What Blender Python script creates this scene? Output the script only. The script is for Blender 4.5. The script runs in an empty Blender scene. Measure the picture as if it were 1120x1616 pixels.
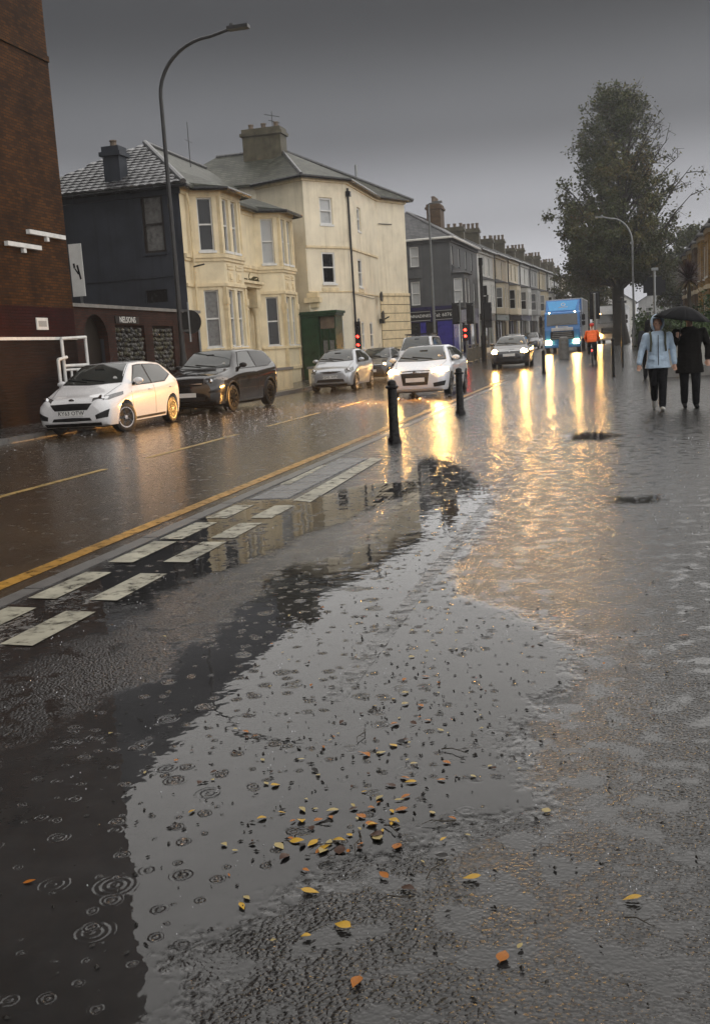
import bpy, bmesh, math, random
from mathutils import Vector, Matrix, noise
from mathutils.bvhtree import BVHTree
R = math.radians
random.seed(7)
sc = bpy.context.scene
COL = sc.collection

# ------------------------------------------------------------------ camera
cam_d = bpy.data.cameras.new('camera'); cam = bpy.data.objects.new('camera', cam_d); COL.objects.link(cam)
cam_d.sensor_fit = 'VERTICAL'; cam_d.sensor_height = 36.0; cam_d.lens = 1600 / 1616 * 36
cam_d.clip_start = 0.05; cam_d.clip_end = 6000
PITCH, ROLL, YAW = R(8.9686), R(3.5478), R(14.5836)
_F = Vector((-math.sin(YAW) * math.cos(PITCH), math.cos(YAW) * math.cos(PITCH), -math.sin(PITCH)))
_R = Vector((math.cos(YAW), math.sin(YAW), 0)); _U = _R.cross(_F)
_R2 = _R * math.cos(ROLL) - _U * math.sin(ROLL); _U2 = _U * math.cos(ROLL) + _R * math.sin(ROLL)
cam.matrix_world = Matrix(((_R2.x, _U2.x, -_F.x, 0), (_R2.y, _U2.y, -_F.y, 0), (_R2.z, _U2.z, -_F.z, 1.45), (0, 0, 0, 1)))
sc.camera = cam

# ------------------------------------------------------------------ world, sun, exposure
SUN_EL, SUN_AZ = R(48), R(84)           # azimuth from +Y towards +X; the cloud spreads its light over most of the sky
w = bpy.data.worlds.new('World'); sc.world = w; w.use_nodes = True
nt = w.node_tree; nt.nodes.clear()
def N(tree, typ, **kw):
    n = tree.nodes.new(typ)
    for k, v in kw.items():
        setattr(n, k, v)
    return n
out = N(nt, 'ShaderNodeOutputWorld'); bg = N(nt, 'ShaderNodeBackground')
sky = N(nt, 'ShaderNodeTexSky', sky_type='NISHITA', sun_disc=False)
sky.sun_elevation = SUN_EL; sky.sun_rotation = SUN_AZ; sky.air_density = 2.0; sky.dust_density = 6.0
hs = N(nt, 'ShaderNodeHueSaturation'); hs.inputs['Saturation'].default_value = 0.12
nt.links.new(sky.outputs[0], hs.inputs['Color'])
tc = N(nt, 'ShaderNodeTexCoord'); sep = N(nt, 'ShaderNodeSeparateXYZ'); nt.links.new(tc.outputs['Generated'], sep.inputs[0])
ramp = N(nt, 'ShaderNodeValToRGB')       # rain cloud: pale at the horizon, heavy and dark overhead
cr = ramp.color_ramp; cr.interpolation = 'EASE'
cr.elements[0].position = 0.0; cr.elements[0].color = (1.0, 1.0, 1.04, 1)
cr.elements[1].position = 1.0; cr.elements[1].color = (0.06, 0.061, 0.066, 1)
for p_, c_ in ((0.06, 0.78), (0.12, 0.45), (0.20, 0.18), (0.30, 0.07)):
    e = cr.elements.new(p_); e.color = (c_, c_ * 1.01, c_ * 1.06, 1)
nt.links.new(sep.outputs['Z'], ramp.inputs[0])
cl = N(nt, 'ShaderNodeTexNoise'); cl.inputs['Scale'].default_value = 2.2; cl.inputs['Detail'].default_value = 4
nt.links.new(tc.outputs['Generated'], cl.inputs['Vector'])
clm = N(nt, 'ShaderNodeMapRange'); clm.inputs[3].default_value = 0.9; clm.inputs[4].default_value = 1.1
nt.links.new(cl.outputs[0], clm.inputs[0])
mul = N(nt, 'ShaderNodeMixRGB', blend_type='MULTIPLY'); mul.inputs[0].default_value = 1
mul2 = N(nt, 'ShaderNodeMixRGB', blend_type='MULTIPLY'); mul2.inputs[0].default_value = 1
kon = N(nt, 'ShaderNodeMixRGB'); kon.inputs[0].default_value = 0.75; kon.inputs[2].default_value = (1.62, 1.62, 1.68, 1)   # cloud cover over the clear sky
nt.links.new(hs.outputs[0], kon.inputs[1]); nt.links.new(kon.outputs[0], mul.inputs[1]); nt.links.new(ramp.outputs[0], mul.inputs[2])
nt.links.new(mul.outputs[0], mul2.inputs[1]); nt.links.new(clm.outputs[0], mul2.inputs[2])
nt.links.new(mul2.outputs[0], bg.inputs[0]); bg.inputs[1].default_value = 0.15
nt.links.new(bg.outputs[0], out.inputs[0])
sd_ = bpy.data.lights.new('sun', 'SUN'); sun = bpy.data.objects.new('sun', sd_); COL.objects.link(sun)
sd_.energy = 1.25; sd_.angle = R(174); sd_.color = (1.0, 0.97, 0.93)
_sv = Vector((math.sin(SUN_AZ) * math.cos(SUN_EL), math.cos(SUN_AZ) * math.cos(SUN_EL), math.sin(SUN_EL)))
sun.rotation_euler = _sv.to_track_quat('Z', 'Y').to_euler(); sun.location = _sv * 60
sc.view_settings.view_transform = 'Standard'; sc.view_settings.look = 'None'
sc.view_settings.gamma = 1; sc.view_settings.exposure = 1.62
sc.render.engine = 'CYCLES'
sc.cycles.use_denoising = True; sc.cycles.max_bounces = 6; sc.cycles.transparent_max_bounces = 16
sc.cycles.sample_clamp_indirect = 6; sc.cycles.caustics_reflective = False; sc.cycles.caustics_refractive = False

# ------------------------------------------------------------------ helpers
def tag(o, label=None, cat=None, group=None, kind=None):
    if label: o['label'] = label
    if cat: o['category'] = cat
    if group: o['group'] = group
    if kind: o['kind'] = kind
    return o
def thing(name, loc, label, cat, group=None, rz=0.0):
    o = bpy.data.objects.new(name, None); COL.objects.link(o); o.location = loc; o.rotation_euler = (0, 0, rz)
    o.empty_display_size = 0.2
    return tag(o, label, cat, group)
def link(name, me, mat=None, parent=None):
    o = bpy.data.objects.new(name, me); COL.objects.link(o)
    if mat is not None and not me.materials: me.materials.append(mat)
    if parent is not None: o.parent = parent
    return o
def copy_tree(o, parent=None):
    c = o.copy(); COL.objects.link(c)
    if parent is not None: c.parent = parent
    for ch in o.children: copy_tree(ch, c)
    return c
class MB:
    """collects shapes for ONE mesh object; off is subtracted when the mesh is made"""
    def __init__(s, off=(0, 0, 0), M=None):
        s.v = []; s.f = []; s.off = Vector(off); s.M = M
    def add(s, vs, fs):
        b = len(s.v)
        for p in vs:
            p = Vector(p)
            s.v.append(s.M @ p if s.M else p)
        s.f += [tuple(b + i for i in f) for f in fs]
    def hexa(s, c):          # 8 corners: bottom ring then top ring
        s.add(c, [(3, 2, 1, 0), (4, 5, 6, 7), (0, 1, 5, 4), (1, 2, 6, 5), (2, 3, 7, 6), (3, 0, 4, 7)])
    def box(s, x0, y0, z0, x1, y1, z1):
        s.hexa([(x0, y0, z0), (x1, y0, z0), (x1, y1, z0), (x0, y1, z0), (x0, y0, z1), (x1, y0, z1), (x1, y1, z1), (x0, y1, z1)])
    def wbox(s, mp, s0, z0, o0, s1, z1, o1):
        s.hexa([mp(s0, z0, o0), mp(s1, z0, o0), mp(s1, z0, o1), mp(s0, z0, o1), mp(s0, z1, o0), mp(s1, z1, o0), mp(s1, z1, o1), mp(s0, z1, o1)])
    def prism(s, poly, z0, z1):
        n = len(poly); top = z1 if callable(z1) else (lambda x, y: z1)
        s.add([(x, y, z0) for x, y in poly] + [(x, y, top(x, y)) for x, y in poly],
              [tuple(range(n - 1, -1, -1)), tuple(range(n, 2 * n))] + [(i, (i + 1) % n, n + (i + 1) % n, n + i) for i in range(n)])
    def tube(s, path, r, n=8, caps=True):
        path = [Vector(p) for p in path]; m = len(path)
        rs = r if isinstance(r, (list, tuple)) else [r] * m
        up = None; vs = []
        for i, p in enumerate(path):
            t = (path[min(i + 1, m - 1)] - path[max(i - 1, 0)])
            t = t.normalized() if t.length > 1e-9 else Vector((0, 0, 1))
            if up is None: up = t.orthogonal().normalized()
            up = (up - t * up.dot(t))
            up = up.normalized() if up.length > 1e-6 else t.orthogonal().normalized()
            sd = t.cross(up)
            for k in range(n):
                a = 2 * math.pi * k / n
                vs.append(p + (up * math.cos(a) + sd * math.sin(a)) * rs[i])
        fs = [(i * n + k, i * n + (k + 1) % n, (i + 1) * n + (k + 1) % n, (i + 1) * n + k) for i in range(m - 1) for k in range(n)]
        if caps: fs += [tuple(range(n - 1, -1, -1)), tuple((m - 1) * n + k for k in range(n))]
        s.add(vs, fs)
    def lathe(s, prof, n=16, c=(0, 0, 0), axis='Z'):
        vs = []; m = len(prof)
        for r, z in prof:
            for k in range(n):
                a = 2 * math.pi * k / n; x, y = r * math.cos(a), r * math.sin(a)
                p = (x, y, z) if axis == 'Z' else ((x, z, y) if axis == 'Y' else (z, x, y))
                vs.append((p[0] + c[0], p[1] + c[1], p[2] + c[2]))
        fs = [(i * n + k, i * n + (k + 1) % n, (i + 1) * n + (k + 1) % n, (i + 1) * n + k) for i in range(m - 1) for k in range(n)]
        fs += [tuple(range(n - 1, -1, -1)), tuple((m - 1) * n + k for k in range(n))]
        s.add(vs, fs)
    def mesh(s, name, smooth=False, fix=True):
        me = bpy.data.meshes.new(name)
        me.from_pydata([tuple(p - s.off) for p in s.v], [], s.f)
        if fix:
            b = bmesh.new(); b.from_mesh(me); bmesh.ops.recalc_face_normals(b, faces=b.faces); b.to_mesh(me); b.free()
        if smooth:
            me.polygons.foreach_set('use_smooth', [True] * len(me.polygons))
            try: me.set_sharp_from_angle(angle=R(38))
            except Exception: pass
        me.update()
        return me
    def build(s, name, mat, parent=None, smooth=False, fix=True):
        return link(name, s.mesh(name, smooth, fix), mat, parent)
SCRATCH = bpy.data.scenes.new('scratch')
def evaluated_mesh(o, name, extra=()):
    """apply an object's modifiers in a scratch scene and hand back the plain mesh"""
    for q in (o, *extra):
        COL.objects.unlink(q); SCRATCH.collection.objects.link(q)
    vl = SCRATCH.view_layers[0]; vl.update(); dg = vl.depsgraph
    me = bpy.data.meshes.new_from_object(o.evaluated_get(dg)); me.name = name
    for q in (o, *extra): bpy.data.objects.remove(q)
    return me
def text_mesh(txt, size, name='lettering', ex=0.004, align='CENTER'):
    cu = bpy.data.curves.new('t', 'FONT'); cu.body = txt; cu.size = size; cu.extrude = ex; cu.align_x = align; cu.align_y = 'CENTER'
    cu.resolution_u = 2
    o = bpy.data.objects.new('t', cu); COL.objects.link(o)
    return evaluated_mesh(o, name)
def lettering(txt, size, M, mat, parent, ex=0.004):
    me = text_mesh(txt, size, ex=ex); me.transform(M); me.materials.clear()
    return link('lettering', me, mat, parent)
def gz(y):
    """the street climbs gently beyond the crossing"""
    return 0.0 if y < 40 else 1.25 * (1 - math.exp(-(y - 40) / 60.0))

# ------------------------------------------------------------------ materials
def principled(name):
    m = bpy.data.materials.new(name); m.use_nodes = True
    return m, m.node_tree, m.node_tree.nodes['Principled BSDF']
def L(t, a, b): t.links.new(a, b)
def vary(name, col, rough=0.5, scale=4.0, amt=0.25, bump=0.0, bscale=60.0, metal=0.0, coat=0.0, streak=0.0, dark=(0.5, 0.5, 0.5), stain=0.0, spec=0.25):
    """plain surface with uneven tone, optional vertical rain streaks, grime patches and fine relief"""
    m, t, b = principled(name)
    tc = N(t, 'ShaderNodeTexCoord')
    n1 = N(t, 'ShaderNodeTexNoise'); n1.inputs['Scale'].default_value = scale; n1.inputs['Detail'].default_value = 4
    L(t, tc.outputs['Object'], n1.inputs['Vector'])
    mr = N(t, 'ShaderNodeMapRange'); mr.inputs[1].default_value = 0.25; mr.inputs[2].default_value = 0.75
    mr.inputs[3].default_value = 1 - amt; mr.inputs[4].default_value = 1 + amt * 0.6
    L(t, n1.outputs[0], mr.inputs[0])
    mx = N(t, 'ShaderNodeMixRGB', blend_type='MULTIPLY'); mx.inputs[0].default_value = 1; mx.inputs[1].default_value = (*col, 1)
    L(t, mr.outputs[0], mx.inputs[2]); last = mx.outputs[0]
    if streak > 0:
        mp = N(t, 'ShaderNodeMapping'); mp.inputs['Scale'].default_value = (3.2, 3.2, 0.16); L(t, tc.outputs['Object'], mp.inputs[0])
        n2 = N(t, 'ShaderNodeTexNoise'); n2.inputs['Scale'].default_value = 1.6; n2.inputs['Detail'].default_value = 5; L(t, mp.outputs[0], n2.inputs['Vector'])
        r2 = N(t, 'ShaderNodeMapRange'); r2.inputs[1].default_value = 0.52; r2.inputs[2].default_value = 0.75; r2.inputs[4].default_value = streak
        L(t, n2.outputs[0], r2.inputs[0])
        m2 = N(t, 'ShaderNodeMixRGB', blend_type='MULTIPLY'); m2.inputs[2].default_value = (*dark, 1)
        L(t, r2.outputs[0], m2.inputs[0]); L(t, last, m2.inputs[1]); last = m2.outputs[0]
    if stain > 0:
        n3 = N(t, 'ShaderNodeTexNoise'); n3.inputs['Scale'].default_value = 0.7; n3.inputs['Detail'].default_value = 8; n3.inputs['Roughness'].default_value = 0.7
        L(t, tc.outputs['Object'], n3.inputs['Vector'])
        r3 = N(t, 'ShaderNodeMapRange'); r3.inputs[1].default_value = 0.5; r3.inputs[2].default_value = 0.72; r3.inputs[4].default_value = stain
        L(t, n3.outputs[0], r3.inputs[0])
        m3 = N(t, 'ShaderNodeMixRGB', blend_type='MULTIPLY'); m3.inputs[2].default_value = (*dark, 1)
        L(t, r3.outputs[0], m3.inputs[0]); L(t, last, m3.inputs[1]); last = m3.outputs[0]
    L(t, last, b.inputs['Base Color'])
    rr = N(t, 'ShaderNodeMapRange'); rr.inputs[3].default_value = max(0.02, rough - 0.1); rr.inputs[4].default_value = min(1, rough + 0.1)
    L(t, n1.outputs[0], rr.inputs[0]); L(t, rr.outputs[0], b.inputs['Roughness'])
    b.inputs['Metallic'].default_value = metal; b.inputs['Coat Weight'].default_value = coat; b.inputs['Coat Roughness'].default_value = 0.04
    b.inputs['Specular IOR Level'].default_value = spec
    if bump > 0:
        n4 = N(t, 'ShaderNodeTexNoise'); n4.inputs['Scale'].default_value = bscale; n4.inputs['Detail'].default_value = 4
        L(t, tc.outputs['Object'], n4.inputs['Vector'])
        bp = N(t, 'ShaderNodeBump'); bp.inputs['Strength'].default_value = bump; bp.inputs['Distance'].default_value = 0.02
        L(t, n4.outputs[0], bp.inputs['Height']); L(t, bp.outputs[0], b.inputs['Normal'])
    return m
def emit(name, col, strength):
    m, t, b = principled(name)
    b.inputs['Base Color'].default_value = (*col, 1); b.inputs['Emission Color'].default_value = (*col, 1); b.inputs['Emission Strength'].default_value = strength
    return m
def brick_mat(name, c1, c2, mortar, bw=0.225, bh=0.075, plane='YZ', rough=0.6, wear=0.5):
    m, t, b = principled(name)
    tc = N(t, 'ShaderNodeTexCoord'); sp = N(t, 'ShaderNodeSeparateXYZ'); L(t, tc.outputs['Object'], sp.inputs[0])
    cb = N(t, 'ShaderNodeCombineXYZ')
    a = N(t, 'ShaderNodeMath', operation='ADD'); L(t, sp.outputs['X'], a.inputs[0]); L(t, sp.outputs['Y'], a.inputs[1])
    L(t, a.outputs[0], cb.inputs[0]); L(t, sp.outputs['Z'], cb.inputs[1])
    br = N(t, 'ShaderNodeTexBrick'); br.inputs['Scale'].default_value = 1.0
    br.inputs['Brick Width'].default_value = bw; br.inputs['Row Height'].default_value = bh; br.inputs['Mortar Size'].default_value = 0.009
    br.inputs['Color1'].default_value = (*c1, 1); br.inputs['Color2'].default_value = (*c2, 1); br.inputs['Mortar'].default_value = (*mortar, 1)
    br.inputs['Bias'].default_value = -0.1
    L(t, cb.outputs[0], br.inputs['Vector'])
    n = N(t, 'ShaderNodeTexNoise'); n.inputs['Scale'].default_value = 0.9; n.inputs['Detail'].default_value = 9; n.inputs['Roughness'].default_value = 0.7
    L(t, tc.outputs['Object'], n.inputs['Vector'])
    mr = N(t, 'ShaderNodeMapRange'); mr.inputs[1].default_value = 0.3; mr.inputs[2].default_value = 0.7; mr.inputs[3].default_value = 1 - wear; mr.inputs[4].default_value = 1.25
    L(t, n.outputs[0], mr.inputs[0])
    mx = N(t, 'ShaderNodeMixRGB', blend_type='MULTIPLY'); mx.inputs[0].default_value = 1
    L(t, br.outputs['Color'], mx.inputs[1]); L(t, mr.outputs[0], mx.inputs[2]); L(t, mx.outputs[0], b.inputs['Base Color'])
    bp = N(t, 'ShaderNodeBump'); bp.inputs['Strength'].default_value = 0.8; bp.inputs['Distance'].default_value = 0.012; bp.invert = True
    L(t, br.outputs['Fac'], bp.inputs['Height']); L(t, bp.outputs[0], b.inputs['Normal'])
    b.inputs['Roughness'].default_value = rough; b.inputs['Specular IOR Level'].default_value = 0.06
    return m
def slate_mat(name, col, rowh=0.22, roww=0.3, rough=0.5):
    """roof covering of overlapping slates: rows follow height"""
    m, t, b = principled(name)
    tc = N(t, 'ShaderNodeTexCoord'); sp = N(t, 'ShaderNodeSeparateXYZ'); L(t, tc.outputs['Object'], sp.inputs[0])
    a = N(t, 'ShaderNodeMath', operation='ADD'); L(t, sp.outputs['X'], a.inputs[0]); L(t, sp.outputs['Y'], a.inputs[1])
    cb = N(t, 'ShaderNodeCombineXYZ'); L(t, a.outputs[0], cb.inputs[0]); L(t, sp.outputs['Z'], cb.inputs[1])
    br = N(t, 'ShaderNodeTexBrick'); br.inputs['Scale'].default_value = 1; br.inputs['Brick Width'].default_value = roww; br.inputs['Row Height'].default_value = rowh * 0.55
    br.inputs['Mortar Size'].default_value = 0.012; br.inputs['Color1'].default_value = (*[c * 0.75 for c in col], 1); br.inputs['Color2'].default_value = (*[c * 1.3 for c in col], 1)
    br.inputs['Mortar'].default_value = (*[c * 0.35 for c in col], 1); L(t, cb.outputs[0], br.inputs['Vector'])
    n = N(t, 'ShaderNodeTexNoise'); n.inputs['Scale'].default_value = 1.4; n.inputs['Detail'].default_value = 7; L(t, tc.outputs['Object'], n.inputs['Vector'])
    mr = N(t, 'ShaderNodeMapRange'); mr.inputs[1].default_value = 0.3; mr.inputs[2].default_value = 0.7; mr.inputs[3].default_value = 0.6; mr.inputs[4].default_value = 1.3; L(t, n.outputs[0], mr.inputs[0])
    mx = N(t, 'ShaderNodeMixRGB', blend_type='MULTIPLY'); mx.inputs[0].default_value = 1; L(t, br.outputs['Color'], mx.inputs[1]); L(t, mr.outputs[0], mx.inputs[2])
    L(t, mx.outputs[0], b.inputs['Base Color']); b.inputs['Roughness'].default_value = rough; b.inputs['Specular IOR Level'].default_value = 0.25
    bp = N(t, 'ShaderNodeBump'); bp.inputs['Strength'].default_value = 0.7; bp.inputs['Distance'].default_value = 0.02; bp.invert = True
    L(t, br.outputs['Fac'], bp.inputs['Height']); L(t, bp.outputs[0], b.inputs['Normal'])
    return m
M = {}
M['cream'] = vary('cream_stucco', (0.82, 0.71, 0.49), 0.5, 1.5, 0.16, 0.25, 40, streak=0.45, dark=(0.58, 0.54, 0.46), stain=0.38)
M['cream_pale'] = vary('pale_cream_stucco', (0.82, 0.74, 0.57), 0.5, 1.2, 0.14, 0.25, 40, streak=0.42, dark=(0.6, 0.57, 0.5), stain=0.5)
M['cream_trim'] = vary('cream_trim', (0.78, 0.65, 0.42), 0.45, 3, 0.2, 0.15, 40, streak=0.4, dark=(0.5, 0.47, 0.4))
M['charcoal'] = vary('charcoal_render', (0.042, 0.047, 0.058), 0.5, 1.2, 0.3, 0.3, 30, streak=0.5, spec=0.12)
M['grey_render'] = vary('grey_render', (0.085, 0.088, 0.092), 0.5, 1.2, 0.25, 0.3, 30, streak=0.5)
M['white_paint'] = vary('white_paint', (0.72, 0.72, 0.70), 0.4, 6, 0.14, 0.1, 30, streak=0.3, dark=(0.6, 0.58, 0.55))
M['offwhite'] = vary('offwhite_stucco', (0.66, 0.65, 0.61), 0.5, 1.4, 0.2, 0.2, 30, streak=0.6, stain=0.3)
M['buff'] = vary('buff_stucco', (0.58, 0.50, 0.36), 0.5, 1.4, 0.2, 0.2, 30, streak=0.6, stain=0.3)
M['stonegrey'] = vary('grey_stucco', (0.36, 0.36, 0.355), 0.5, 1.4, 0.2, 0.2, 30, streak=0.6, stain=0.3)
M['black_paint'] = vary('black_paint', (0.016, 0.016, 0.017), 0.25, 8, 0.3, 0.08, 60)
M['iron_black'] = vary('black_cast_iron', (0.012, 0.011, 0.011), 0.28, 14, 0.35, 0.25, 40, spec=0.14)
M['galv'] = vary('galvanised_steel', (0.24, 0.25, 0.25), 0.38, 6, 0.25, 0.1, 60, metal=0.7, streak=0.4)
M['lamp_steel'] = vary('painted_lamp_steel', (0.13, 0.135, 0.135), 0.36, 6, 0.25, 0.1, 60, metal=0.5, streak=0.4)
M['dark_steel'] = vary('dark_lamp_steel', (0.045, 0.045, 0.045), 0.4, 6, 0.25, 0.1, 60, metal=0.3)
M['brick_orange'] = brick_mat('weathered_orange_brick', (0.095, 0.036, 0.007), (0.038, 0.015, 0.005), (0.024, 0.017, 0.010), wear=0.65)
M['brick_maroon'] = brick_mat('maroon_painted_brick', (0.034, 0.005, 0.005), (0.024, 0.004, 0.004), (0.016, 0.004, 0.004), wear=0.5)
M['brick_low'] = brick_mat('dark_brown_brick', (0.022, 0.010, 0.008), (0.015, 0.008, 0.006), (0.013, 0.011, 0.010), wear=0.5)
M['brick_dark'] = brick_mat('garden_wall_brick', (0.06, 0.024, 0.018), (0.035, 0.018, 0.015), (0.03, 0.026, 0.024), wear=0.5)
M['brick_yellow'] = brick_mat('yellow_stock_brick', (0.36, 0.215, 0.055), (0.25, 0.14, 0.04), (0.17, 0.14, 0.09), wear=0.4)
M['brick_brown'] = brick_mat('brown_stock_brick', (0.13, 0.08, 0.045), (0.085, 0.052, 0.03), (0.10, 0.08, 0.06), wear=0.4)
M['slate'] = slate_mat('grey_slate', (0.075, 0.075, 0.078))
M['slate_moss'] = slate_mat('mossy_slate', (0.07, 0.072, 0.055))
M['tile_grey'] = vary('grey_concrete_tile', (0.095, 0.095, 0.098), 0.3, 9, 0.45, 0.3, 60)
M['chimney'] = vary('sooty_stone', (0.10, 0.088, 0.058), 0.6, 2.5, 0.5, 0.5, 20, streak=0.6)
M['pot'] = vary('terracotta_pot', (0.16, 0.12, 0.085), 0.6, 5, 0.4)
M['flint'] = None
M['glass'] = vary('window_glass', (0.012, 0.013, 0.015), 0.10, 2, 0.4, spec=0.35)
M['blind'] = vary('white_blind_behind_glass', (0.42, 0.43, 0.43), 0.3, 1.5, 0.15, coat=0.4)
M['curtain'] = vary('net_curtain_behind_glass', (0.16, 0.16, 0.155), 0.3, 9, 0.4, coat=0.3)
M['timber_dark'] = vary('dark_timber', (0.03, 0.024, 0.02), 0.4, 6, 0.3)
M['green_paint'] = vary('dark_green_paint', (0.012, 0.045, 0.02), 0.3, 3, 0.5, 0.15, 30)
M['blue_shop'] = vary('royal_blue_paint', (0.035, 0.03, 0.26), 0.3, 3, 0.3)
M['navy_shop'] = vary('navy_paint', (0.018, 0.016, 0.07), 0.3, 3, 0.3)
M['sign_black'] = vary('black_signboard', (0.012, 0.012, 0.014), 0.3, 3, 0.3)
M['sign_white'] = vary('white_sign_lettering', (0.75, 0.75, 0.72), 0.4, 3, 0.1)
M['tyre'] = vary('wet_tyre_rubber', (0.012, 0.012, 0.012), 0.38, 20, 0.3, 0.2, 60)
M['rim'] = vary('alloy_rim', (0.42, 0.42, 0.43), 0.28, 8, 0.2, metal=0.85)
M['rim_dark'] = vary('dark_alloy_rim', (0.03, 0.03, 0.03), 0.22, 8, 0.2, metal=0.6)
M['car_glass'] = vary('car_glass', (0.030, 0.036, 0.035), 0.045, 2, 0.3, spec=0.9)
M['plastic'] = vary('black_plastic', (0.014, 0.014, 0.015), 0.35, 10, 0.3, 0.1, 80)
M['chrome'] = vary('chrome', (0.6, 0.6, 0.61), 0.12, 8, 0.1, metal=1.0)
M['plate'] = vary('number_plate', (0.70, 0.70, 0.68), 0.35, 8, 0.1)
M['plate_ink'] = vary('plate_lettering', (0.012, 0.012, 0.014), 0.4, 8, 0.1)
M['lens'] = vary('headlamp_lens', (0.16, 0.165, 0.17), 0.10, 30, 0.6, metal=0.4, coat=0.8)
M['glass_tint'] = vary('tinted_car_glass', (0.008, 0.009, 0.009), 0.06, 2, 0.3, spec=0.35)
M['lens_dark'] = vary('smoked_headlamp_lens', (0.06, 0.06, 0.062), 0.06, 30, 0.5, coat=1.0)
M['lamp_on'] = emit('lit_headlamp', (1.0, 0.52, 0.12), 110.0)
M['lamp_glow'] = emit('glowing_headlamp_lens', (1.0, 0.55, 0.16), 45.0)
M['lamp_dim'] = emit('sidelight', (1.0, 0.62, 0.25), 7.0)
M['red_on'] = emit('lit_red_signal', (1.0, 0.02, 0.012), 7.0)
M['red_small'] = emit('lit_red_tail_lamp', (1.0, 0.03, 0.02), 8.0)
M['red_lens'] = vary('red_tail_lens', (0.35, 0.01, 0.01), 0.1, 8, 0.2, coat=1.0)
M['amber_refl'] = vary('amber_reflector', (0.55, 0.2, 0.02), 0.15, 8, 0.2, coat=1.0)
M['skin'] = vary('skin', (0.42, 0.25, 0.18), 0.45, 9, 0.1)
M['hair'] = vary('dark_hair', (0.02, 0.015, 0.012), 0.5, 20, 0.3)
M['jacket_blue'] = vary('pale_blue_waterproof', (0.40, 0.51, 0.63), 0.42, 5, 0.25, 0.5, 14)
M['cloth_black'] = vary('black_cloth', (0.010, 0.010, 0.011), 0.6, 6, 0.3, 0.4, 20, spec=0.04)
M['cloth_dark'] = vary('dark_brown_cloth', (0.010, 0.009, 0.008), 0.75, 6, 0.3, 0.4, 20, spec=0.04)
M['cloth_navy'] = vary('dark_grey_cloth', (0.028, 0.03, 0.036), 0.6, 6, 0.3, 0.4, 20, spec=0.04)
M['strap'] = vary('olive_strap', (0.06, 0.062, 0.04), 0.6, 6, 0.3)
M['shoe_pale'] = vary('pale_shoe', (0.42, 0.41, 0.38), 0.5, 8, 0.2)
M['orange'] = vary('orange_cycling_jacket', (0.85, 0.13, 0.012), 0.45, 5, 0.2, 0.4, 16)
M['helmet_red'] = vary('red_helmet', (0.62, 0.03, 0.02), 0.25, 6, 0.1, coat=0.6)
M['umb_black'] = vary('black_umbrella_cloth', (0.008, 0.008, 0.009), 0.6, 6, 0.3, spec=0.04)
M['umb_grey'] = vary('grey_umbrella_cloth', (0.15, 0.15, 0.155), 0.35, 6, 0.2, spec=0.04)
M['lorry_blue'] = vary('lorry_blue_paint', (0.03, 0.19, 0.52), 0.25, 3, 0.15, coat=0.6)
M['lorry_blue_light'] = vary('lorry_light_blue', (0.07, 0.36, 0.74), 0.25, 3, 0.1, coat=0.6)
M['lorry_side'] = vary('grey_lorry_side', (0.20, 0.21, 0.23), 0.4, 3, 0.2, streak=0.4)
M['lorry_white'] = vary('white_lorry_paint', (0.62, 0.63, 0.64), 0.35, 3, 0.12, streak=0.3)
M['concrete'] = vary('concrete', (0.20, 0.195, 0.185), 0.5, 5, 0.3, 0.4, 40, streak=0.3)
M['garden_wall'] = vary('white_garden_wall', (0.40, 0.40, 0.37), 0.5, 2, 0.25, 0.3, 30, streak=0.7)
M['rail_steel'] = vary('guard_rail_steel', (0.22, 0.20, 0.16), 0.3, 6, 0.2, metal=0.7)
M['yellow_line'] = None
def paint(name, c, rough=0.25, flake=0.06):
    return vary(name, c, rough, 40, flake, coat=1.0)
M['p_white'] = paint('white_car_paint', (0.72, 0.72, 0.73))
M['p_black'] = paint('black_car_paint', (0.012, 0.012, 0.013), 0.15)
M['p_silver'] = vary('silver_car_paint', (0.45, 0.47, 0.50), 0.3, 60, 0.1, metal=0.6, coat=1.0)
M['p_white2'] = paint('white_silver_car_paint', (0.66, 0.68, 0.72))
M['p_dark'] = paint('dark_grey_car_paint', (0.035, 0.036, 0.04), 0.2)
M['p_grey'] = vary('grey_car_paint', (0.12, 0.125, 0.14), 0.3, 60, 0.1, metal=0.5, coat=1.0)

# ------------------------------------------------------------------ ground, road, pavement, water
import numpy as np
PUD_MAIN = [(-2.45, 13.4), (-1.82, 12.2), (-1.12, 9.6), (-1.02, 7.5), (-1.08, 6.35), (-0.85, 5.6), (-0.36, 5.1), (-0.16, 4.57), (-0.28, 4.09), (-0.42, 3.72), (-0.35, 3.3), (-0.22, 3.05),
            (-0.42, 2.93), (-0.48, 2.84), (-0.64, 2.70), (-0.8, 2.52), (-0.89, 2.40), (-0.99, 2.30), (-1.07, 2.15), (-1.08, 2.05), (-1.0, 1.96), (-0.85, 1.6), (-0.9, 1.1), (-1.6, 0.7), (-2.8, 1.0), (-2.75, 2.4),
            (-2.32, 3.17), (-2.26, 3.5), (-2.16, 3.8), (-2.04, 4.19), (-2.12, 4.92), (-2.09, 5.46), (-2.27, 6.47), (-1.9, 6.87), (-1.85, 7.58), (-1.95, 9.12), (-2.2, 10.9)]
PUD_SIDE = [(-3.62, 3.6), (-2.98, 3.7), (-2.88, 4.6), (-2.76, 4.9), (-2.78, 5.68), (-2.79, 6.2), (-2.56, 6.69), (-2.47, 7.63), (-2.25, 8.65), (-2.02, 9.94), (-2.1, 10.9), (-2.7, 10.6), (-2.95, 9.6), (-3.68, 9.7), (-3.66, 7.2), (-3.66, 5.4)]
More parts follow.
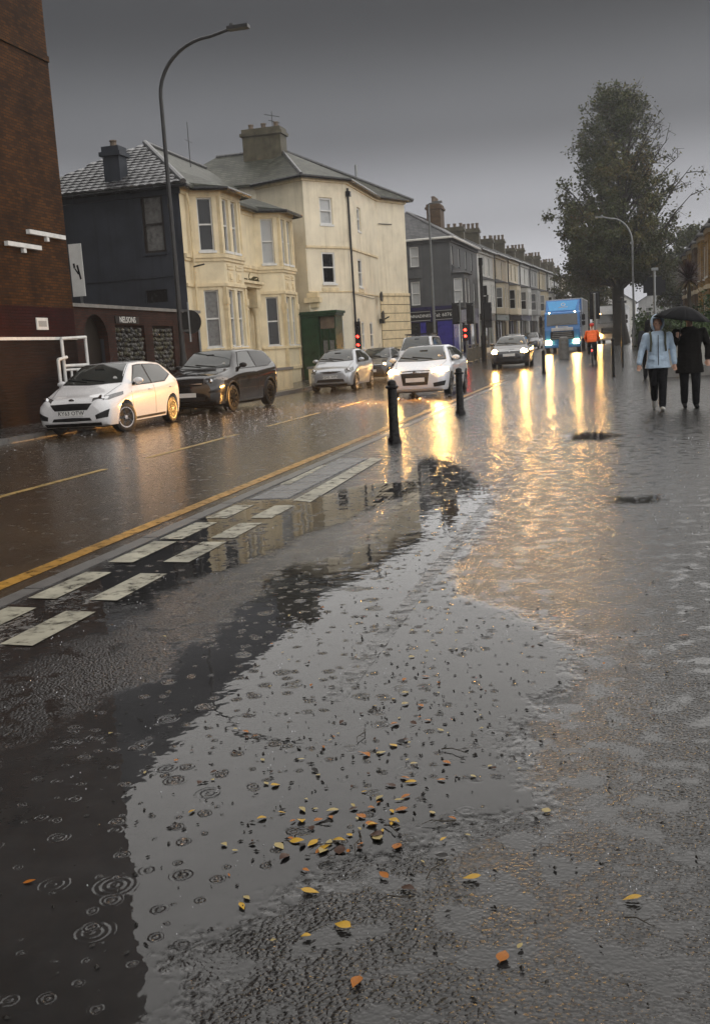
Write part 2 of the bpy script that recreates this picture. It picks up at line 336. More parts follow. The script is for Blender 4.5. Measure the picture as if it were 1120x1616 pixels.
PUD_SMALL = [(-0.02, 9.35), (0.02, 9.0), (0.3, 8.95), (0.42, 9.15), (0.36, 9.36), (0.15, 9.3)]
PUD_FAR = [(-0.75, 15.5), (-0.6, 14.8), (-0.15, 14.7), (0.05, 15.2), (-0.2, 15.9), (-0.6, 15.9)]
def sdist(P, poly):
    """signed distance to a polygon, positive inside"""
    d = np.full(len(P), 1e9); ins = np.zeros(len(P), bool); n = len(poly)
    for i in range(n):
        a = np.array(poly[i]); b = np.array(poly[(i + 1) % n]); e = b - a; w_ = P - a
        t = np.clip((w_ @ e) / (e @ e), 0, 1); q = w_ - t[:, None] * e
        d = np.minimum(d, np.hypot(q[:, 0], q[:, 1]))
        c = (a[1] > P[:, 1]) != (b[1] > P[:, 1])
        with np.errstate(divide='ignore', invalid='ignore'):
            xi = (b[0] - a[0]) * (P[:, 1] - a[1]) / (b[1] - a[1]) + a[0]
        ins ^= c & (P[:, 0] < xi)
    return np.where(ins, d, -d)
def grid_mesh(name, xs, ys, zf, keep=None, attr=None, shift=None):
    X, Y = np.meshgrid(np.array(xs), np.array(ys)); P = np.stack([X.ravel(), Y.ravel()], 1)
    a = attr(P) if attr else None
    if shift is not None: P[:, 0] += shift(P[:, 1])
    Z = zf(P)
    nx, ny = len(xs), len(ys)
    idx = np.arange(nx * ny).reshape(ny, nx)
    F = np.stack([idx[:-1, :-1], idx[:-1, 1:], idx[1:, 1:], idx[1:, :-1]], -1).reshape(-1, 4)
    V = np.column_stack([P, Z])
    if keep is not None:
        k = keep(a)
        F = F[k[F].any(1)]
        u, inv = np.unique(F, return_inverse=True); F = inv.reshape(-1, 4); V = V[u]; a = a[u] if a is not None else None
    me = bpy.data.meshes.new(name); me.from_pydata(V.tolist(), [], F.tolist())
    if a is not None:
        at = me.attributes.new('depth_edge', 'FLOAT', 'POINT'); at.data.foreach_set('value', a.astype(np.float32))
    me.polygons.foreach_set('use_smooth', [True] * len(me.polygons)); me.update()
    return me
def gza(y): return np.where(y < 40, 0, 1.25 * (1 - np.exp(-np.maximum(y - 40, 0) / 60.0)))
def bend(y): y = np.minimum(y, 170.0); return 0.055 * (np.sqrt((y - 45) ** 2 + 100) + (y - 45)) / 2 * (y > 30) * np.clip((y - 30) / 10, 0, 1)
def pud_all(P):
    d = np.full(len(P), -1.0)
    k = (P[:, 1] > 0) & (P[:, 1] < 17) & (P[:, 0] < 1.5)
    q = P[k]; d[k] = np.maximum.reduce([sdist(q, p) for p in (PUD_MAIN, PUD_SIDE, PUD_SMALL, PUD_FAR)])
    return np.maximum(d, -1.0)

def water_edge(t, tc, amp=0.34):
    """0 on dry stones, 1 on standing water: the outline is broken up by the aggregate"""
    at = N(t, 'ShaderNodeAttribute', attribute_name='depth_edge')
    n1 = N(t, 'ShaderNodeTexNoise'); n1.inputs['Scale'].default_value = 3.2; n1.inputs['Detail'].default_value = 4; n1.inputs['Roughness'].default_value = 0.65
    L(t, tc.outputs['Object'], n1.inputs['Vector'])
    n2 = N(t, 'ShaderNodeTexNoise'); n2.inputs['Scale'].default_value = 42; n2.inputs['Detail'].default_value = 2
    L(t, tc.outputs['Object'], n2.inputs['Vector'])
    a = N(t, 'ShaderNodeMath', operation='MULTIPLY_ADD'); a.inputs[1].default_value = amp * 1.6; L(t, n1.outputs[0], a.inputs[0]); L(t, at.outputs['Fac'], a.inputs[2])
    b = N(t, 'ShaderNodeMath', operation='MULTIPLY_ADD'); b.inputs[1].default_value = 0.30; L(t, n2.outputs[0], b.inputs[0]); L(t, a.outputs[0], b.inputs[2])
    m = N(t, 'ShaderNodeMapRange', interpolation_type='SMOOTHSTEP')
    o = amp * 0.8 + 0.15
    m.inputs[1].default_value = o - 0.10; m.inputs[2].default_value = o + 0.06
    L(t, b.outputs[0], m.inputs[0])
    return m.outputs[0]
def asphalt(name, c0, c1, agg=52.0, bump=0.9, r0=0.10, r1=0.32, edge=True, film=0.45, tint=None):
    m, t, b = principled(name)
    tc = N(t, 'ShaderNodeTexCoord')
    vo = N(t, 'ShaderNodeTexVoronoi', feature='SMOOTH_F1'); vo.inputs['Scale'].default_value = agg; vo.inputs['Smoothness'].default_value = 0.35
    wn = N(t, 'ShaderNodeTexNoise'); wn.inputs['Scale'].default_value = agg * 0.45; wn.inputs['Detail'].default_value = 3
    L(t, tc.outputs['Object'], wn.inputs['Vector'])
    wv = N(t, 'ShaderNodeVectorMath', operation='MULTIPLY_ADD'); wv.inputs[1].default_value = (0.02, 0.02, 0.02)
    L(t, wn.outputs['Color'], wv.inputs[0]); L(t, tc.outputs['Object'], wv.inputs[2]); L(t, wv.outputs[0], vo.inputs['Vector'])
    big = N(t, 'ShaderNodeTexNoise'); big.inputs['Scale'].default_value = 0.8; big.inputs['Detail'].default_value = 5; big.inputs['Roughness'].default_value = 0.68
    L(t, tc.outputs['Object'], big.inputs['Vector'])
    mid = N(t, 'ShaderNodeTexNoise'); mid.inputs['Scale'].default_value = 7; mid.inputs['Detail'].default_value = 3
    L(t, tc.outputs['Object'], mid.inputs['Vector'])
    # colour
    mr = N(t, 'ShaderNodeMapRange'); mr.inputs[1].default_value = 0.3; mr.inputs[2].default_value = 0.7; L(t, big.outputs[0], mr.inputs[0])
    mx = N(t, 'ShaderNodeMixRGB'); mx.inputs[1].default_value = (*c0, 1); mx.inputs[2].default_value = (*c1, 1); L(t, mr.outputs[0], mx.inputs[0])
    st = N(t, 'ShaderNodeMixRGB', blend_type='MULTIPLY'); st.inputs[0].default_value = 0.55; L(t, mx.outputs[0], st.inputs[1]); bwn = N(t, 'ShaderNodeSeparateColor'); L(t, vo.outputs['Color'], bwn.inputs[0]); L(t, bwn.outputs[0], st.inputs[2])
    last = st.outputs[0]
    # wet film: patches where water fills the texture
    fm = N(t, 'ShaderNodeMapRange', interpolation_type='SMOOTHSTEP'); fm.inputs[1].default_value = 0.60 - film * 0.3; fm.inputs[2].default_value = 0.78 - film * 0.3
    L(t, mid.outputs[0], fm.inputs[0])
    fm2 = N(t, 'ShaderNodeMath', operation='MULTIPLY'); fm2.inputs[1].default_value = 0.75; L(t, fm.outputs[0], fm2.inputs[0])
    wet = fm2.outputs[0]
    if edge:
        we = water_edge(t, tc); mxx = N(t, 'ShaderNodeMath', operation='MAXIMUM'); L(t, wet, mxx.inputs[0]); L(t, we, mxx.inputs[1]); wet = mxx.outputs[0]
        sky_sheen = N(t, 'ShaderNodeMixRGB'); sv = N(t, 'ShaderNodeMapRange'); sv.inputs[1].default_value = 0.32; sv.inputs[2].default_value = 0.68; L(t, big.outputs[0], sv.inputs[0]); sc2 = N(t, 'ShaderNodeMixRGB'); sc2.inputs[1].default_value = (0.040, 0.039, 0.038, 1); sc2.inputs[2].default_value = (0.095, 0.093, 0.094, 1); L(t, sv.outputs[0], sc2.inputs[0]); L(t, sc2.outputs[0], sky_sheen.inputs[2]); sf = N(t, 'ShaderNodeMath', operation='MULTIPLY'); sf.inputs[1].default_value = 0.85; L(t, we, sf.inputs[0]); L(t, sf.outputs[0], sky_sheen.inputs[0]); L(t, last, sky_sheen.inputs[1]); last = sky_sheen.outputs[0]      # sky sheen of the standing water painted in as a paler base colour
    L(t, last, b.inputs['Base Color'])
    rr = N(t, 'ShaderNodeMapRange'); rr.inputs[3].default_value = r1; rr.inputs[4].default_value = r0; L(t, wet, rr.inputs[0]); L(t, rr.outputs[0], b.inputs['Roughness'])
    # height: stones, then undulation
    h1 = N(t, 'ShaderNodeMath', operation='MULTIPLY_ADD'); h1.inputs[1].default_value = 0.6; L(t, wn.outputs[0], h1.inputs[0]); L(t, vo.outputs['Distance'], h1.inputs[2])
    iv = N(t, 'ShaderNodeMath', operation='SUBTRACT'); iv.inputs[0].default_value = 1.0; L(t, wet, iv.inputs[1])
    bs = N(t, 'ShaderNodeMath', operation='MULTIPLY'); bs.inputs[1].default_value = bump; L(t, iv.outputs[0], bs.inputs[0])
    bp = N(t, 'ShaderNodeBump'); bp.inputs['Distance'].default_value = 0.010; bp.invert = True
    L(t, bs.outputs[0], bp.inputs['Strength']); L(t, h1.outputs[0], bp.inputs['Height'])
    b2 = N(t, 'ShaderNodeBump'); b2.inputs['Distance'].default_value = 0.05; b2.inputs['Strength'].default_value = 0.045 if edge else 0.02
    L(t, mid.outputs[0], b2.inputs['Height']); L(t, bp.outputs[0], b2.inputs['Normal']); L(t, b2.outputs[0], b.inputs['Normal'])
    b.inputs['Specular IOR Level'].default_value = 0.5 if edge else 0.42
    return m
def puddle_mat():
    m = bpy.data.materials.new('puddle_water'); m.use_nodes = True; t = m.node_tree; t.nodes.clear()
    o = N(t, 'ShaderNodeOutputMaterial'); tc = N(t, 'ShaderNodeTexCoord')
    tr = N(t, 'ShaderNodeBsdfTransparent'); gl = N(t, 'ShaderNodeBsdfGlossy'); gl.inputs['Roughness'].default_value = 0.015
    heights = []
    for sc_, fr, th, k in ((4.6, 70.0, 0.62, 0.16), (6.8, 58.0, 0.50, 0.24), (10.5, 46.0, 0.42, 0.28)):    # rings from raindrops, three sizes
        wb_ = N(t, 'ShaderNodeTexNoise'); wb_.inputs['Scale'].default_value = 9.0 + sc_; L(t, tc.outputs['Object'], wb_.inputs['Vector'])
        wm_ = N(t, 'ShaderNodeVectorMath', operation='MULTIPLY_ADD'); wm_.inputs[1].default_value = (0.013, 0.013, 0); L(t, wb_.outputs['Color'], wm_.inputs[0]); L(t, tc.outputs['Object'], wm_.inputs[2])
        vo = N(t, 'ShaderNodeTexVoronoi', voronoi_dimensions='2D'); vo.inputs['Scale'].default_value = sc_; L(t, wm_.outputs[0], vo.inputs['Vector'])
        s = N(t, 'ShaderNodeMath', operation='MULTIPLY'); s.inputs[1].default_value = fr; L(t, vo.outputs['Distance'], s.inputs[0])
        sn = N(t, 'ShaderNodeMath', operation='SINE'); L(t, s.outputs[0], sn.inputs[0])
        cs = N(t, 'ShaderNodeSeparateColor'); L(t, vo.outputs['Color'], cs.inputs[0])
        rad = N(t, 'ShaderNodeMath', operation='MULTIPLY'); rad.inputs[1].default_value = 0.34; L(t, cs.outputs[1], rad.inputs[0])      # each ring its own reach
        fo = N(t, 'ShaderNodeMath', operation='SUBTRACT'); L(t, rad.outputs[0], fo.inputs[0]); L(t, vo.outputs['Distance'], fo.inputs[1])
        fc = N(t, 'ShaderNodeMapRange'); fc.inputs[1].default_value = 0.0; fc.inputs[2].default_value = 0.10; L(t, fo.outputs[0], fc.inputs[0])
        on = N(t, 'ShaderNodeMath', operation='GREATER_THAN'); on.inputs[1].default_value = th; L(t, cs.outputs[0], on.inputs[0])
        a = N(t, 'ShaderNodeMath', operation='MULTIPLY'); L(t, sn.outputs[0], a.inputs[0]); L(t, fc.outputs[0], a.inputs[1])
        a2 = N(t, 'ShaderNodeMath', operation='MULTIPLY'); L(t, a.outputs[0], a2.inputs[0]); L(t, on.outputs[0], a2.inputs[1])
        a3 = N(t, 'ShaderNodeMath', operation='MULTIPLY'); a3.inputs[1].default_value = k / fr * 40; L(t, a2.outputs[0], a3.inputs[0]); heights.append(a3.outputs[0])
    nz = N(t, 'ShaderNodeTexNoise'); nz.inputs['Scale'].default_value = 5; nz.inputs['Detail'].default_value = 3; L(t, tc.outputs['Object'], nz.inputs['Vector'])
    nk = N(t, 'ShaderNodeMath', operation='MULTIPLY'); nk.inputs[1].default_value = 0.3; L(t, nz.outputs[0], nk.inputs[0]); hsum = nk.outputs[0]
    for hh in heights:
        ad = N(t, 'ShaderNodeMath', operation='ADD'); L(t, hsum, ad.inputs[0]); L(t, hh, ad.inputs[1]); hsum = ad.outputs[0]
    bp = N(t, 'ShaderNodeBump'); bp.inputs['Strength'].default_value = 1.0; bp.inputs['Distance'].default_value = 0.0042; L(t, hsum, bp.inputs['Height'])
    L(t, bp.outputs[0], gl.inputs['Normal'])
    fr = N(t, 'ShaderNodeFresnel'); fr.inputs['IOR'].default_value = 1.5; L(t, bp.outputs[0], fr.inputs['Normal'])
    mx = N(t, 'ShaderNodeMixShader'); L(t, fr.outputs[0], mx.inputs[0]); L(t, tr.outputs[0], mx.inputs[1]); L(t, gl.outputs[0], mx.inputs[2])
    tr2 = N(t, 'ShaderNodeBsdfTransparent'); m2 = N(t, 'ShaderNodeMixShader'); L(t, water_edge(t, tc), m2.inputs[0]); L(t, tr2.outputs[0], m2.inputs[1]); L(t, mx.outputs[0], m2.inputs[2])
    L(t, m2.outputs[0], o.inputs[0])
    return m
def line_mat(name, col, wear, stretch=1.0):
    m = bpy.data.materials.new(name); m.use_nodes = True; t = m.node_tree; b = t.nodes['Principled BSDF']; o = t.nodes['Material Output']
    tc = N(t, 'ShaderNodeTexCoord'); n = N(t, 'ShaderNodeTexNoise'); n.inputs['Scale'].default_value = 9; n.inputs['Detail'].default_value = 8; n.inputs['Roughness'].default_value = 0.7
    L(t, tc.outputs['Object'], n.inputs['Vector'])
    mr = N(t, 'ShaderNodeMapRange', interpolation_type='SMOOTHSTEP'); mr.inputs[1].default_value = wear - 0.16; mr.inputs[2].default_value = wear + 0.12; L(t, n.outputs[0], mr.inputs[0])
    n2 = N(t, 'ShaderNodeTexNoise'); n2.inputs['Scale'].default_value = 2.5; n2.inputs['Detail'].default_value = 5; L(t, tc.outputs['Object'], n2.inputs['Vector'])
    m3 = N(t, 'ShaderNodeMapRange'); m3.inputs[1].default_value = 0.3; m3.inputs[2].default_value = 0.7; m3.inputs[3].default_value = 0.55; m3.inputs[4].default_value = 1.1; L(t, n2.outputs[0], m3.inputs[0])
    mx = N(t, 'ShaderNodeMixRGB', blend_type='MULTIPLY'); mx.inputs[0].default_value = 1; mx.inputs[1].default_value = (*col, 1); L(t, m3.outputs[0], mx.inputs[2]); L(t, mx.outputs[0], b.inputs['Base Color'])
    b.inputs['Roughness'].default_value = 0.38; b.inputs['Specular IOR Level'].default_value = 0.3
    tr = N(t, 'ShaderNodeBsdfTransparent'); ms = N(t, 'ShaderNodeMixShader'); L(t, mr.outputs[0], ms.inputs[0]); L(t, tr.outputs[0], ms.inputs[1]); L(t, b.outputs[0], ms.inputs[2]); L(t, ms.outputs[0], o.inputs[0])
    return m
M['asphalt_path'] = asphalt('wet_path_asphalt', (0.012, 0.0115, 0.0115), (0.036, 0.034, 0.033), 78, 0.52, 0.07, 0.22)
M['asphalt_road'] = asphalt('wet_road_asphalt', (0.045, 0.033, 0.021), (0.095, 0.068, 0.042), 70, 0.5, 0.10, 0.30, edge=False, film=1.0)
M['asphalt_walk'] = asphalt('wet_pavement_slabs', (0.05, 0.049, 0.047), (0.10, 0.098, 0.094), 60, 0.5, 0.10, 0.28, edge=False, film=0.7)
M['earth'] = vary('dark_ground', (0.05, 0.048, 0.042), 0.6, 0.5, 0.4, 0.3, 3)
M['water'] = puddle_mat()
M['white_line'] = line_mat('worn_white_line', (0.40, 0.38, 0.30), 0.44)
M['centre_line'] = line_mat('amber_lit_centre_line', (0.50, 0.34, 0.12), 0.42)  # warm headlamp light on the dashes painted into their colour
M['white_worn'] = line_mat('faded_white_line', (0.22, 0.22, 0.22), 0.56)
M['yellow_line'] = line_mat('worn_yellow_line', (0.44, 0.23, 0.035), 0.43)
M['kerb'] = vary('kerb_granite', (0.13, 0.125, 0.12), 0.3, 6, 0.35, 0.3, 60)
M['slab'] = vary('grey_paving_slab', (0.15, 0.155, 0.165), 0.28, 5, 0.25, 0.25, 60)

xs_f = [-300, -100, -40, -15, 0, 15, 40, 100, 300]; ys_f = [-60, -20, 10, 40, 50, 60, 70, 80, 90, 100, 115, 130, 150, 200, 300, 500, 800]
tag(link('ground', grid_mesh('ground', xs_f, ys_f, lambda P: gza(P[:, 1]) - 0.04), M['earth']), kind='structure')
ys_r = [-40, -10, 0, 5, 10, 15, 20, 30, 40] + list(range(43, 160, 4)) + [180, 240, 400]
road = tag(link('road', grid_mesh('road', [-13.5, -12, -10, -8, -6, -3.78], ys_r, lambda P: gza(P[:, 1]), shift=bend), M['asphalt_road']), kind='structure')
xs_p = [-3.78] + [round(-3.75 + 0.05 * i, 3) for i in range(126)] + [2.8, 3.5, 5, 9, 20, 60]
ys_p = [-40, -10, -3, -1, 0.2] + [round(0.4 + 0.05 * i, 3) for i in range(330)] + [17, 17.5, 18, 19, 20, 22, 24, 27, 30, 34, 37, 40] + list(range(43, 160, 4)) + [180, 240, 400]
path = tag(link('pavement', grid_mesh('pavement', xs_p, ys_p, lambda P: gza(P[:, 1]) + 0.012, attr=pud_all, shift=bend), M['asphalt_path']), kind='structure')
for poly in (PUD_MAIN, PUD_SIDE, PUD_SMALL, PUD_FAR):
    x0, x1 = min(p[0] for p in poly) - 0.4, max(p[0] for p in poly) + 0.4; y0, y1 = min(p[1] for p in poly) - 0.4, max(p[1] for p in poly) + 0.4
    x0 = max(x0, -3.72)
    st = 0.05
    me = grid_mesh('puddle', [x0 + st * i for i in range(int((x1 - x0) / st) + 1)], [y0 + st * i for i in range(int((y1 - y0) / st) + 1)],
                   lambda P: np.full(len(P), 0.0165), keep=lambda a: a > -0.22, attr=lambda P, q=poly: sdist(P, q))
    tag(link('puddle', me, M['water']), kind='structure')
def flat(name, quad, z, mat, parent):
    m = MB(); m.add([(x, y, z + gz(y)) for x, y in quad], [tuple(range(len(quad)))]); return m.build(name, mat, parent, fix=False)
# painted marks
for a_, b_ in ((9.2, 13.2), (14.6, 18.6), (20.4, 24.4), (26.4, 30.4), (32.4, 36.4), (38.4, 39.9)):
    flat('centre_line_dash', [(-7.16, a_), (-7.04, a_), (-7.04, b_), (-7.16, b_)], 0.004, M['centre_line'], road)
flat('yellow_edge_line', [(-4.20, -5), (-4.05, -5), (-4.05, 39.9), (-4.20, 39.9)], 0.004, M['yellow_line'], road)
for i, (a_, b_) in enumerate(((3.62, 4.3), (4.62, 5.31), (5.58, 6.32), (6.69, 7.45), (7.62, 8.31), (8.56, 9.28))):
    flat('crossing_block', [(-3.21, a_), (-3.0, a_ - 0.02), (-3.0, b_ - 0.02), (-3.21, b_)], 0.0205, M['white_line'], path)
for i, (a_, b_) in enumerate(((3.7, 4.4), (4.68, 5.4), (5.62, 6.38), (6.7, 7.5), (7.6, 8.38), (8.6, 9.36))):
    flat('crossing_block', [(-3.66, a_), (-3.45, a_ - 0.02), (-3.45, b_ - 0.02), (-3.66, b_)], 0.0205, M['white_line'], path)
flat('slanting_line', [(-3.12, 9.56), (-2.90, 9.45), (-3.0, 13.2), (-3.2, 13.3)], 0.0205, M['white_line'], path)
flat('slanting_line', [(-3.66, 10.79), (-3.54, 10.77), (-3.60, 12.6), (-3.68, 12.57)], 0.0245, M['white_line'], path)
flat('path_dividing_line', [(-1.21, 3.9), (-1.11, 3.9), (-1.06, 17.0), (-1.14, 17.0)], 0.0205, M['white_worn'], path)
flat('path_dividing_line', [(-1.14, 17.3), (-1.06, 17.3), (-1.02, 39.5), (-1.10, 39.5)], 0.0165, M['white_worn'], path)
ks = MB(); ks.box(-0.07, 0, -0.02, 0.07, 0.885, 0.02); ks_me = ks.mesh('kerb_stone'); ks_me.materials.append(M['kerb'])
for i in range(42):
    o = link('kerb_stone', ks_me, None, path); o.location = (-3.79, 0.5 + i * 0.9, random.uniform(-0.004, 0.002)); o.rotation_euler = (0, random.uniform(-.01, .01), 0)
sl = MB(); sl.box(-0.20, 0, -0.02, 0.20, 0.585, 0.019); sl_me = sl.mesh('paving_slab'); sl_me.materials.append(M['slab'])
for i in range(6):
    o = link('paving_slab', sl_me, None, path); o.location = (-3.44, 9.75 + i * 0.6, random.uniform(-0.001, 0.002))
# far pavement in front of the houses, with a kerb
def kx(y):
    if y < 46: return -12.15
    if y < 56: return -12.15 + (y - 46) / 10 * 1.9
    return -10.25
def strip(name, ys, xl, xr, h, mat, kind='structure', parent=None):
    m = MB()
    for i, y in enumerate(ys):
        z = gz(y)
        m.add([(xl(y), y, z - 0.03), (xl(y), y, z + h), (xr(y), y, z + h), (xr(y) + 0.02, y, z - 0.03)], [])
    n = len(ys)
    for i in range(n - 1):
        for k in range(3): m.f.append((i * 4 + k, i * 4 + k + 1, i * 4 + 4 + k + 1, i * 4 + 4 + k))
    m.f += [(0, 1, 2, 3), ((n - 1) * 4 + 3, (n - 1) * 4 + 2, (n - 1) * 4 + 1, (n - 1) * 4)]
    o = m.build(name, mat, parent)
    return tag(o, kind=kind) if kind else o
strip('far_pavement', [-30, 0, 10, 20, 30, 40, 46, 50, 54, 58.6], lambda y: -17.5, lambda y: kx(y) - 0.13, 0.12, M['asphalt_walk'])
strip('far_kerb', [-30, 0, 10, 20, 30, 40, 46, 50, 54, 58.6], lambda y: kx(y) - 0.128, lambda y: kx(y), 0.125, M['kerb'])
TER = [(-10.2, 68.0), (-9.75, 78.5), (-8.8, 91.5), (-7.35, 112.0), (-5.7, 136.0), (-4.0, 158.0)]
def terx(y):
    for (xa, ya), (xb, yb) in zip(TER, TER[1:]):
        if y <= yb: return xa + (xb - xa) * (y - ya) / (yb - ya)
    return TER[-1][0]
strip('terrace_pavement', [66.4, 70, 74, 78, 84, 92, 100, 112, 124, 136, 150], lambda y: terx(max(y, 68)) - 4, lambda y: terx(max(y, 68)) + 1.9, 0.12, M['asphalt_walk'])

# ------------------------------------------------------------------ building helpers
def plane(p0, p1):
    a = Vector((p0[0], p0[1], 0)); b = Vector((p1[0], p1[1], 0)); d = (b - a); ln = d.length; d /= ln; n = Vector((d.y, -d.x, 0))
    def mp(s, z, o=0.0):
        p = a + d * s + n * o; return (p.x, p.y, z)
    mp.len = ln; mp.n = n; mp.d = d
    return mp
def facade(mb, mp, z0, z1, ops=(), dep=0.14, s0=0.0, s1=None):
    s1 = mp.len if s1 is None else s1
    S = sorted(set([s0, s1] + [v for o in ops for v in (o[0], o[2])])); Z = sorted(set([z0, z1] + [v for o in ops for v in (o[1], o[3])]))
    for i in range(len(S) - 1):
        for j in range(len(Z) - 1):
            cs, cz = (S[i] + S[i + 1]) / 2, (Z[j] + Z[j + 1]) / 2
            if any(o[0] < cs < o[2] and o[1] < cz < o[3] for o in ops): continue
            mb.add([mp(S[i], Z[j]), mp(S[i + 1], Z[j]), mp(S[i + 1], Z[j + 1]), mp(S[i], Z[j + 1])], [(0, 1, 2, 3)])
    for a, b, c, d in ops:
        ring = [(a, b), (c, b), (c, d), (a, d)]
        for k in range(4):
            p, q = ring[k], ring[(k + 1) % 4]
            mb.add([mp(*p), mp(*q), mp(*q, -dep), mp(*p, -dep)], [(0, 1, 2, 3)])
def window(root, mp, s0, z0, s1, z1, upper='glass', lower='glass', frame='white_paint', rec=0.13, sill='white_paint', fw=0.055, rail=True, name='window', split=0.5, mull=0):
    off = root.location
    f = MB(off)
    f.wbox(mp, s0, z0, -rec - 0.05, s0 + fw, z1, -rec + 0.05); f.wbox(mp, s1 - fw, z0, -rec - 0.05, s1, z1, -rec + 0.05)
    f.wbox(mp, s0 + fw, z0, -rec - 0.05, s1 - fw, z0 + fw, -rec + 0.05); f.wbox(mp, s0 + fw, z1 - fw, -rec - 0.05, s1 - fw, z1, -rec + 0.05)
    zm = z0 + (z1 - z0) * split
    if rail: f.wbox(mp, s0 + fw, zm - 0.028, -rec - 0.045, s1 - fw, zm + 0.028, -rec + 0.055)
    for k in range(mull):
        sm = s0 + (s1 - s0) * (k + 1) / (mull + 1); f.wbox(mp, sm - 0.02, z0 + fw, -rec - 0.04, sm + 0.02, z1 - fw, -rec + 0.046)
    wo = f.build(name, M[frame], root)
    for a, b, mt, dz in (((z0 + fw, zm - 0.02, lower, 0.012), (zm + 0.02, z1 - fw, upper, 0.0)) if rail else ((z0 + fw, z1 - fw, lower, 0),)):
        p = MB(off); p.wbox(mp, s0 + fw * 0.8, a, -rec - 0.03 - dz, s1 - fw * 0.8, b, -rec - 0.015 - dz); p.build('pane', M[mt], wo)
    if sill:
        q = MB(off); q.wbox(mp, s0 - 0.06, z0 - 0.09, -rec - 0.02, s1 + 0.06, z0, 0.07); q.build('sill', M[sill], wo)
    return wo
def band(mb, mp, z0, z1, o, s0=0.0, s1=None):
    s1 = mp.len if s1 is None else s1
    mb.wbox(mp, s0, z0, -0.03, s1, z1, o)
def offset_poly(pts, o):
    """offset an open outline to its outer side (normal = right of travel)"""
    out_ = []
    n = len(pts)
    for i, p in enumerate(pts):
        ds = []
        if i > 0: ds.append((Vector(p) - Vector(pts[i - 1])).normalized())
        if i < n - 1: ds.append((Vector(pts[i + 1]) - Vector(p)).normalized())
        ns = [Vector((d.y, -d.x)) for d in ds]
        if len(ns) == 2:
            b = (ns[0] + ns[1]); b = b / max(0.25, (1 + ns[0].dot(ns[1])))
        else: b = ns[0]
        out_.append((p[0] + b.x * o, p[1] + b.y * o))
    return out_
def ledge(mb, pts, o, z0, z1, inner=-0.03):
    a = offset_poly(pts, o); b = offset_poly(pts, inner); n = len(pts)
    for i in range(n - 1):
        mb.hexa([(*b[i], z0), (*b[i + 1], z0), (*a[i + 1], z0), (*a[i], z0), (*b[i], z1), (*b[i + 1], z1), (*a[i + 1], z1), (*a[i], z1)])
def roof_solid(root, faces, mat, name='roof', th=0.12):
    """roof planes given as lists of 3-D points; a soffit copy below closes them"""
    m = MB(root.location)
    for f in faces:
        n = len(f); m.add(list(f) + [(x, y, z - th) for x, y, z in f], [tuple(range(n)), tuple(range(2 * n - 1, n - 1, -1))] + [(i, n + i, n + (i + 1) % n, (i + 1) % n) for i in range(n)])
    return m.build(name, M[mat], root)
def chimney(root, parent, x0, y0, x1, y1, z0, z1, pots=4, axis='y', mat='chimney', pot_h=0.55):
    off = root.location; m = MB(off)
    m.box(x0, y0, z0, x1, y1, z1 - 0.35); m.box(x0 - 0.10, y0 - 0.10, z1 - 0.352, x1 + 0.10, y1 + 0.10, z1 - 0.2); m.box(x0 - 0.02, y0 - 0.02, z1 - 0.2, x1 + 0.02, y1 + 0.02, z1)
    st = m.build('chimney', M[mat], parent)
    for i in range(pots):
        t = (i + 0.5) / pots; px, py = ((x0 + x1) / 2, y0 + (y1 - y0) * t) if axis == 'y' else (x0 + (x1 - x0) * t, (y0 + y1) / 2)
        p = MB(off); p.lathe([(0.13, z1 - 0.02), (0.12, z1 + pot_h * 0.8), (0.15, z1 + pot_h * 0.82), (0.14, z1 + pot_h)], 8, (px, py, 0)); p.build('chimney_pot', M['pot'], st, True)
    return st

# ------------------------------------------------------------------ brick building (left)
bb = thing('brick_building', (-14.5, 20, 0), 'tall weathered orange brick building with maroon painted band beside the pavement', 'building')
off = bb.location; mpb = plane((-14.5, -6.0), (-14.5, 26.05)); mpe = plane((-14.5, 26.05), (-24, 26.05))
def bwall(z0, z1, mat, name='wall'):
    m = MB(off); facade(m, mpb, z0, z1); facade(m, mpe, z0, z1); facade(m, plane((-24, -6), (-14.5, -6)), z0, z1); return m.build(name, M[mat], bb)
bwall(0, 2.28, 'brick_low', 'plinth_wall'); bwall(2.28, 3.12, 'brick_maroon', 'painted_band'); bwall(3.12, 21, 'brick_orange')
m = MB(off); m.prism([(-24, -6), (-14.5, -6), (-14.5, 26.05), (-24, 26.05)], 21, 21.4); m.build('roof', M['slate'], bb)
m = MB(off); band(m, mpb, 2.255, 2.33, 0.035); m.build('white_string_course', M['white_paint'], bb)
for a_, b_, z_ in ((-25, 24.15 - 26.05 + 32.05, 4.97), (30.05, 31.85, 5.0), (29.0, 30.55, 4.62), (24.8, 28.2, 4.64), (20, 28.4, 4.98)):
    if a_ < 0: continue
    m = MB(off); band(m, mpb, z_ - 0.05, z_ + 0.06, 0.11, a_, b_); lo = m.build('ledge', M['white_paint'], bb)
    m = MB(off); m.wbox(mpb, (a_ + b_) / 2 - 0.06, z_ - 0.17, -0.02, (a_ + b_) / 2 + 0.06, z_ - 0.055, 0.09); m.build('bracket', M['white_paint'], lo)
m = MB(off); m.wbox(mpb, 30.05, 2.52, -0.01, 30.6, 2.83, 0.03); so = m.build('notice', M['white_paint'], bb); so['label'] = 'small square white notice on the maroon band'
m = MB(off); m.wbox(mpb, 30.13, 2.6, 0.02, 30.52, 2.75, 0.034); m.build('notice_panel', M['stonegrey'], so)
# courses standing proud so that the wall has relief
for z_ in (9.6, 14.2):
    m = MB(off); band(m, mpb, z_, z_ + 0.16, 0.045); m.build('brick_course', M['brick_orange'], bb)
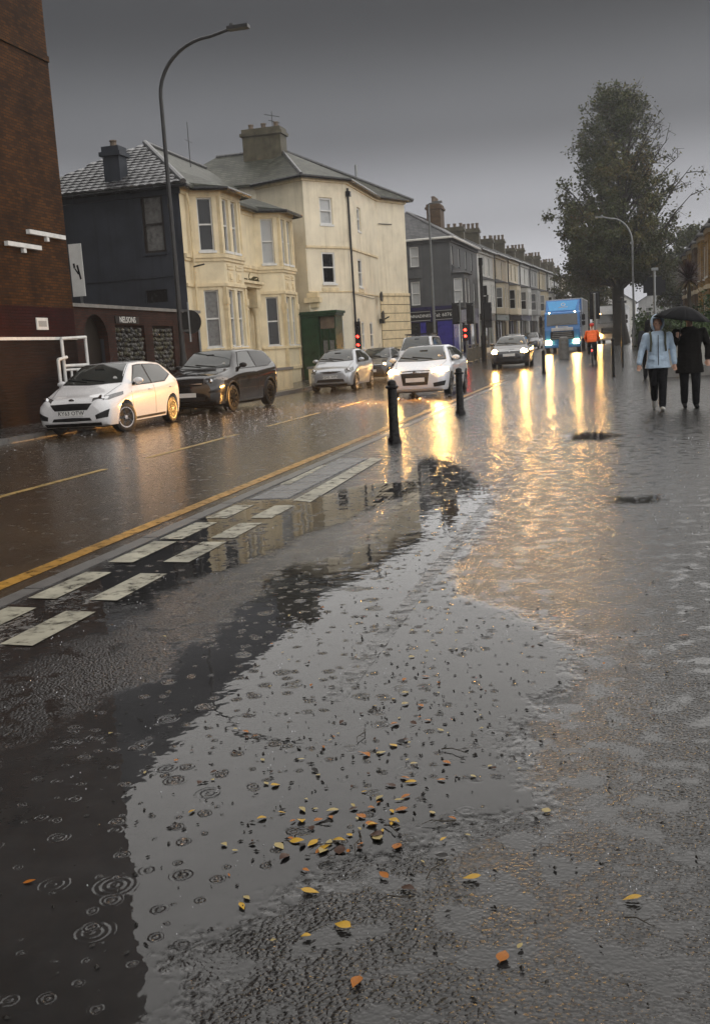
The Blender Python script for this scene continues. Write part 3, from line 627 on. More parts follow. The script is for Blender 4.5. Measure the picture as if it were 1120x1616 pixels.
# white board on the flank beyond
wb = thing('white_board', (-19.0, 34.9, 3.3), 'tall white board with a small dark mark above the garden wall', 'board')
m = MB(wb.location); m.box(-19.35, 34.86, 4.1, -18.85, 34.92, 6.0); m.build('panel', M['sign_white'], wb)
m = MB(wb.location); m.box(-19.1, 34.92, 3.3, -19.02, 35.0, 6.0); m.build('post', M['galv'], wb)
for k, pts_ in enumerate(([(-19.24, 5.3), (-19.16, 5.3), (-19.14, 5.15), (-19.22, 5.12)], [(-19.10, 5.22), (-19.03, 5.24), (-18.93, 4.72), (-19.0, 4.7)], [(-19.2, 5.12), (-19.15, 5.13), (-19.02, 4.93), (-19.06, 4.88)])):
    m = MB(wb.location); m.add([(x, 34.855, z) for x, z in pts_] + [(x, 34.865, z) for x, z in pts_], [(0, 1, 2, 3), (7, 6, 5, 4), (0, 4, 5, 1), (1, 5, 6, 2), (2, 6, 7, 3), (3, 7, 4, 0)]); m.build('sign_mark', M['sign_black'], wb)
# white painted frame by the wall
wf = thing('white_gate', (-14.3, 25.4, 0.12), 'white tubular gate frame leaning against the brick wall behind the white hatchback', 'frame')
o_ = wf.location
def bar(pts, r=0.045, name='rail', root=wf, mat='white_paint', n=6):
    m = MB(root.location); m.tube(pts, r, n); return m.build(name, M[mat], root, True)
X_ = -14.36
bar([(X_, 25.0, 0.12), (X_, 25.0, 2.28)], name='upright'); bar([(X_, 26.3, 0.12), (X_, 26.3, 2.32)], name='upright')
bar([(X_, 24.97, 2.28), (X_, 26.33, 2.32)]); bar([(X_, 25.0, 1.55), (X_, 26.3, 1.55)]); bar([(X_, 25.0, 1.44), (X_, 26.3, 1.44)], 0.035)
bar([(X_ + 0.1, 24.55, 0.12), (X_ + 0.1, 24.55, 1.72)], name='upright'); bar([(X_ + 0.1, 24.55, 1.72), (X_ + 0.1, 25.0, 1.78)]); bar([(X_ + 0.1, 24.55, 0.9), (X_ + 0.1, 25.0, 0.9)])
for y_ in (25.35, 25.7, 26.0): bar([(X_, y_, 0.12), (X_, y_, 1.44)], 0.035, 'slat')

# ------------------------------------------------------------------ garden wall with arch and flint panels
gw = thing('garden_wall', (-14.8, 30.6, 0), 'dark brick garden wall with arched doorway, flint panels and stone coping', 'wall')
off = gw.location; mg = plane((-14.8, 26.06), (-14.8, 35.7))
m = MB(off)
AY0, AY1, SP = 1.0, 2.45, 2.3                       # arch opening along the wall, springing height
ops = [(AY0, 0.12, AY1, 3.02), (2.95, 0.35, 5.0, 2.72), (5.6, 0.35, 7.3, 2.72)]
facade(m, mg, 0, 3.2, ops, 0.16)
ca, ra = (AY0 + AY1) / 2, (AY1 - AY0) / 2; K = 12   # spandrels close the opening down to a round arch
for k in range(K):
    t0, t1 = math.pi * k / K, math.pi * (k + 1) / K
    a0, a1 = (ca - ra * math.cos(t0), SP + ra * math.sin(t0) * 0.98), (ca - ra * math.cos(t1), SP + ra * math.sin(t1) * 0.98)
    m.add([mg(*a0, -0.004), mg(*a1, -0.004), mg(a1[0], 3.03, -0.004), mg(a0[0], 3.03, -0.004), mg(*a0, -0.30), mg(*a1, -0.30)], [(0, 1, 2, 3), (0, 4, 5, 1)])
facade(m, plane((-14.8, 35.7), (-15.3, 35.7)), 0, 3.2); 
m.build('wall', M['brick_dark'], gw)
m = MB(off); m.wbox(mg, AY0 - 0.1, 0, -0.45, AY1 + 0.1, 3.15, -0.32); m.build('arched_door', M['timber_dark'], gw)
cop = MB(off); cop.wbox(mg, -0.0, 3.2, -0.32, 9.7, 3.3, 0.08); cop.build('coping', M['concrete'], gw)
for k in range(9):
    pass
m = MB(off); m.tube([(-14.74, 35.5, 3.2), (-14.74, 35.52, 0.1)], 0.045, 8); m.build('drainpipe', M['galv'], gw, True)
M['flint_a'] = vary('flint_dark', (0.035, 0.033, 0.03), 0.3, 8, 0.5); M['flint_b'] = vary('flint_olive', (0.075, 0.07, 0.045), 0.3, 8, 0.5); M['flint_c'] = vary('flint_pale', (0.13, 0.125, 0.115), 0.3, 8, 0.5)
fm = []
for k in range(5):
    b = bmesh.new(); bmesh.ops.create_icosphere(b, subdivisions=1, radius=0.085)
    for v in b.verts: v.co *= 1 + random.uniform(-0.28, 0.28)
    me = bpy.data.meshes.new('flint'); b.to_mesh(me); b.free(); me.materials.append(M[['flint_a', 'flint_b', 'flint_a', 'flint_c', 'flint_b'][k]]); fm.append(me)
for (a_, b_) in ((2.95, 5.0), (5.6, 7.3)):
    pb = MB(off); pb.wbox(mg, a_ - 0.02, 0.33, -0.2, b_ + 0.02, 2.74, -0.10); pbo = pb.build('flint_panel', M['brick_low'], gw)
    z_ = 1.25
    while z_ < 2.66:
        s_ = a_ + 0.09 + random.uniform(0, 0.05)
        while s_ < b_ - 0.06:
            o = link('flint', random.choice(fm), None, pbo); p = mg(s_, z_ + random.uniform(-.03, .03), -0.085); o.location = Vector(p) - off
            o.rotation_euler = (random.uniform(0, 6), random.uniform(0, 6), random.uniform(0, 6)); s_ += random.uniform(0.13, 0.19)
        z_ += 0.145
ws = thing('name_board', (-14.75, 29.6, 2.78), 'small white lettered name board on the flint wall panel', 'sign')
m = MB(ws.location); m.wbox(mg, 2.98, 2.76, 0.005, 4.6, 2.98, 0.03); m.build('panel', M['sign_black'], ws)
lettering('NELSONS', 0.26, Matrix.Translation(Vector(mg(3.8, 2.87, 0.035)) - ws.location) @ Matrix.Rotation(R(90), 4, 'Z') @ Matrix.Rotation(R(90), 4, 'X'), M['sign_white'], ws)

# ------------------------------------------------------------------ cream pair of houses with charcoal flank
ch = thing('cream_house', (-15.2, 41.3, 0), 'two storey cream stucco house pair with canted bays and charcoal painted flank', 'house')
off = ch.location
XW = -15.2; XB = -14.2
b1 = [(XW, 36.6), (XB, 37.2), (XB, 39.3), (XW, 39.9)]; b2 = [(XW, 43.8), (XB, 44.4), (XB, 46.2), (XW, 46.8)]
outline = [(XW, 35.8)] + b1 + b2 + [(XW, 47.05)]
m = MB(off); mf = plane((-22, 35.8), (XW, 35.8)); fo = [(5.25, 5.52, 6.12, 7.6), (5.12, 3.72, 6.0, 4.18)]
facade(m, mf, 0, 7.9, fo, 0.12); facade(m, plane((-22, 47.05), (-22, 35.8)), 0, 7.9); facade(m, plane((XW, 47.05), (-22, 47.05)), 0, 7.9)
m.build('flank_wall', M['charcoal'], ch)['label'] = 'charcoal painted side wall'
window(ch, mf, *fo[0][:2], *fo[0][2:], 'curtain', 'curtain', 'timber_dark', 0.1, 'charcoal', 0.09)
m = MB(off); m.wbox(mf, 5.12, 3.72, -0.2, 6.0, 4.18, -0.08); m.build('vent_grille', M['black_paint'], ch)
for a_ in ((4.62, 4.76, 0.05, 1.0, 6.8), (7.55, 7.88, 0.10, 0, 6.85)):
    m = MB(off); band(m, mf, *a_); m.build('string_course', M['charcoal'], ch)
UP, LO = (5.55, 7.5), (1.95, 4.1)
segs = [plane(outline[i], outline[i + 1]) for i in range(len(outline) - 1)]
wins = {1: [(0.30, 0.87)], 2: [(0.28, 0.92), (1.2, 1.84)], 4: [(1.45, 2.15)], 5: [(0.30, 0.87)], 6: [(0.22, 0.80), (1.05, 1.62)]}
m = MB(off)
DOOR = (1.0, 0.75, 2.5, 4.25)
for i, mp in enumerate(segs):
    ops = []
    for a_, b_ in wins.get(i, []):
        ops.append((a_, UP[0], b_, UP[1]))
        if i != 4: ops.append((a_, LO[0], b_, LO[1]))
    if i == 4: ops = [ops[0], DOOR]
    facade(m, mp, 0, 7.85, ops, 0.2)
mp = segs[4]; ca, ra = 1.75, 0.75; SPd = 3.5
for k in range(12):
    t0, t1 = math.pi * k / 12, math.pi * (k + 1) / 12
    a0, a1 = (ca - ra * math.cos(t0), SPd + ra * math.sin(t0) * 0.98), (ca - ra * math.cos(t1), SPd + ra * math.sin(t1) * 0.98)
    m.add([mp(*a0, -0.004), mp(*a1, -0.004), mp(a1[0], 4.26, -0.004), mp(a0[0], 4.26, -0.004), mp(*a0, -0.4), mp(*a1, -0.4)], [(0, 1, 2, 3), (0, 4, 5, 1)])
m.build('wall', M['cream'], ch)
sty = [('glass', 'glass'), ('curtain', 'glass'), ('curtain', 'curtain'), ('blind', 'curtain')]
kk = 0
for i, mp in enumerate(segs):
    for a_, b_ in wins.get(i, []):
        u = sty[kk % 4] if i != 5 else ('blind', 'blind'); kk += 1
        window(ch, mp, a_, UP[0], b_, UP[1], *u, rec=0.16)
        if i != 4: window(ch, mp, a_, LO[0], b_, LO[1], *(('curtain', 'curtain') if i < 4 else ('glass', 'glass')), rec=0.16)
for a_ in ((outline, 0.11, 5.28, 5.42), (outline, 0.06, 5.16, 5.278), (outline, 0.07, 4.22, 4.34), (outline, 0.05, 7.55, 7.70), (outline, 0.10, 7.702, 7.84), (b1, 0.09, 1.80, 1.90), (b2, 0.09, 1.80, 1.90), (b1, 0.06, 0.85, 0.97), (b2, 0.06, 0.85, 0.97)):
    m = MB(off); ledge(m, *a_); m.build('string_course', M['cream_trim'], ch)
for bay in (b1, b2):                                   # corner pilasters with small capitals, sunk panels between storeys
    mpB = plane(bay[1], bay[2])
    for p in bay[1:3]:
        m = MB(off); x, y = p; m.prism([(x - .09, y - .09), (x + .05, y - .09), (x + .05, y + .09), (x - .09, y + .09)], 0.97, 4.2); m.prism([(x - .1, y - .13), (x + .09, y - .13), (x + .09, y + .13), (x - .1, y + .13)], 3.55, 3.8)
        m.prism([(x - .1, y - .11), (x + .07, y - .11), (x + .07, y + .11), (x - .1, y + .11)], 3.35, 3.42); m.prism([(x - .09, y - .07), (x + .04, y - .07), (x + .04, y + .07), (x - .09, y + .07)], 5.43, 7.54)
        m.build('pilaster', M['cream_trim'], ch)
    for a_, b_ in ((0.28, 0.92), (1.2, mpB.len - 0.25)):
        m = MB(off); m.wbox(mpB, a_, 4.98, -0.02, b_, 5.06, 0.035); m.wbox(mpB, a_, 4.86, -0.02, b_, 4.94, 0.035); m.wbox(mpB, a_ + .03, 4.42, -0.02, b_ - .03, 4.78, 0.02)
        m.wbox(mpB, (a_ + b_) / 2 - .12, 4.5, 0.01, (a_ + b_) / 2 + .12, 4.7, 0.06); m.build('relief_panel', M['cream_trim'], ch)
# doorway: door, columns, hood with a little weed
m = MB(off); m.wbox(segs[4], 0.95, 0.7, -0.95, 2.55, 4.25, -0.85); dr = m.build('door', M['timber_dark'], ch)
m = MB(off); m.wbox(segs[4], 1.2, 2.95, -0.86, 2.3, 3.35, -0.84); m.build('fanlight', M['glass'], dr)
for s_ in (0.80, 2.70):
    m = MB(off); p = segs[4](s_, 0, 0.22); m.lathe([(0.17, 0.7), (0.17, 0.85), (0.13, 0.92), (0.115, 2.0), (0.10, 3.2), (0.13, 3.3), (0.19, 3.5), (0.2, 3.6)], 14, (p[0], p[1], 0)); m.build('column', M['cream_trim'], ch, True)
m = MB(off); m.wbox(segs[4], 0.55, 3.6, -0.02, 1.02, 4.4, 0.42); m.wbox(segs[4], 2.48, 3.6, -0.02, 2.95, 4.4, 0.42); m.wbox(segs[4], 0.45, 4.402, -0.02, 3.05, 4.55, 0.5); m.wbox(segs[4], 0.35, 4.552, -0.02, 3.15, 4.66, 0.62)
m.build('door_hood', M['cream_trim'], ch)
M['weed'] = vary('brown_weed', (0.10, 0.085, 0.035), 0.6, 8, 0.5)
wd = MB()
for k in range(70):
    s_ = random.uniform(0.9, 2.6); p = Vector(segs[4](s_, 4.655, random.uniform(0.1, 0.55))); d = Vector((random.uniform(-1, 1), random.uniform(-1, 1), random.uniform(0.3, 1.4))).normalized() * random.uniform(0.15, 0.5 if s_ < 1.6 else 0.28)
    e = p + d; q = d.cross(Vector((random.random(), random.random(), 0.3))).normalized() * 0.02
    wd.add([p - q, p + q, e + Vector((0, 0, -0.06)), (p + e) / 2 + q * 2.5 + Vector((0, 0, 0.04))], [(0, 1, 3), (0, 3, 2)])
tag(wd.build('weed', M['weed'], fix=False), 'straggly brown weed growing on the hood over the cream doorway', 'plant')
m = MB(off); m.wbox(segs[4], 0.6, 0, 0.0, 2.9, 0.55, 1.0); m.wbox(segs[4], 0.7, 0, 0.998, 2.8, 0.36, 1.4); m.build('step', M['concrete'], ch)
# low front walls with dark gaps between, below the bays
for k, (ya, yb) in enumerate(((36.2, 40.2), (43.2, 44.6), (45.4, 46.6))):
    m = MB(off); m.box(-12.95, ya, 0.1, -12.75, yb, 0.82 if k else 0.9); fwo = m.build('front_wall', M['cream_trim'], ch); m = MB(off); m.box(-13.0, ya - .05, 0.82 if k else 0.9, -12.7, yb + .05, 0.92 if k else 1.0); m.build('coping', M['concrete'], fwo)
m = MB(off); m.tube([(-15.1, 36.25, 7.6), (-15.06, 36.3, 7.35), (-15.06, 36.35, 7.2), (-15.06, 36.35, 0.1)], 0.05, 8); m.build('drainpipe', M['cream_trim'], ch, True)
m = MB(off); m.tube([(-15.06, 36.3, 4.95), (-14.6, 36.2, 5.0)], 0.03, 6); m.build('cable_bracket', M['dark_steel'], ch)
# roof: hip over flank, front slope broken by the bay hips; tiles laid one by one on the hip that shows
EZ = 7.86
ax, ay, az = -18.5, 40.5, 10.45
fx, by = XW + 0.38, -22.4
roof = roof_solid(ch, [[(fx, 35.4, EZ), (ax, ay, az), (by, 35.4, EZ)], [(fx, 35.4, EZ), (fx, 47.1, EZ), (ax, 47.1, az), (ax, ay, az)], [(by, 35.4, EZ), (ax, ay, az), (ax, 47.1, az), (by, 47.1, EZ)]], 'slate_moss')
for bay in (b1, b2):
    e = offset_poly(bay, 0.36); yc = (bay[1][1] + bay[2][1]) / 2; apx = (-16.1, yc, EZ + (az - EZ) * (-16.1 - fx) / (ax - fx) + 0.02)
    e[0] = (fx - 0.25, e[0][1]); e[3] = (fx - 0.25, e[3][1])
    pts = [(x, y, EZ - 0.02 if k in (1, 2) else EZ + 0.13) for k, (x, y) in enumerate(e)]
    roof_solid(ch, [[pts[0], pts[1], apx], [pts[1], pts[2], apx], [pts[2], pts[3], apx]], 'slate_moss', 'bay_roof')
m = MB(off)
go = offset_poly([(-22, 35.8), (XW, 35.8)], 0.40); m.tube([(go[0][0], go[0][1], EZ - 0.1), (fx, go[1][1], EZ - 0.1)], 0.075, 6)
m.tube([(fx + 0.04, 35.45, EZ - 0.08)] + [(x + 0.05, y, EZ - 0.1) for x, y in offset_poly(b1, 0.38)] + [(x + 0.05, y, EZ - 0.1) for x, y in offset_poly(b2, 0.38)], 0.075, 6)
m.build('gutter', M['black_paint'], ch)
tm = MB(); tm.add([(-0.165, 0, 0), (0.165, 0, 0), (0.165, 0.40, 0.0), (-0.165, 0.40, 0.0), (-0.165, 0, 0.045), (0, 0, 0.075), (0.165, 0, 0.045), (-0.165, 0.40, 0.012), (0, 0.40, 0.03), (0.165, 0.40, 0.012)],
                  [(0, 1, 6, 5, 4), (4, 5, 8, 7), (5, 6, 9, 8), (1, 2, 9, 6), (0, 4, 7, 3), (2, 3, 7, 8, 9)])
tmes = []
for k in range(3):
    me = tm.mesh('roof_tile'); me.materials.append(vary('grey_roof_tile_%d' % k, [(0.10, 0.10, 0.105), (0.07, 0.07, 0.072), (0.135, 0.135, 0.14)][k], 0.28, 9, 0.4, 0.3, 60)); tmes.append(me)
pa = Vector((fx, 35.4, EZ)); pc = Vector((by, 35.4, EZ)); ap = Vector((ax, ay, az)); up = (ap - Vector((ax, 35.4, EZ))); slope = up.length; up /= slope; nrm = Vector((0, -up.z, up.y))
rows = int(slope / 0.34)
for r_ in range(rows):
    h0 = r_ * 0.34; f = h0 / slope; xl = -20.6 + max(0, (by + (ax - by) * f) + 20.6); xr = fx + (ax - fx) * f - 0.12
    x = xr - 0.165 - (0.165 if r_ % 2 else 0)
    while x > xl + 0.1:
        p = Vector((x, 35.4, EZ)) + up * (h0 - 0.02) + nrm * 0.012
        o = link('roof_tile', random.choice(tmes), None, roof); Mx = Matrix(((1, 0, 0, 0), (0, up.y, nrm.y, 0), (0, up.z, nrm.z, 0), (0, 0, 0, 1)))
        o.rotation_euler = Mx.to_3x3().to_euler(); o.rotation_euler.x += random.uniform(-.02, .02); o.location = p - off; x -= 0.335
m = MB(off); m.tube([(fx, 35.4, EZ + 0.03), (ax, ay, az + 0.05)], 0.11, 8); m.tube([(ax, ay, az + 0.04), (ax, 47.0, az + 0.04)], 0.10, 8); m.build('ridge_tiles', M['tile_grey'], roof, True)
chimney(ch, roof, -18.25, 36.1, -17.6, 36.75, 7.6, 9.55, 1, pot_h=0.25, mat='charcoal')
m = MB(off); m.tube([(-17.6, 43, 9.7), (-17.6, 43, 11.7)], 0.018, 5); m.tube([(-17.6, 42.6, 10.9), (-17.6, 43.4, 10.9)], 0.012, 5); m.build('aerial', M['dark_steel'], roof)

# ------------------------------------------------------------------ tall cream corner building
tb = thing('tall_cream_building', (-14, 52, 0), 'three storey pale cream corner building with rusticated base and dark slate roof', 'building')
off = tb.location
TA, TBp, TC, TD, TE = (-16.6, 48.5), (-13.9, 47.3), (-12.4, 49.6), (-12.4, 56.0), (-11.25, 58.5)
ol = [TA, TBp, TC, TD, TE]; back = [(-19.5, 58.5), (-22, 58.5), (-22, 48.5)]
TH = 9.72; mAB, mBC, mCD, mDE = [plane(ol[i], ol[i + 1]) for i in range(4)]
wBC = [(1.0, 7.55, 1.78, 8.78), (0.95, 4.78, 1.78, 6.25), (1.45, 1.62, 2.1, 3.0)]; wCD = [(1.97, 7.5, 2.68, 8.65), (1.75, 4.7, 2.55, 6.1), (1.75, 1.58, 2.3, 2.95), (3.6, 1.6, 4.3, 2.95)]
m = MB(off); facade(m, mAB, 0, TH); facade(m, mBC, 0, TH, wBC, 0.12); facade(m, mCD, 0, TH, wCD, 0.12); facade(m, mDE, 4.5, TH)
facade(m, plane(TE, (-22, 58.5)), 0, TH); facade(m, plane((-22, 58.5), (-22, 48.5)), 0, TH); facade(m, plane((-22, 48.5), TA), 0, TH)
m.build('wall', M['cream_pale'], tb)
for k, wv in enumerate(wBC): window(tb, mBC, *wv, *[('blind', 'blind'), ('glass', 'glass'), ('glass', 'curtain')][k], rec=0.07, fw=0.075, split=0.52)
for k, wv in enumerate(wCD): window(tb, mCD, *wv, *[('curtain', 'glass'), ('glass', 'curtain'), ('curtain', 'curtain'), ('glass', 'glass')][k], rec=0.07, fw=0.075, split=0.52)
for k in range(9):                                     # rusticated courses, joints recessed between them
    z0_ = 0.15 + k * 0.475; m = MB(off); facade(m, mDE, z0_ - 0.012 if k else 0, z0_ + 0.475, ()); 
    m2 = MB(off); m2.wbox(mDE, 0.03, z0_, -0.03, mDE.len, z0_ + 0.44, 0.05); m2.build('rusticated_course', M['cream_trim'], tb)
m = MB(off); facade(m, mDE, 0, 4.5); m.build('base_wall', M['chimney'], tb)
for a_ in (([TBp, TC, TD], 0.07, 6.44, 6.54), ([TD, TE], 0.10, 4.42, 4.56), ([TBp, TC, TD], 0.04, 4.36, 4.42)):
    m = MB(off); ledge(m, *a_); m.build('string_course', M['cream_trim'], tb)
m = MB(off); m.wbox(mBC, 0.85, 4.422, -0.02, 1.9, 4.58, 0.05); m.build('window_apron', M['cream_trim'], tb); m = MB(off); m.wbox(mCD, 1.65, 4.44, -0.02, 2.65, 4.56, 0.05); m.build('window_apron', M['cream_trim'], tb)
# the top storey oversails a little: rebuild it around its windows
m = MB(off)
for mp, ww in ((mBC, wBC[:1]), (mCD, wCD[:1])):
    S0, S1 = 0.0, mp.len; a_, z0_, b_, z1_ = ww[0]
    m.wbox(mp, S0, 6.542, -0.02, a_ - 0.02, 9.5, 0.045); m.wbox(mp, b_ + 0.02, 6.542, -0.02, S1, 9.5, 0.045); m.wbox(mp, a_ - 0.02, 6.542, -0.02, b_ + 0.02, z0_ - 0.1, 0.045); m.wbox(mp, a_ - 0.02, z1_ + 0.02, -0.02, b_ + 0.02, 9.5, 0.045)
m.build('oversailing_storey', M['cream_pale'], tb)
m = MB(off); 
for k, (r_, z_) in enumerate(((0.30, 4.34), (0.42, 4.1), (0.26, 3.86))):
    p = mBC(0.35, 0, 0.0); m.box(p[0] - r_, p[1] - r_, z_ - 0.22, p[0] + r_ * 0.8, p[1] + r_ * 0.3, z_)
m.build('corbel', M['cream_trim'], tb)
for (s_, z_) in ((5.55, 4.32), (5.7, 3.3)):
    m = MB(off); p = mCD(s_, z_, 0.2); m.lathe([(0.02, 0), (0.2, 0.03), (0.27, 0.09), (0.28, 0.12)], 14, (0, 0, 0), 'X'); 
    Mx = Matrix.Translation(p); m.v = [Mx @ v + off * 0 for v in m.v]; m.build('satellite_dish', M['dark_steel'], tb, True)
m = MB(off); m.wbox(mCD, 6.0, 2.9, 0.0, 6.3, 3.15, 0.25); m.tube([mCD(6.2, 3.1, 0.2), mCD(6.3, 3.25, 0.5)], 0.04, 6); m.build('wall_lamp', M['dark_steel'], tb)
m = MB(off); m.tube([(mCD(-0.0, 9.3, 0.12)), mCD(0.02, 0.1, 0.12)], 0.055, 8); m.wbox(mCD, -0.12, 8.9, 0.05, 0.14, 9.15, 0.25); m.build('drainpipe', M['black_paint'], tb, True)
m = MB(off); m.tube([mDE(0.2, 8.3, 0.05), mDE(1.4, 8.33, 0.05)], 0.025, 5); m.build('cable', M['dark_steel'], tb); m = MB(off); m.tube([mCD(0.2, 4.3, 0.04), mCD(4.9, 4.2, 0.04)], 0.015, 5); m.build('cable', M['dark_steel'], tb)
ap1 = (-16.0, 51.2, 11.75); ap2 = (-19.5, 51.2, 11.75); ev = offset_poly([(-22, 48.5)] + ol + [(-22, 58.5)], 0.3)
E3 = [(x, y, TH + 0.02) for x, y in ev]
rf = roof_solid(tb, [[E3[0], E3[1], ap1, ap2], [E3[1], E3[2], ap1], [E3[2], E3[3], ap1], [E3[3], E3[4], ap1], [E3[4], E3[5], ap1], [E3[5], E3[6], ap2, ap1], [E3[6], E3[0], ap2]], 'slate_moss')
m = MB(off); m.tube([(x, y, TH - 0.06) for x, y in offset_poly(ol, 0.33)], 0.08, 6); m.build('gutter', M['black_paint'], tb)
m = MB(off); ledge(m, ol, 0.14, 9.5, 9.7); m.build('cornice', M['cream_trim'], tb)
m = MB(off); m.tube([E3[2], ap1], 0.09, 6); m.tube([E3[5], ap1], 0.09, 6); m.tube([ap1, ap2], 0.09, 6); m.build('ridge_tiles', M['tile_grey'], rf, True)
chimney(tb, rf, -17.75, 50.4, -15.75, 51.4, 10.6, 12.75, 3, 'x', pot_h=0.3)
m = MB(off); m.tube([(-16.3, 51, 12.7), (-16.3, 51, 13.6)], 0.02, 5); m.tube([(-16.7, 51, 13.5), (-15.9, 51, 13.3)], 0.015, 5); m.tube([(-16.5, 51, 13.2), (-15.9, 51, 13.0)], 0.015, 5); m.build('aerial', M['dark_steel'], rf)
m = MB(off); m.tube([(-13.2, 55.5, 10.1), (-13.2, 55.5, 11.4)], 0.07, 8); m.build('flue', M['galv'], rf)
# dark green timber porch
gp = thing('green_porch', (-13.3, 46.9, 0), 'dark green timber shopfront porch with pale fascia beside the cream bay', 'porch')
off = gp.location
gx0, gx1, gy0, gy1 = -14.12, -12.55, 46.35, 47.9
m = MB(off); m.box(gx0, gy0 + 0.012, 0.25, gx0 + 0.85, gy1, 3.3); m.box(gx0 + 0.852, gy0 + 0.25, 0.25, gx1 + 0.05, gy1, 3.3); m.build('body', M['green_paint'], gp)
m = MB(off); m.box(gx0 - 0.05, gy0 - 0.1, 3.3, gx1 + 0.22, gy1, 3.42); m.box(gx0, gy0 - 0.04, 3.18, gx1 + 0.14, gy1, 3.302); m.build('cornice', M['green_paint'], gp)
m = MB(off); m.box(gx0 + 0.9, gy0 + 0.20, 2.6, gx1, gy0 + 0.26, 3.14); m.build('fascia_board', M['pot'], gp)
for a_ in (0.98, 1.3):
    m = MB(off); m.box(gx0 + a_, gy0 + 0.215, 0.75, gx0 + a_ + 0.22, gy0 + 0.26, 2.05); m.build('door_pane', M['curtain'], gp)
for a_ in (0.87, 1.21, 1.53):
    m = MB(off); m.box(gx0 + a_, gy0 + 0.17, 0.25, gx0 + a_ + 0.09, gy0 + 0.26, 2.58); m.build('door_stile', M['green_paint'], gp)
m = MB(off); m.box(gx0 + 0.05, gy0 - 0.02, 0.3, gx0 + 0.8, gy0 + 0.02, 1.3); m.box(gx0 + 0.05, gy0 - 0.02, 1.4, gx0 + 0.8, gy0 + 0.02, 3.1); m.build('side_panel', M['green_paint'], gp)
m = MB(off); m.box(gx0 - 0.1, gy0 - 0.25, 0, gx1 + 0.1, gy1, 0.25); m.build('step', M['concrete'], gp)

# ------------------------------------------------------------------ grey corner shop
gs = thing('corner_shop', (-12, 73, 0), 'charcoal grey corner building over a blue and black shopfront', 'shop')
off = gs.location; GZ = gz(68); GH = 8.45
T0 = Vector((-10.2, 68.0)); T1 = Vector((-9.75, 78.5))
mF = plane((-21, 68.0), T0); mS = plane(T0, T1)
fo = [(8.12, 6.75, 8.72, 8.05), (8.1, 4.25, 8.7, 5.8)]
m = MB(off); facade(m, mF, 4.1, GH, fo, 0.14)
so = [(0.55, 6.75, 1.15, 8.0), (3.0, 6.75, 3.6, 8.0), (5.6, 6.75, 6.2, 8.0), (7.9, 6.75, 8.5, 8.0), (6.5, 4.4, 7.2, 5.9), (8.6, 4.4, 9.3, 5.9)]
facade(m, mS, 4.1, GH, so, 0.14); facade(m, plane(T1, (-21, 79)), 0, GH); facade(m, plane((-21, 79), (-21, 68)), 0, GH); m.build('wall', M['grey_render'], gs)
for wv in fo: window(gs, mF, *wv, 'blind', 'blind', sill='grey_render', fw=0.07)
for k, wv in enumerate(so): window(gs, mS, *wv, *(('blind', 'blind') if k % 2 == 0 else ('curtain', 'blind')), sill='grey_render', fw=0.07)
m = MB(off); m.wbox(mF, 7.95, 6.0, -0.02, 8.85, 6.16, 0.12); band(m, mF, GH - 0.25, GH - 0.02, 0.12); band(m, mS, GH - 0.25, GH - 0.02, 0.12); m.build('hood_mould', M['grey_render'], gs)
# first-floor bay
bay = [mS(0.25, 0, 0)[:2], mS(0.7, 0, 0.75)[:2], mS(3.1, 0, 0.75)[:2], mS(3.6, 0, 0)[:2]]; bay = [tuple(b) for b in bay]
m = MB(off); bwin = {0: [(0.14, 0.74)], 1: [(0.25, 0.85), (1.5, 2.1)], 2: [(0.14, 0.7)]}
for i in range(3):
    mp = plane(bay[i], bay[i + 1]); facade(m, mp, 3.9, 6.2, [(a, 4.25, b, 5.85) for a, b in bwin[i]], 0.12)
m.prism([(b[0], b[1]) for b in bay], 3.88, 3.95); m.build('bay_wall', M['grey_render'], gs)
for i in range(3):
    mp = plane(bay[i], bay[i + 1])
    for a, b in bwin[i]: window(gs, mp, a, 4.25, b, 5.85, 'blind', 'blind', sill='grey_render', rec=0.1)
e = offset_poly(bay, 0.15); apx = [(*mS(0.9, 6.66, 0.02)[:2], 6.62), (*mS(2.9, 6.66, 0.02)[:2], 6.62)]
roof_solid(gs, [[(*e[0], 6.22), (*e[1], 6.22), apx[0]], [(*e[1], 6.22), (*e[2], 6.22), apx[1], apx[0]], [(*e[2], 6.22), (*e[3], 6.22), apx[1]]], 'slate', 'bay_roof', 0.06)
# shopfront
m = MB(off); facade(m, mF, 0, 4.1, [(6.9, 1.1, 8.6, 3.1), (9.0, 0.6, 9.75, 3.1)], 0.15); facade(m, mS, 0, 4.1, [(1.9, 0.9, 4.6, 3.0), (5.6, 0.6, 6.5, 3.0), (7.0, 0.9, 9.9, 3.0)], 0.15); m.build('shopfront', M['navy_shop'], gs)
for mp_, a_ in ((mF, (6.85, 1.0, 8.65, 3.15)), (mF, (8.95, 0.5, 9.8, 3.15)), (mS, (1.85, 0.8, 4.65, 3.05)), (mS, (5.55, 0.5, 6.55, 3.05)), (mS, (6.95, 0.8, 9.95, 3.05))):
    m = MB(off); m.wbox(mp_, a_[0], a_[1], -0.2, a_[2], a_[3], -0.12); m.build('shop_glass', M['glass'], gs)
for a_, b_, z0_, z1_ in ((8.62, 8.98, 0.5, 3.1), (9.78, 10.75, 0.5, 3.1)):
    m = MB(off); m.wbox(mF, a_, z0_, -0.02, b_, z1_, 0.04); m.build('blue_panel', M['blue_shop'], gs)
m = MB(off); m.wbox(mS, 0.05, 0.5, -0.02, 1.8, 3.1, 0.04); m.build('blue_panel', M['blue_shop'], gs)
m = MB(off); m.wbox(mF, 6.5, 3.9, -0.02, 10.78, 4.08, 0.14); m.build('fascia_cornice', M['navy_shop'], gs)
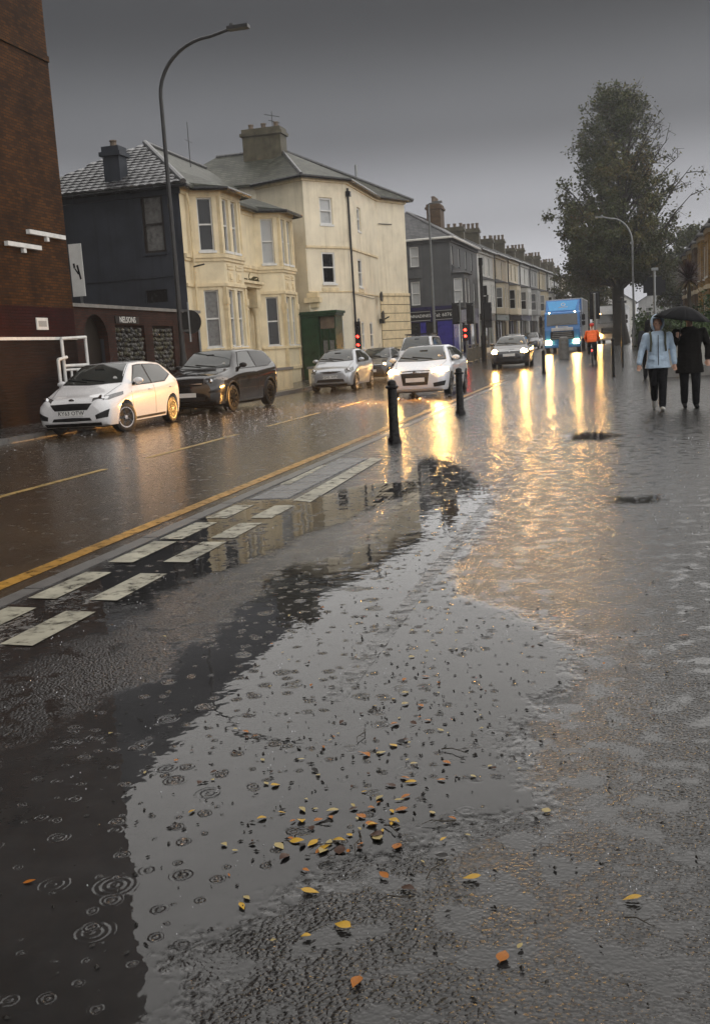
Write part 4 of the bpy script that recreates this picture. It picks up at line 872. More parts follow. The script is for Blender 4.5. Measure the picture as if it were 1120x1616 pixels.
for a_, b_, tx, sz in ((7.62, 9.32, 'CANNADINES', 0.285), (9.5, 10.78, 'Tel: 6076', 0.33)):
    m = MB(off); m.wbox(mF, a_, 3.22, -0.02, b_, 3.8, 0.06); bo = m.build('fascia_sign', M['sign_black'], gs)
    m = MB(off); m.wbox(mF, a_, 3.2, -0.02, b_, 3.24, 0.075); m.wbox(mF, a_, 3.78, -0.02, b_, 3.82, 0.075); m.build('sign_border', M['stonegrey'], bo)
    lettering(tx, sz, Matrix.Translation(Vector(mF((a_ + b_) / 2, 3.51, 0.07)) - off) @ Matrix.Rotation(R(90), 4, 'X'), M['sign_white'], bo, 0.006)
ev = [(*b, GH) for b in offset_poly([(-21, 68.0), tuple(T0), tuple(T1)], 0.32)]
gap, gap2 = (-13.6, 71.6, 10.75), (-12.9, 79.0, 10.75)
grf = roof_solid(gs, [[ev[0], ev[1], gap, (-21, 71.6, 10.75)], [ev[1], ev[2], gap2, gap], [(-21, 71.6, 10.75), gap, gap2, (-21, 79, GH)]], 'slate')
m = MB(off); m.tube([ev[1], gap], 0.09, 6); m.tube([gap, gap2], 0.09, 6); m.build('ridge_tiles', M['tile_grey'], grf, True)
m = MB(off); m.tube(ev, 0.08, 6); m.build('gutter', M['offwhite'], gs)
chimney(gs, grf, -12.9, 75.6, -11.9, 77.4, 9.2, 11.7, 5, 'y', 'brick_brown')

# ------------------------------------------------------------------ terrace beyond, each house its own
TERR_LOOK = [('offwhite', 'white painted terraced house beside the grey corner shop'), ('buff', 'buff stucco terraced house with projecting first floor bay'), ('cream_pale', 'pale cream terraced house over a brown shopfront'),
             ('offwhite', 'white terraced house with pale sign over its shop'), ('stonegrey', 'grey stucco terraced house with tall narrow windows'), ('buff', 'buff terraced house next to the grey stucco one'),
             ('offwhite', 'off-white terraced house far along the row'), ('stonegrey', 'small grey terraced house far along the row'), ('buff', 'distant buff terraced house by the big tree'), ('offwhite', 'distant white terraced house by the big tree'), ('stonegrey', 'last grey terraced house before the trees')]
def along(s):
    for (a, b) in zip(TER[1:], TER[2:]):
        d = Vector(b) - Vector(a)
        if s <= d.length: return Vector(a) + d.normalized() * s
        s -= d.length
    return Vector(TER[-1])
SHOPM = ['timber_dark', 'green_paint', 'brick_low', 'navy_shop', 'stonegrey', 'timber_dark']
for k, (mat, lab) in enumerate(TERR_LOOK):
    w0, w1 = along(0.03 + k * 6.4), along((k + 1) * 6.4)
    zb = gz((w0.y + w1.y) / 2); H = zb + 7.95
    t = thing('terraced_house', ((w0.x + w1.x) / 2, (w0.y + w1.y) / 2, zb), lab, 'house', 'terraced houses along the left side of the street'); off = t.location
    mp = plane(w0, w1); W = mp.len
    top = [(0.5, zb + 6.15, 1.15, zb + 7.5), (2.2, zb + 6.15, 2.85, zb + 7.5), (4.3, zb + 6.15, 4.95, zb + 7.5)] if k % 2 == 0 else [(0.9, zb + 6.1, 1.6, zb + 7.5), (3.6, zb + 6.1, 4.3, zb + 7.5)]
    side = [(W - 1.5, zb + 3.7, W - 0.8, zb + 5.25)]
    m = MB(off); facade(m, mp, zb - 0.1, H, top + side + [(0.5, zb + 0.5, W - 2.0, zb + 2.6), (W - 1.6, zb + 0.1, W - 0.7, zb + 2.5)], 0.15)
    facade(m, plane(w1, w1 + Vector((-8, 0.6))), zb, H); facade(m, plane(w0 + Vector((-8, 0.6)), w0), zb, H); m.build('wall', M[mat], t)
    for j, q in enumerate(top): window(t, mp, *q, *random.choice([('glass', 'glass'), ('curtain', 'glass'), ('blind', 'curtain'), ('curtain', 'curtain')]), sill=None)
    for q in side: window(t, mp, *q, 'curtain', 'glass', sill=None)
    m = MB(off); m.wbox(mp, 0.45, zb + 0.4, -0.25, W - 1.95, zb + 2.65, -0.12); m.build('shop_window', M['glass'], t)
    m = MB(off); m.wbox(mp, W - 1.65, zb, -0.25, W - 0.65, zb + 2.55, -0.12); m.build('door', M['timber_dark'], t)
    m = MB(off); m.wbox(mp, 0.2, zb + 2.62, -0.02, W - 0.3, zb + 3.1, 0.16); m.build('fascia', M[SHOPM[k % 6]], t)
    for a_, b_ in ((0.2, 0.48), (W - 1.95, W - 1.68), (2.2, 2.3)):
        m = MB(off); m.wbox(mp, a_, zb + 0.1, -0.1, b_, zb + 2.6, 0.05); m.build('shop_pilaster', M[SHOPM[(k + 1) % 6]], t)
    bay = [tuple(mp(0.5, 0, 0)[:2]), tuple(mp(1.0, 0, 0.7)[:2]), tuple(mp(3.2, 0, 0.7)[:2]), tuple(mp(3.7, 0, 0)[:2])]
    bm = MB(off); bw = [[(0.13, 0.72)], [(0.25, 0.85), (1.3, 1.9)], [(0.13, 0.72)]]
    for i in range(3):
        q = plane(bay[i], bay[i + 1]); facade(bm, q, zb + 3.1, zb + 5.65, [(a, zb + 3.6, b, zb + 5.25) for a, b in bw[i]], 0.12)
    bm.prism(bay, zb + 3.08, zb + 3.14); bm.build('bay_wall', M[mat], t)
    for i in range(3):
        q = plane(bay[i], bay[i + 1])
        for a, b in bw[i]: window(t, q, a, zb + 3.6, b, zb + 5.25, 'curtain' if (i + k) % 2 else 'glass', 'glass', sill=None, rec=0.09)
    e = offset_poly(bay, 0.12); aa, ab = mp(1.1, zb + 5.98, 0.02), mp(3.1, zb + 5.98, 0.02)
    roof_solid(t, [[(*e[0], zb + 5.68), (*e[1], zb + 5.68), aa], [(*e[1], zb + 5.68), (*e[2], zb + 5.68), ab, aa], [(*e[2], zb + 5.68), (*e[3], zb + 5.68), ab]], 'slate', 'bay_roof', 0.06)
    m = MB(off); band(m, mp, H - 0.3, H - 0.02, 0.16); band(m, mp, zb + 5.72, zb + 5.86, 0.06, 3.8); m.build('cornice', M[mat], t)
    a0, a1 = mp(0, H, 0.35), mp(W, H, 0.35); r0, r1 = mp(0, H + 2.1, -3.6), mp(W, H + 2.1, -3.6); c0, c1 = mp(0, H, -7.5), mp(W, H, -7.5)
    rf = roof_solid(t, [[a0, a1, r1, r0], [r0, r1, c1, c0]], 'slate')
    m = MB(off); m.tube([mp(0, H - 0.04, 0.4), mp(W, H - 0.04, 0.4)], 0.07, 6); m.tube([mp(W - 0.1, H - 0.1, 0.2), mp(W - 0.1, zb + 0.1, 0.12)], 0.05, 6); m.build('gutter', M['black_paint'], t)
    p = mp(W - 0.4, 0, -2.9); chimney(t, rf, p[0] - 0.75, p[1] - 0.35, p[0] + 0.75, p[1] + 0.35, H + 0.9, H + (2.75 if k % 2 else 2.35), 4 if k % 2 else 3, 'x', 'chimney', 0.45 if k % 2 else 0.3)
# ------------------------------------------------------------------ brick houses on the right
RB = ['yellow brick bay fronted house nearest the palm', 'yellow brick bay fronted house, second from the palm', 'brown brick bay fronted house, third from the palm', 'yellow brick bay fronted house, fourth from the palm', 'brown brick bay fronted house, last of the row before the trees']
for k in range(7):
    y1, y0 = 46.0 + k * 6.2, 46.0 + (k + 1) * 6.2 - 0.02; xr = 5.75 + 0.10 * k; zb = gz((y0 + y1) / 2)
    lab = 'yellow brick house hidden behind the hedge and umbrella' if k == 0 else ('yellow brick house beside the garden hedge' if k == 1 else RB[k - 2])
    t = thing('bay_house', (xr, (y0 + y1) / 2, zb), lab, 'house', 'brick houses along the right side of the street'); off = t.location
    bmat = 'brick_yellow' if k not in (4, 6) else 'brick_brown'
    mp = plane((xr, y0), (xr, y1)); W = mp.len; H = zb + 6.9
    ops = [(0.5, zb + 4.0, 1.4, zb + 5.9), (0.5, zb + 0.1, 1.5, zb + 2.6)]
    m = MB(off); facade(m, mp, zb - 0.1, H, ops, 0.15); facade(m, plane((xr, y1), (xr + 8, y1)), zb - 0.1, H); facade(m, plane((xr + 8, y0), (xr, y0)), zb - 0.1, H); m.build('wall', M[bmat], t)
    window(t, mp, *ops[0], 'curtain', 'glass'); m = MB(off); m.wbox(mp, 0.45, zb, -0.3, 1.55, zb + 2.65, -0.14); m.build('door', M['timber_dark'], t)
    bay = [tuple(mp(2.0, 0, 0)[:2]), tuple(mp(2.7, 0, 0.8)[:2]), tuple(mp(4.9, 0, 0.8)[:2]), tuple(mp(5.6, 0, 0)[:2])]
    bm = MB(off); bw = [[(0.22, 0.84)], [(0.25, 0.95), (1.25, 1.95)], [(0.22, 0.84)]]
    for i in range(3):
        q = plane(bay[i], bay[i + 1]); facade(bm, q, zb - 0.1, zb + 6.6, [(a, zb + zz, b, zb + zz + 1.9) for a, b in bw[i] for zz in (0.9, 4.0)], 0.12)
    bm.build('bay_wall', M[bmat], t)
    for i in range(3):
        q = plane(bay[i], bay[i + 1])
        for a, b in bw[i]:
            for zz in (0.9, 4.0): window(t, q, a, zb + zz, b, zb + zz + 1.9, 'glass', 'curtain', rec=0.09)
    for a_ in ((0.07, zb + 3.3, zb + 3.55), (0.06, zb + 6.3, zb + 6.58)):
        bd = MB(off); ledge(bd, bay, *a_); bd.build('string_course', M['buff'], t)
    e = offset_poly(bay, 0.25); aa = mp((2.0 + 5.6) / 2, zb + 8.3, -0.4)
    roof_solid(t, [[(*e[0], zb + 6.62), (*e[1], zb + 6.62), aa], [(*e[1], zb + 6.62), (*e[2], zb + 6.62), aa], [(*e[2], zb + 6.62), (*e[3], zb + 6.62), aa]], 'slate', 'bay_roof')
    a0, a1 = mp(0, H, 0.3), mp(W, H, 0.3); r0, r1 = mp(0, H + 2.0, -3.6), mp(W, H + 2.0, -3.6); c0, c1 = mp(0, H, -7.8), mp(W, H, -7.8)
    rf = roof_solid(t, [[a0, a1, r1, r0], [r0, r1, c1, c0]], 'slate')
    chimney(t, rf, xr + 2.6, y1 - 0.0, xr + 4.0, y1 + 0.7, H + 1.0, H + 3.0, 3, 'x', 'brick_brown')
# distant buildings closing the street
for nm, lab, x0, x1, y, h, mat in (('far_house', 'hazy pale gabled house at the end of the street behind the lorries', -3.5, 4.2, 190, 6.0, 'offwhite'), ('far_house', 'hazy grey gabled house far behind the tree trunk', 5.2, 14, 205, 6.5, 'stonegrey'), ('far_house', 'distant buff house closing the street behind the blue lorry', -13, -4.4, 215, 7.5, 'buff')):
    zb = gz(y); t = thing(nm, ((x0 + x1) / 2, y, zb), lab, 'house'); off = t.location; mp = plane((x0, y), (x1, y)); W = x1 - x0
    ops = [(W * f, zb + zz, W * f + 1.1, zb + zz + 1.6) for f in (0.12, 0.42, 0.72) for zz in (0.9, 3.6)]
    m = MB(off); facade(m, mp, zb - .1, zb + h, ops, 0.15); facade(m, plane((x1, y), (x1, y + 8)), zb - .1, zb + h); facade(m, plane((x0, y + 8), (x0, y)), zb - .1, zb + h)
    m.add([(x0, y, zb + h), (x1, y, zb + h), ((x0 + x1) / 2, y, zb + h + 2.6)], [(0, 1, 2)]); m.build('wall', M[mat], t)
    for q in ops: window(t, mp, *q, 'curtain', 'glass')
    xm = (x0 + x1) / 2; roof_solid(t, [[(x0 - .3, y - .3, zb + h - .1), (xm, y - .3, zb + h + 2.7), (xm, y + 8, zb + h + 2.7), (x0 - .3, y + 8, zb + h - .1)], [(x1 + .3, y - .3, zb + h - .1), (x1 + .3, y + 8, zb + h - .1), (xm, y + 8, zb + h + 2.7), (xm, y - .3, zb + h + 2.7)]], 'slate')

# ------------------------------------------------------------------ cars
def lerp(a, b, t): return a + (b - a) * t
def interp(keys, x):
    if x <= keys[0][0]: return keys[0][1:]
    for a, b in zip(keys, keys[1:]):
        if x <= b[0]:
            t = (x - a[0]) / (b[0] - a[0]); return [lerp(p, q, t) for p, q in zip(a[1:], b[1:])]
    return keys[-1][1:]
def car_body_mesh(S):
    """lofted shell: stations run from the nose (d=0) to the tail (d=L)"""
    Lc, W, H = S['L'], S['W'] / 2, S['H']
    cz, hz = S['cowl_z'], S['hood_z']; cd, rd, rr = S['cowl'], S['roof_f'], S['roof_r']; bz = S.get('belt', 0.92); gb = S.get('gb', 0.17); tz = S.get('tail_z', bz + 0.12); td = S.get('tail', 0.12)
    #        d        bottom     shoulder    top        width  topwidth
    keys = [(0.0, gb + 0.13, hz - 0.26, hz - 0.16, 0.70, 0.60), (0.05, gb + 0.06, hz - 0.20, hz - 0.07, 0.83, 0.70), (0.16, gb, hz - 0.13, hz - 0.015, 0.92, 0.74), (0.42, gb, hz - 0.07, hz + 0.035, 0.985, 0.76),
            (cd * 0.8, gb, bz - 0.10, cz - 0.03, 1.0, 0.76), (cd, gb, bz - 0.03, cz + 0.02, 1.0, 0.77), (lerp(cd, rd, 0.5), gb, bz - 0.01, lerp(cz, H, 0.56), 1.0, 0.72), (rd, gb, bz, H - 0.035, 1.0, S.get('roof_w', 0.67)),
            (lerp(rd, rr, 0.45), gb, bz + 0.015, H, 1.0, S.get('roof_w', 0.67)), (rr, gb, bz + S.get('rise', 0.05), H - S.get('drop', 0.06), 1.0, S.get('roof_w', 0.67) - 0.01), (Lc - td - 0.10, gb + 0.01, bz + S.get('rise', 0.05), tz + 0.05, 0.98, 0.72), (Lc - td, gb + 0.02, bz, tz - 0.06, 0.955, 0.74),
            (Lc - 0.04, gb + 0.05, bz - 0.22, bz - 0.10, 0.90, 0.80), (Lc, gb + 0.12, bz - 0.34, bz - 0.26, 0.76, 0.66)]
    keys.sort(key=lambda k: k[0])
    n = 64; ds = sorted(set([round(0.5 * Lc * (1 - math.cos(math.pi * i / n)), 4) for i in range(n + 1)])); st = [list(interp(keys, d)) for d in ds]
    for _ in range(S.get('smooth', 2)):                    # soften the corners of the profile
        s2 = [r[:] for r in st]
        for i in range(1, len(st) - 1):
            for j in range(5): s2[i][j] = 0.25 * st[i - 1][j] + 0.5 * st[i][j] + 0.25 * st[i + 1][j]
        st = s2
    rings = []
    for d, (zb, zs, zt, w, wt) in zip(ds, st):
        ws = W * w; tp = W * wt * (w if d < 0.5 or d > Lc - 0.3 else 1.0); x = Lc / 2 - d
        zs = min(zs, zt - 0.02)
        hgt = zt - zs; k = min(1.0, hgt / 0.35)
        half = [(0.0, zb), (ws * 0.80, zb), (ws * 0.93, zb + 0.03), (ws * 0.965, lerp(zb, zs, 0.18)), (ws * 0.985, lerp(zb, zs, 0.4)), (ws, lerp(zb, zs, 0.66)), (ws * 0.992, lerp(zb, zs, 0.84)), (ws * 0.965, lerp(zb, zs, 0.96)), (lerp(ws * 0.93, ws * 0.92, k), zs + 0.02 * k),
                (lerp(ws * 0.90, lerp(ws * 0.92, tp, 0.38), k), zs + hgt * 0.36), (lerp(ws * 0.87, lerp(ws * 0.92, tp, 0.78), k), zs + hgt * 0.72), (lerp(ws * 0.83, tp, k), zt - 0.055 * max(k, .35)), (lerp(ws * 0.72, tp * 0.90, k), zt - 0.018), (tp * 0.62, zt - 0.004), (tp * 0.3, zt + 0.004), (0.0, zt + 0.006)]
        ring = [(x, y, z) for y, z in half] + [(x, -y, z) for y, z in half[-2:0:-1]]
        rings.append(ring)
    m = MB(); N_ = len(rings[0])
    for r in rings: m.v += [Vector(p) for p in r]
    for i in range(len(rings) - 1):
        for k in range(N_): m.f.append((i * N_ + k, i * N_ + (k + 1) % N_, (i + 1) * N_ + (k + 1) % N_, (i + 1) * N_ + k))
    m.f += [tuple(range(N_ - 1, -1, -1)), tuple((len(rings) - 1) * N_ + k for k in range(N_))]
    return m.mesh('body')
def patch(bvh, top, bot, nu, nv, how, off=0.006, th=0.02):
    """a skin laid on the body between two outlines (3-D points); how = ray direction or 'near'"""
    def at(line, t):
        f = t * (len(line) - 1); i = min(int(f), len(line) - 2); return Vector(line[i]).lerp(Vector(line[i + 1]), f - i)
    m = MB(); V = []
    for j in range(nv + 1):
        for i in range(nu + 1):
            p = at(top, i / nu).lerp(at(bot, i / nu), j / nv)
            if how == 'near': q, nn, _, _ = bvh.find_nearest(p)
            else:
                d = Vector(how); q, nn, _, _ = bvh.ray_cast(p - d * 6, d)
                if q is None: q, nn, _, _ = bvh.find_nearest(p)
                if nn.dot(d) > 0: nn = -nn
            V.append((q, nn))
    n = len(V); m.v = [q + nn * off for q, nn in V] + [q - nn * th for q, nn in V]
    for j in range(nv):
        for i in range(nu):
            a = j * (nu + 1) + i; m.f.append((a, a + 1, a + nu + 2, a + nu + 1)); m.f.append((n + a, n + a + nu + 1, n + a + nu + 2, n + a + 1))
    rim = [i for i in range(nu + 1)] + [(j + 1) * (nu + 1) - 1 for j in range(1, nv + 1)] + [nv * (nu + 1) + i for i in range(nu - 1, -1, -1)] + [j * (nu + 1) for j in range(nv - 1, 0, -1)]
    for a, b in zip(rim, rim[1:] + rim[:1]): m.f.append((a, b, n + b, n + a))
    return m
WHEELS = {}
def wheel_meshes(r, wd, rim, spokes):
    key = (r, wd, rim, spokes)
    if key in WHEELS: return WHEELS[key]
    t = MB(); h = wd / 2; ri = r * 0.68
    t.lathe([(ri, -h * 0.9), (r * 0.86, -h), (r * 0.97, -h * 0.85), (r, -h * 0.5), (r, h * 0.5), (r * 0.97, h * 0.85), (r * 0.86, h), (ri, h * 0.9)], 28, axis='Y')
    tm = t.mesh('tyre', True); tm.materials.append(M['tyre'])
    m = MB(); m.lathe([(ri * 1.02, h * 0.55), (ri * 1.03, h * 0.98), (ri * 0.93, h * 0.97), (ri * 0.90, h * 0.5)], 28, axis='Y')
    for k in range(spokes):
        a = 2 * math.pi * k / spokes; c, s_ = math.cos(a), math.sin(a); px, pz = -s_, c
        for w0, w1, o in ((0.16, 0.10, 0),):
            p = []
            for rr_, ww in ((ri * 0.12, ri * w0), (ri * 0.95, ri * w1 * 1.2)):
                for yy in (h * 0.55, h * 0.90):
                    p.append((c * rr_ + px * ww, yy, s_ * rr_ + pz * ww)); p.append((c * rr_ - px * ww, yy, s_ * rr_ - pz * ww))
            m.hexa([p[0], p[1], p[5], p[4], p[2], p[3], p[7], p[6]])
    m.lathe([(0.0, h * 0.4), (ri * 0.2, h * 0.4), (ri * 0.2, h * 0.97), (0.0, h * 0.99)], 12, axis='Y')
    rm = m.mesh('rim', True); rm.materials.append(M[rim])
    d = MB(); d.lathe([(0.0, -h * 0.8), (ri * 0.97, -h * 0.8), (ri * 0.97, h * 0.2), (0, h * 0.2)], 20, axis='Y'); dm = d.mesh('brake_disc'); dm.materials.append(M['plastic'])
    WHEELS[key] = (tm, rm, dm); return WHEELS[key]
HEADLAMPS = []
def make_car(S, loc, rz, label, name='parked_car', group=None):
    t = thing(name, loc, label, 'car', group, rz); t.scale = (S.get('k', 1.0),) * 3
    Lc, W, H = S['L'], S['W'], S['H']; P = M[S['paint']]
    me = car_body_mesh(S); wr = S.get('wr', 0.31); fa = Lc / 2 - S.get('fover', 0.80); ra = -Lc / 2 + S.get('rover', 0.62)
    bv = bmesh.new(); bv.from_mesh(me); bvh = BVHTree.FromBMesh(bv); bv.free()
    cut = MB()
    for x in (fa, ra):
        for s in (1, -1): cut.lathe([(wr + 0.055, -0.17), (wr + 0.055, 0.3)] if s > 0 else [(wr + 0.055, -0.3), (wr + 0.055, 0.17)], 28, (x, s * (W / 2 - 0.10), wr + 0.01), 'Y')
    cm = cut.mesh('cut'); co = link('cut', cm); bo = link('tmp', me)
    md = bo.modifiers.new('b', 'BOOLEAN'); md.object = co; md.operation = 'DIFFERENCE'; md.solver = 'EXACT'
    me2 = evaluated_mesh(bo, 'body', (co,))
    me2.polygons.foreach_set('use_smooth', [True] * len(me2.polygons))
    try: me2.set_sharp_from_angle(angle=R(32))
    except Exception: pass
    me2.materials.clear(); body = link('body', me2, P, t)
    def put(nm, m, mat, par=t): return m.build(nm, M[mat] if isinstance(mat, str) else mat, par, True)
    # wheels
    tm, rm, dm = wheel_meshes(wr, S.get('tw', 0.195), S.get('rim', 'rim'), S.get('spokes', 5))
    for x, fr in ((fa, 1), (ra, 0)):
        for s in (1, -1):
            wo = link('wheel', tm, None, t); wo.location = (x, s * (W / 2 - 0.115), wr); wo.rotation_euler = (0, random.uniform(0, 6) * 0, (0 if s > 0 else math.pi) + (S.get('steer', 0) if fr else 0))
            link('rim', rm, None, wo); link('brake_disc', dm, None, wo)
    F = Lc / 2; cz, hz, cd, rd, rr, bz = S['cowl_z'], S['hood_z'], S['cowl'], S['roof_f'], S['roof_r'], S.get('belt', 0.92)
    hw = W / 2
    # glass: windscreen seen from the front, side windows seen from the side
    nx = (-1, 0, 0)
    ws_ = put('windscreen', patch(bvh, [(F, -hw * 0.585, H - 0.075), (F, 0, H - 0.05), (F, hw * 0.585, H - 0.075)], [(F, -hw * 0.75, cz + 0.045), (F, 0, cz + 0.02), (F, hw * 0.75, cz + 0.045)], 12, 8, nx, 0.010), 'car_glass')
    put('window_seal', patch(bvh, [(F, -hw * 0.605, H - 0.062), (F, 0, H - 0.038), (F, hw * 0.605, H - 0.062)], [(F, -hw * 0.785, cz + 0.030), (F, 0, cz + 0.004), (F, hw * 0.785, cz + 0.030)], 12, 8, nx, 0.004), 'plastic', ws_)
    mir = MB(); q, nn, _, _ = bvh.ray_cast(Vector((F + 3, 0, H - 0.17)), Vector((-1, 0, 0))); mir.box(q.x + 0.004, -0.11, H - 0.20, q.x + 0.016, 0.11, H - 0.14); put('interior_mirror', mir, 'plastic', ws_)
    tx_ = MB(); q, nn, _, _ = bvh.ray_cast(Vector((F + 3, hw * 0.55, cz + 0.12)), Vector((-1, 0, 0))); tx_.lathe([(0, 0), (0.05, 0), (0.05, 0.004), (0, 0.004)], 12, (q.x + 0.012, hw * 0.55, cz + 0.12), 'X'); put('windscreen_sticker', tx_, 'plate', ws_)
    put('rear_window', patch(bvh, [(-F, -hw * 0.52, H - 0.14), (-F, hw * 0.52, H - 0.14)], [(-F, -hw * 0.62, S.get('tail_z', bz + 0.12) + 0.08), (-F, hw * 0.62, S.get('tail_z', bz + 0.12) + 0.08)], 8, 6, (1, 0, 0)), 'car_glass')
    rise = S.get('rise', 0.05)
    def X(d): return F - d
    zt = H - 0.115
    for s in (1, -1):
        dn = (0, -s, 0); Y = s * 3
        mid = S.get('bpillar', lerp(cd, rr, 0.52)); b0, b1, b2 = cd + 0.30, mid, rr + 0.02
        f0 = rd + 0.08
        w1t = [(X(f0), Y, zt - 0.01), (X(lerp(f0, mid, .5)), Y, zt + 0.008), (X(mid - 0.04), Y, zt + 0.01)]; w1b = [(X(b0), Y, bz + 0.025), (X(lerp(b0, mid, .5)), Y, bz + 0.03), (X(mid - 0.03), Y, bz + 0.035)]
        def grow(line, dz, dx): return [(p[0] + (dx if i == 0 else (-dx if i == len(line) - 1 else 0)), p[1], p[2] + dz) for i, p in enumerate(line)]
        sw = put('side_window', patch(bvh, w1t, w1b, 10, 6, dn, 0.008), 'car_glass'); put('window_seal', patch(bvh, grow(w1t, 0.022, 0.03), grow(w1b, -0.022, 0.04), 10, 6, dn, 0.003), 'plastic', sw)
        if S.get('doors', 4) == 4 or True:
            w2t = [(X(mid + 0.04), Y, zt + 0.01), (X(lerp(mid, rr, .5)), Y, zt), (X(rr - 0.22), Y, zt - 0.035)]; w2b = [(X(mid + 0.05), Y, bz + 0.035), (X(lerp(mid, rr, .6)), Y, bz + 0.05), (X(rr + 0.02), Y, bz + 0.10 + rise)]
            sw = put('side_window', patch(bvh, w2t, w2b, 10, 6, dn, 0.008), S.get('rear_glass', 'car_glass')); put('window_seal', patch(bvh, grow(w2t, 0.022, 0.03), grow(w2b, -0.022, 0.03), 10, 6, dn, 0.003), 'plastic', sw)
        # pillar blackout and door seams
        put('pillar_trim', patch(bvh, [(X(mid - 0.045), Y, zt + 0.012), (X(mid + 0.045), Y, zt + 0.012)], [(X(mid - 0.035), Y, bz + 0.03), (X(mid + 0.055), Y, bz + 0.03)], 1, 6, dn, 0.003), 'plastic')
        for da, db in ((b0 - 0.22, b0 - 0.20), (mid + 0.02, mid + 0.06)):
            put('door_seam', patch(bvh, [(X(da), Y, bz - 0.02), (X(da + 0.013), Y, bz - 0.02)], [(X(db), Y, 0.30), (X(db + 0.013), Y, 0.30)], 1, 8, dn, 0.002), 'plastic')
        put('sill_trim', patch(bvh, [(fa - wr - 0.1, Y, 0.285), (ra + wr + 0.1, Y, 0.285)], [(fa - wr - 0.1, Y, 0.235), (ra + wr + 0.1, Y, 0.235)], 8, 1, dn, 0.004), S.get('sill', 'plastic'))
        for dd in (mid - 0.22, rr - 0.20):
            q, nn, _, _ = bvh.ray_cast(Vector((X(dd), Y, bz - 0.10)), Vector(dn)); hnd = MB(); hnd.tube([q + Vector((0.09, s * 0.005, 0)), q + Vector((0.07, s * 0.035, 0)), q + Vector((-0.07, s * 0.035, 0)), q + Vector((-0.09, s * 0.005, 0))], 0.013, 6); put('door_handle', hnd, P)
        # mirror
        q, nn, _, _ = bvh.ray_cast(Vector((X(cd + 0.42), Y, bz + 0.04)), Vector(dn)); mm = MB()
        prof = [(0.0, -0.055, 0.055), (0.05, -0.085, 0.085), (0.12, -0.08, 0.08), (0.15, -0.03, 0.03)]
        c = q + Vector((0.02, s * 0.05, 0.07)); vs = []
        b = bmesh.new(); bmesh.ops.create_icosphere(b, subdivisions=2, radius=1.0)
        for v in b.verts: mm.v.append(c + Vector((v.co.x * 0.075 - max(0, -v.co.x) * -0.02, v.co.y * 0.115 + s * 0.06, v.co.z * 0.07)))
        for f in b.faces: mm.f.append(tuple(v.index for v in f.verts))
        b.free(); mo = put('door_mirror', mm, S.get('mirror', P))
        st = MB(); st.tube([q - Vector((0, s * 0.02, -0.01)), c + Vector((0, s * 0.01, -0.03))], 0.028, 6); put('mirror_stalk', st, 'plastic', mo)
        # headlamp: wraps from the front round to the wing
        hl = S['lamp']                     # list of (depth from nose, y fraction, z) for top and bottom
        top = [(X(d), s * hw * y, z) for d, y, z in hl[0]]; bot = [(X(d), s * hw * y, z) for d, y, z in hl[1]]
        ho = put('headlight', patch(bvh, top, bot, 8, 4, 'near', 0.008), 'lamp_glow' if S.get('lit') == 'lamp_on' else S.get('lens', 'lens'))
        cy = sum(p[1] for p in top + bot) / len(top + bot) * 0.94; czz = sum(p[2] for p in top + bot) / len(top + bot); cxx = max(p[0] for p in top + bot)
        lit = S.get('lit')
        q, nn, _, _ = bvh.ray_cast(Vector((F + 2, cy, czz)), Vector((-1, 0, 0)))
        if q is None: q, nn, _, _ = bvh.find_nearest(Vector((F, cy, czz)))
        ln = MB(); ln.lathe([(r_ * (1.4 if lit == 'lamp_on' else 1), z_) for r_, z_ in ((0.0, -0.02), (0.062, -0.02), (0.07, 0.012), (0.045, 0.03), (0.0, 0.035))], 14, (q.x, cy, czz), 'X'); put('lamp_bulb', ln, lit if lit else 'chrome', ho)
        if lit == 'lamp_on': HEADLAMPS.append((t, Vector((q.x + 0.06, cy, czz))))
        # tail lamp
        put('tail_light', patch(bvh, [(-F + 0.10, s * hw * 0.80, bz + 0.02), (-F + 0.24, s * hw * 0.97, bz + 0.02)], [(-F + 0.03, s * hw * 0.80, bz - 0.22), (-F + 0.15, s * hw * 0.97, bz - 0.16)], 4, 4, 'near', 0.008), 'red_lens')
        if 'fog' in S:
            ft, fb = S['fog']; put('fog_lamp', patch(bvh, [(X(d), s * hw * y, z) for d, y, z in ft], [(X(d), s * hw * y, z) for d, y, z in fb], 6, 3, nx, 0.007), 'plastic')
    # face
    for g in S.get('grilles', []):
        (y0, y1, z1), (y2, y3, z0), mat = g; put('grille', patch(bvh, [(F, y0, z1), (F, (y0 + y1) / 2, z1 + 0.012), (F, y1, z1)], [(F, y2, z0), (F, (y2 + y3) / 2, z0 - 0.008), (F, y3, z0)], 10, 4, nx, 0.007), mat)
    for g in S.get('bars', []):
        y0, y1, z0, z1, mat = g; put('grille_bar', patch(bvh, [(F, y0, z1), (F, y1, z1)], [(F, y0, z0), (F, y1, z0)], 8, 1, nx, 0.014), mat)
    pz = S.get('plate_z', 0.42); pl = put('number_plate', patch(bvh, [(F, -0.26, pz + 0.056), (F, 0.26, pz + 0.056)], [(F, -0.26, pz - 0.056), (F, 0.26, pz - 0.056)], 4, 1, nx, 0.016), 'plate')
    if S.get('reg'):
        q, nn, _, _ = bvh.ray_cast(Vector((F + 2, 0, pz)), Vector((-1, 0, 0)))
        lettering(S['reg'], 0.115, Matrix.Translation((q.x + 0.017, 0, pz)) @ Matrix.Rotation(R(90), 4, 'Z') @ Matrix.Rotation(R(90), 4, 'X'), M['plate_ink'], pl, 0.002)
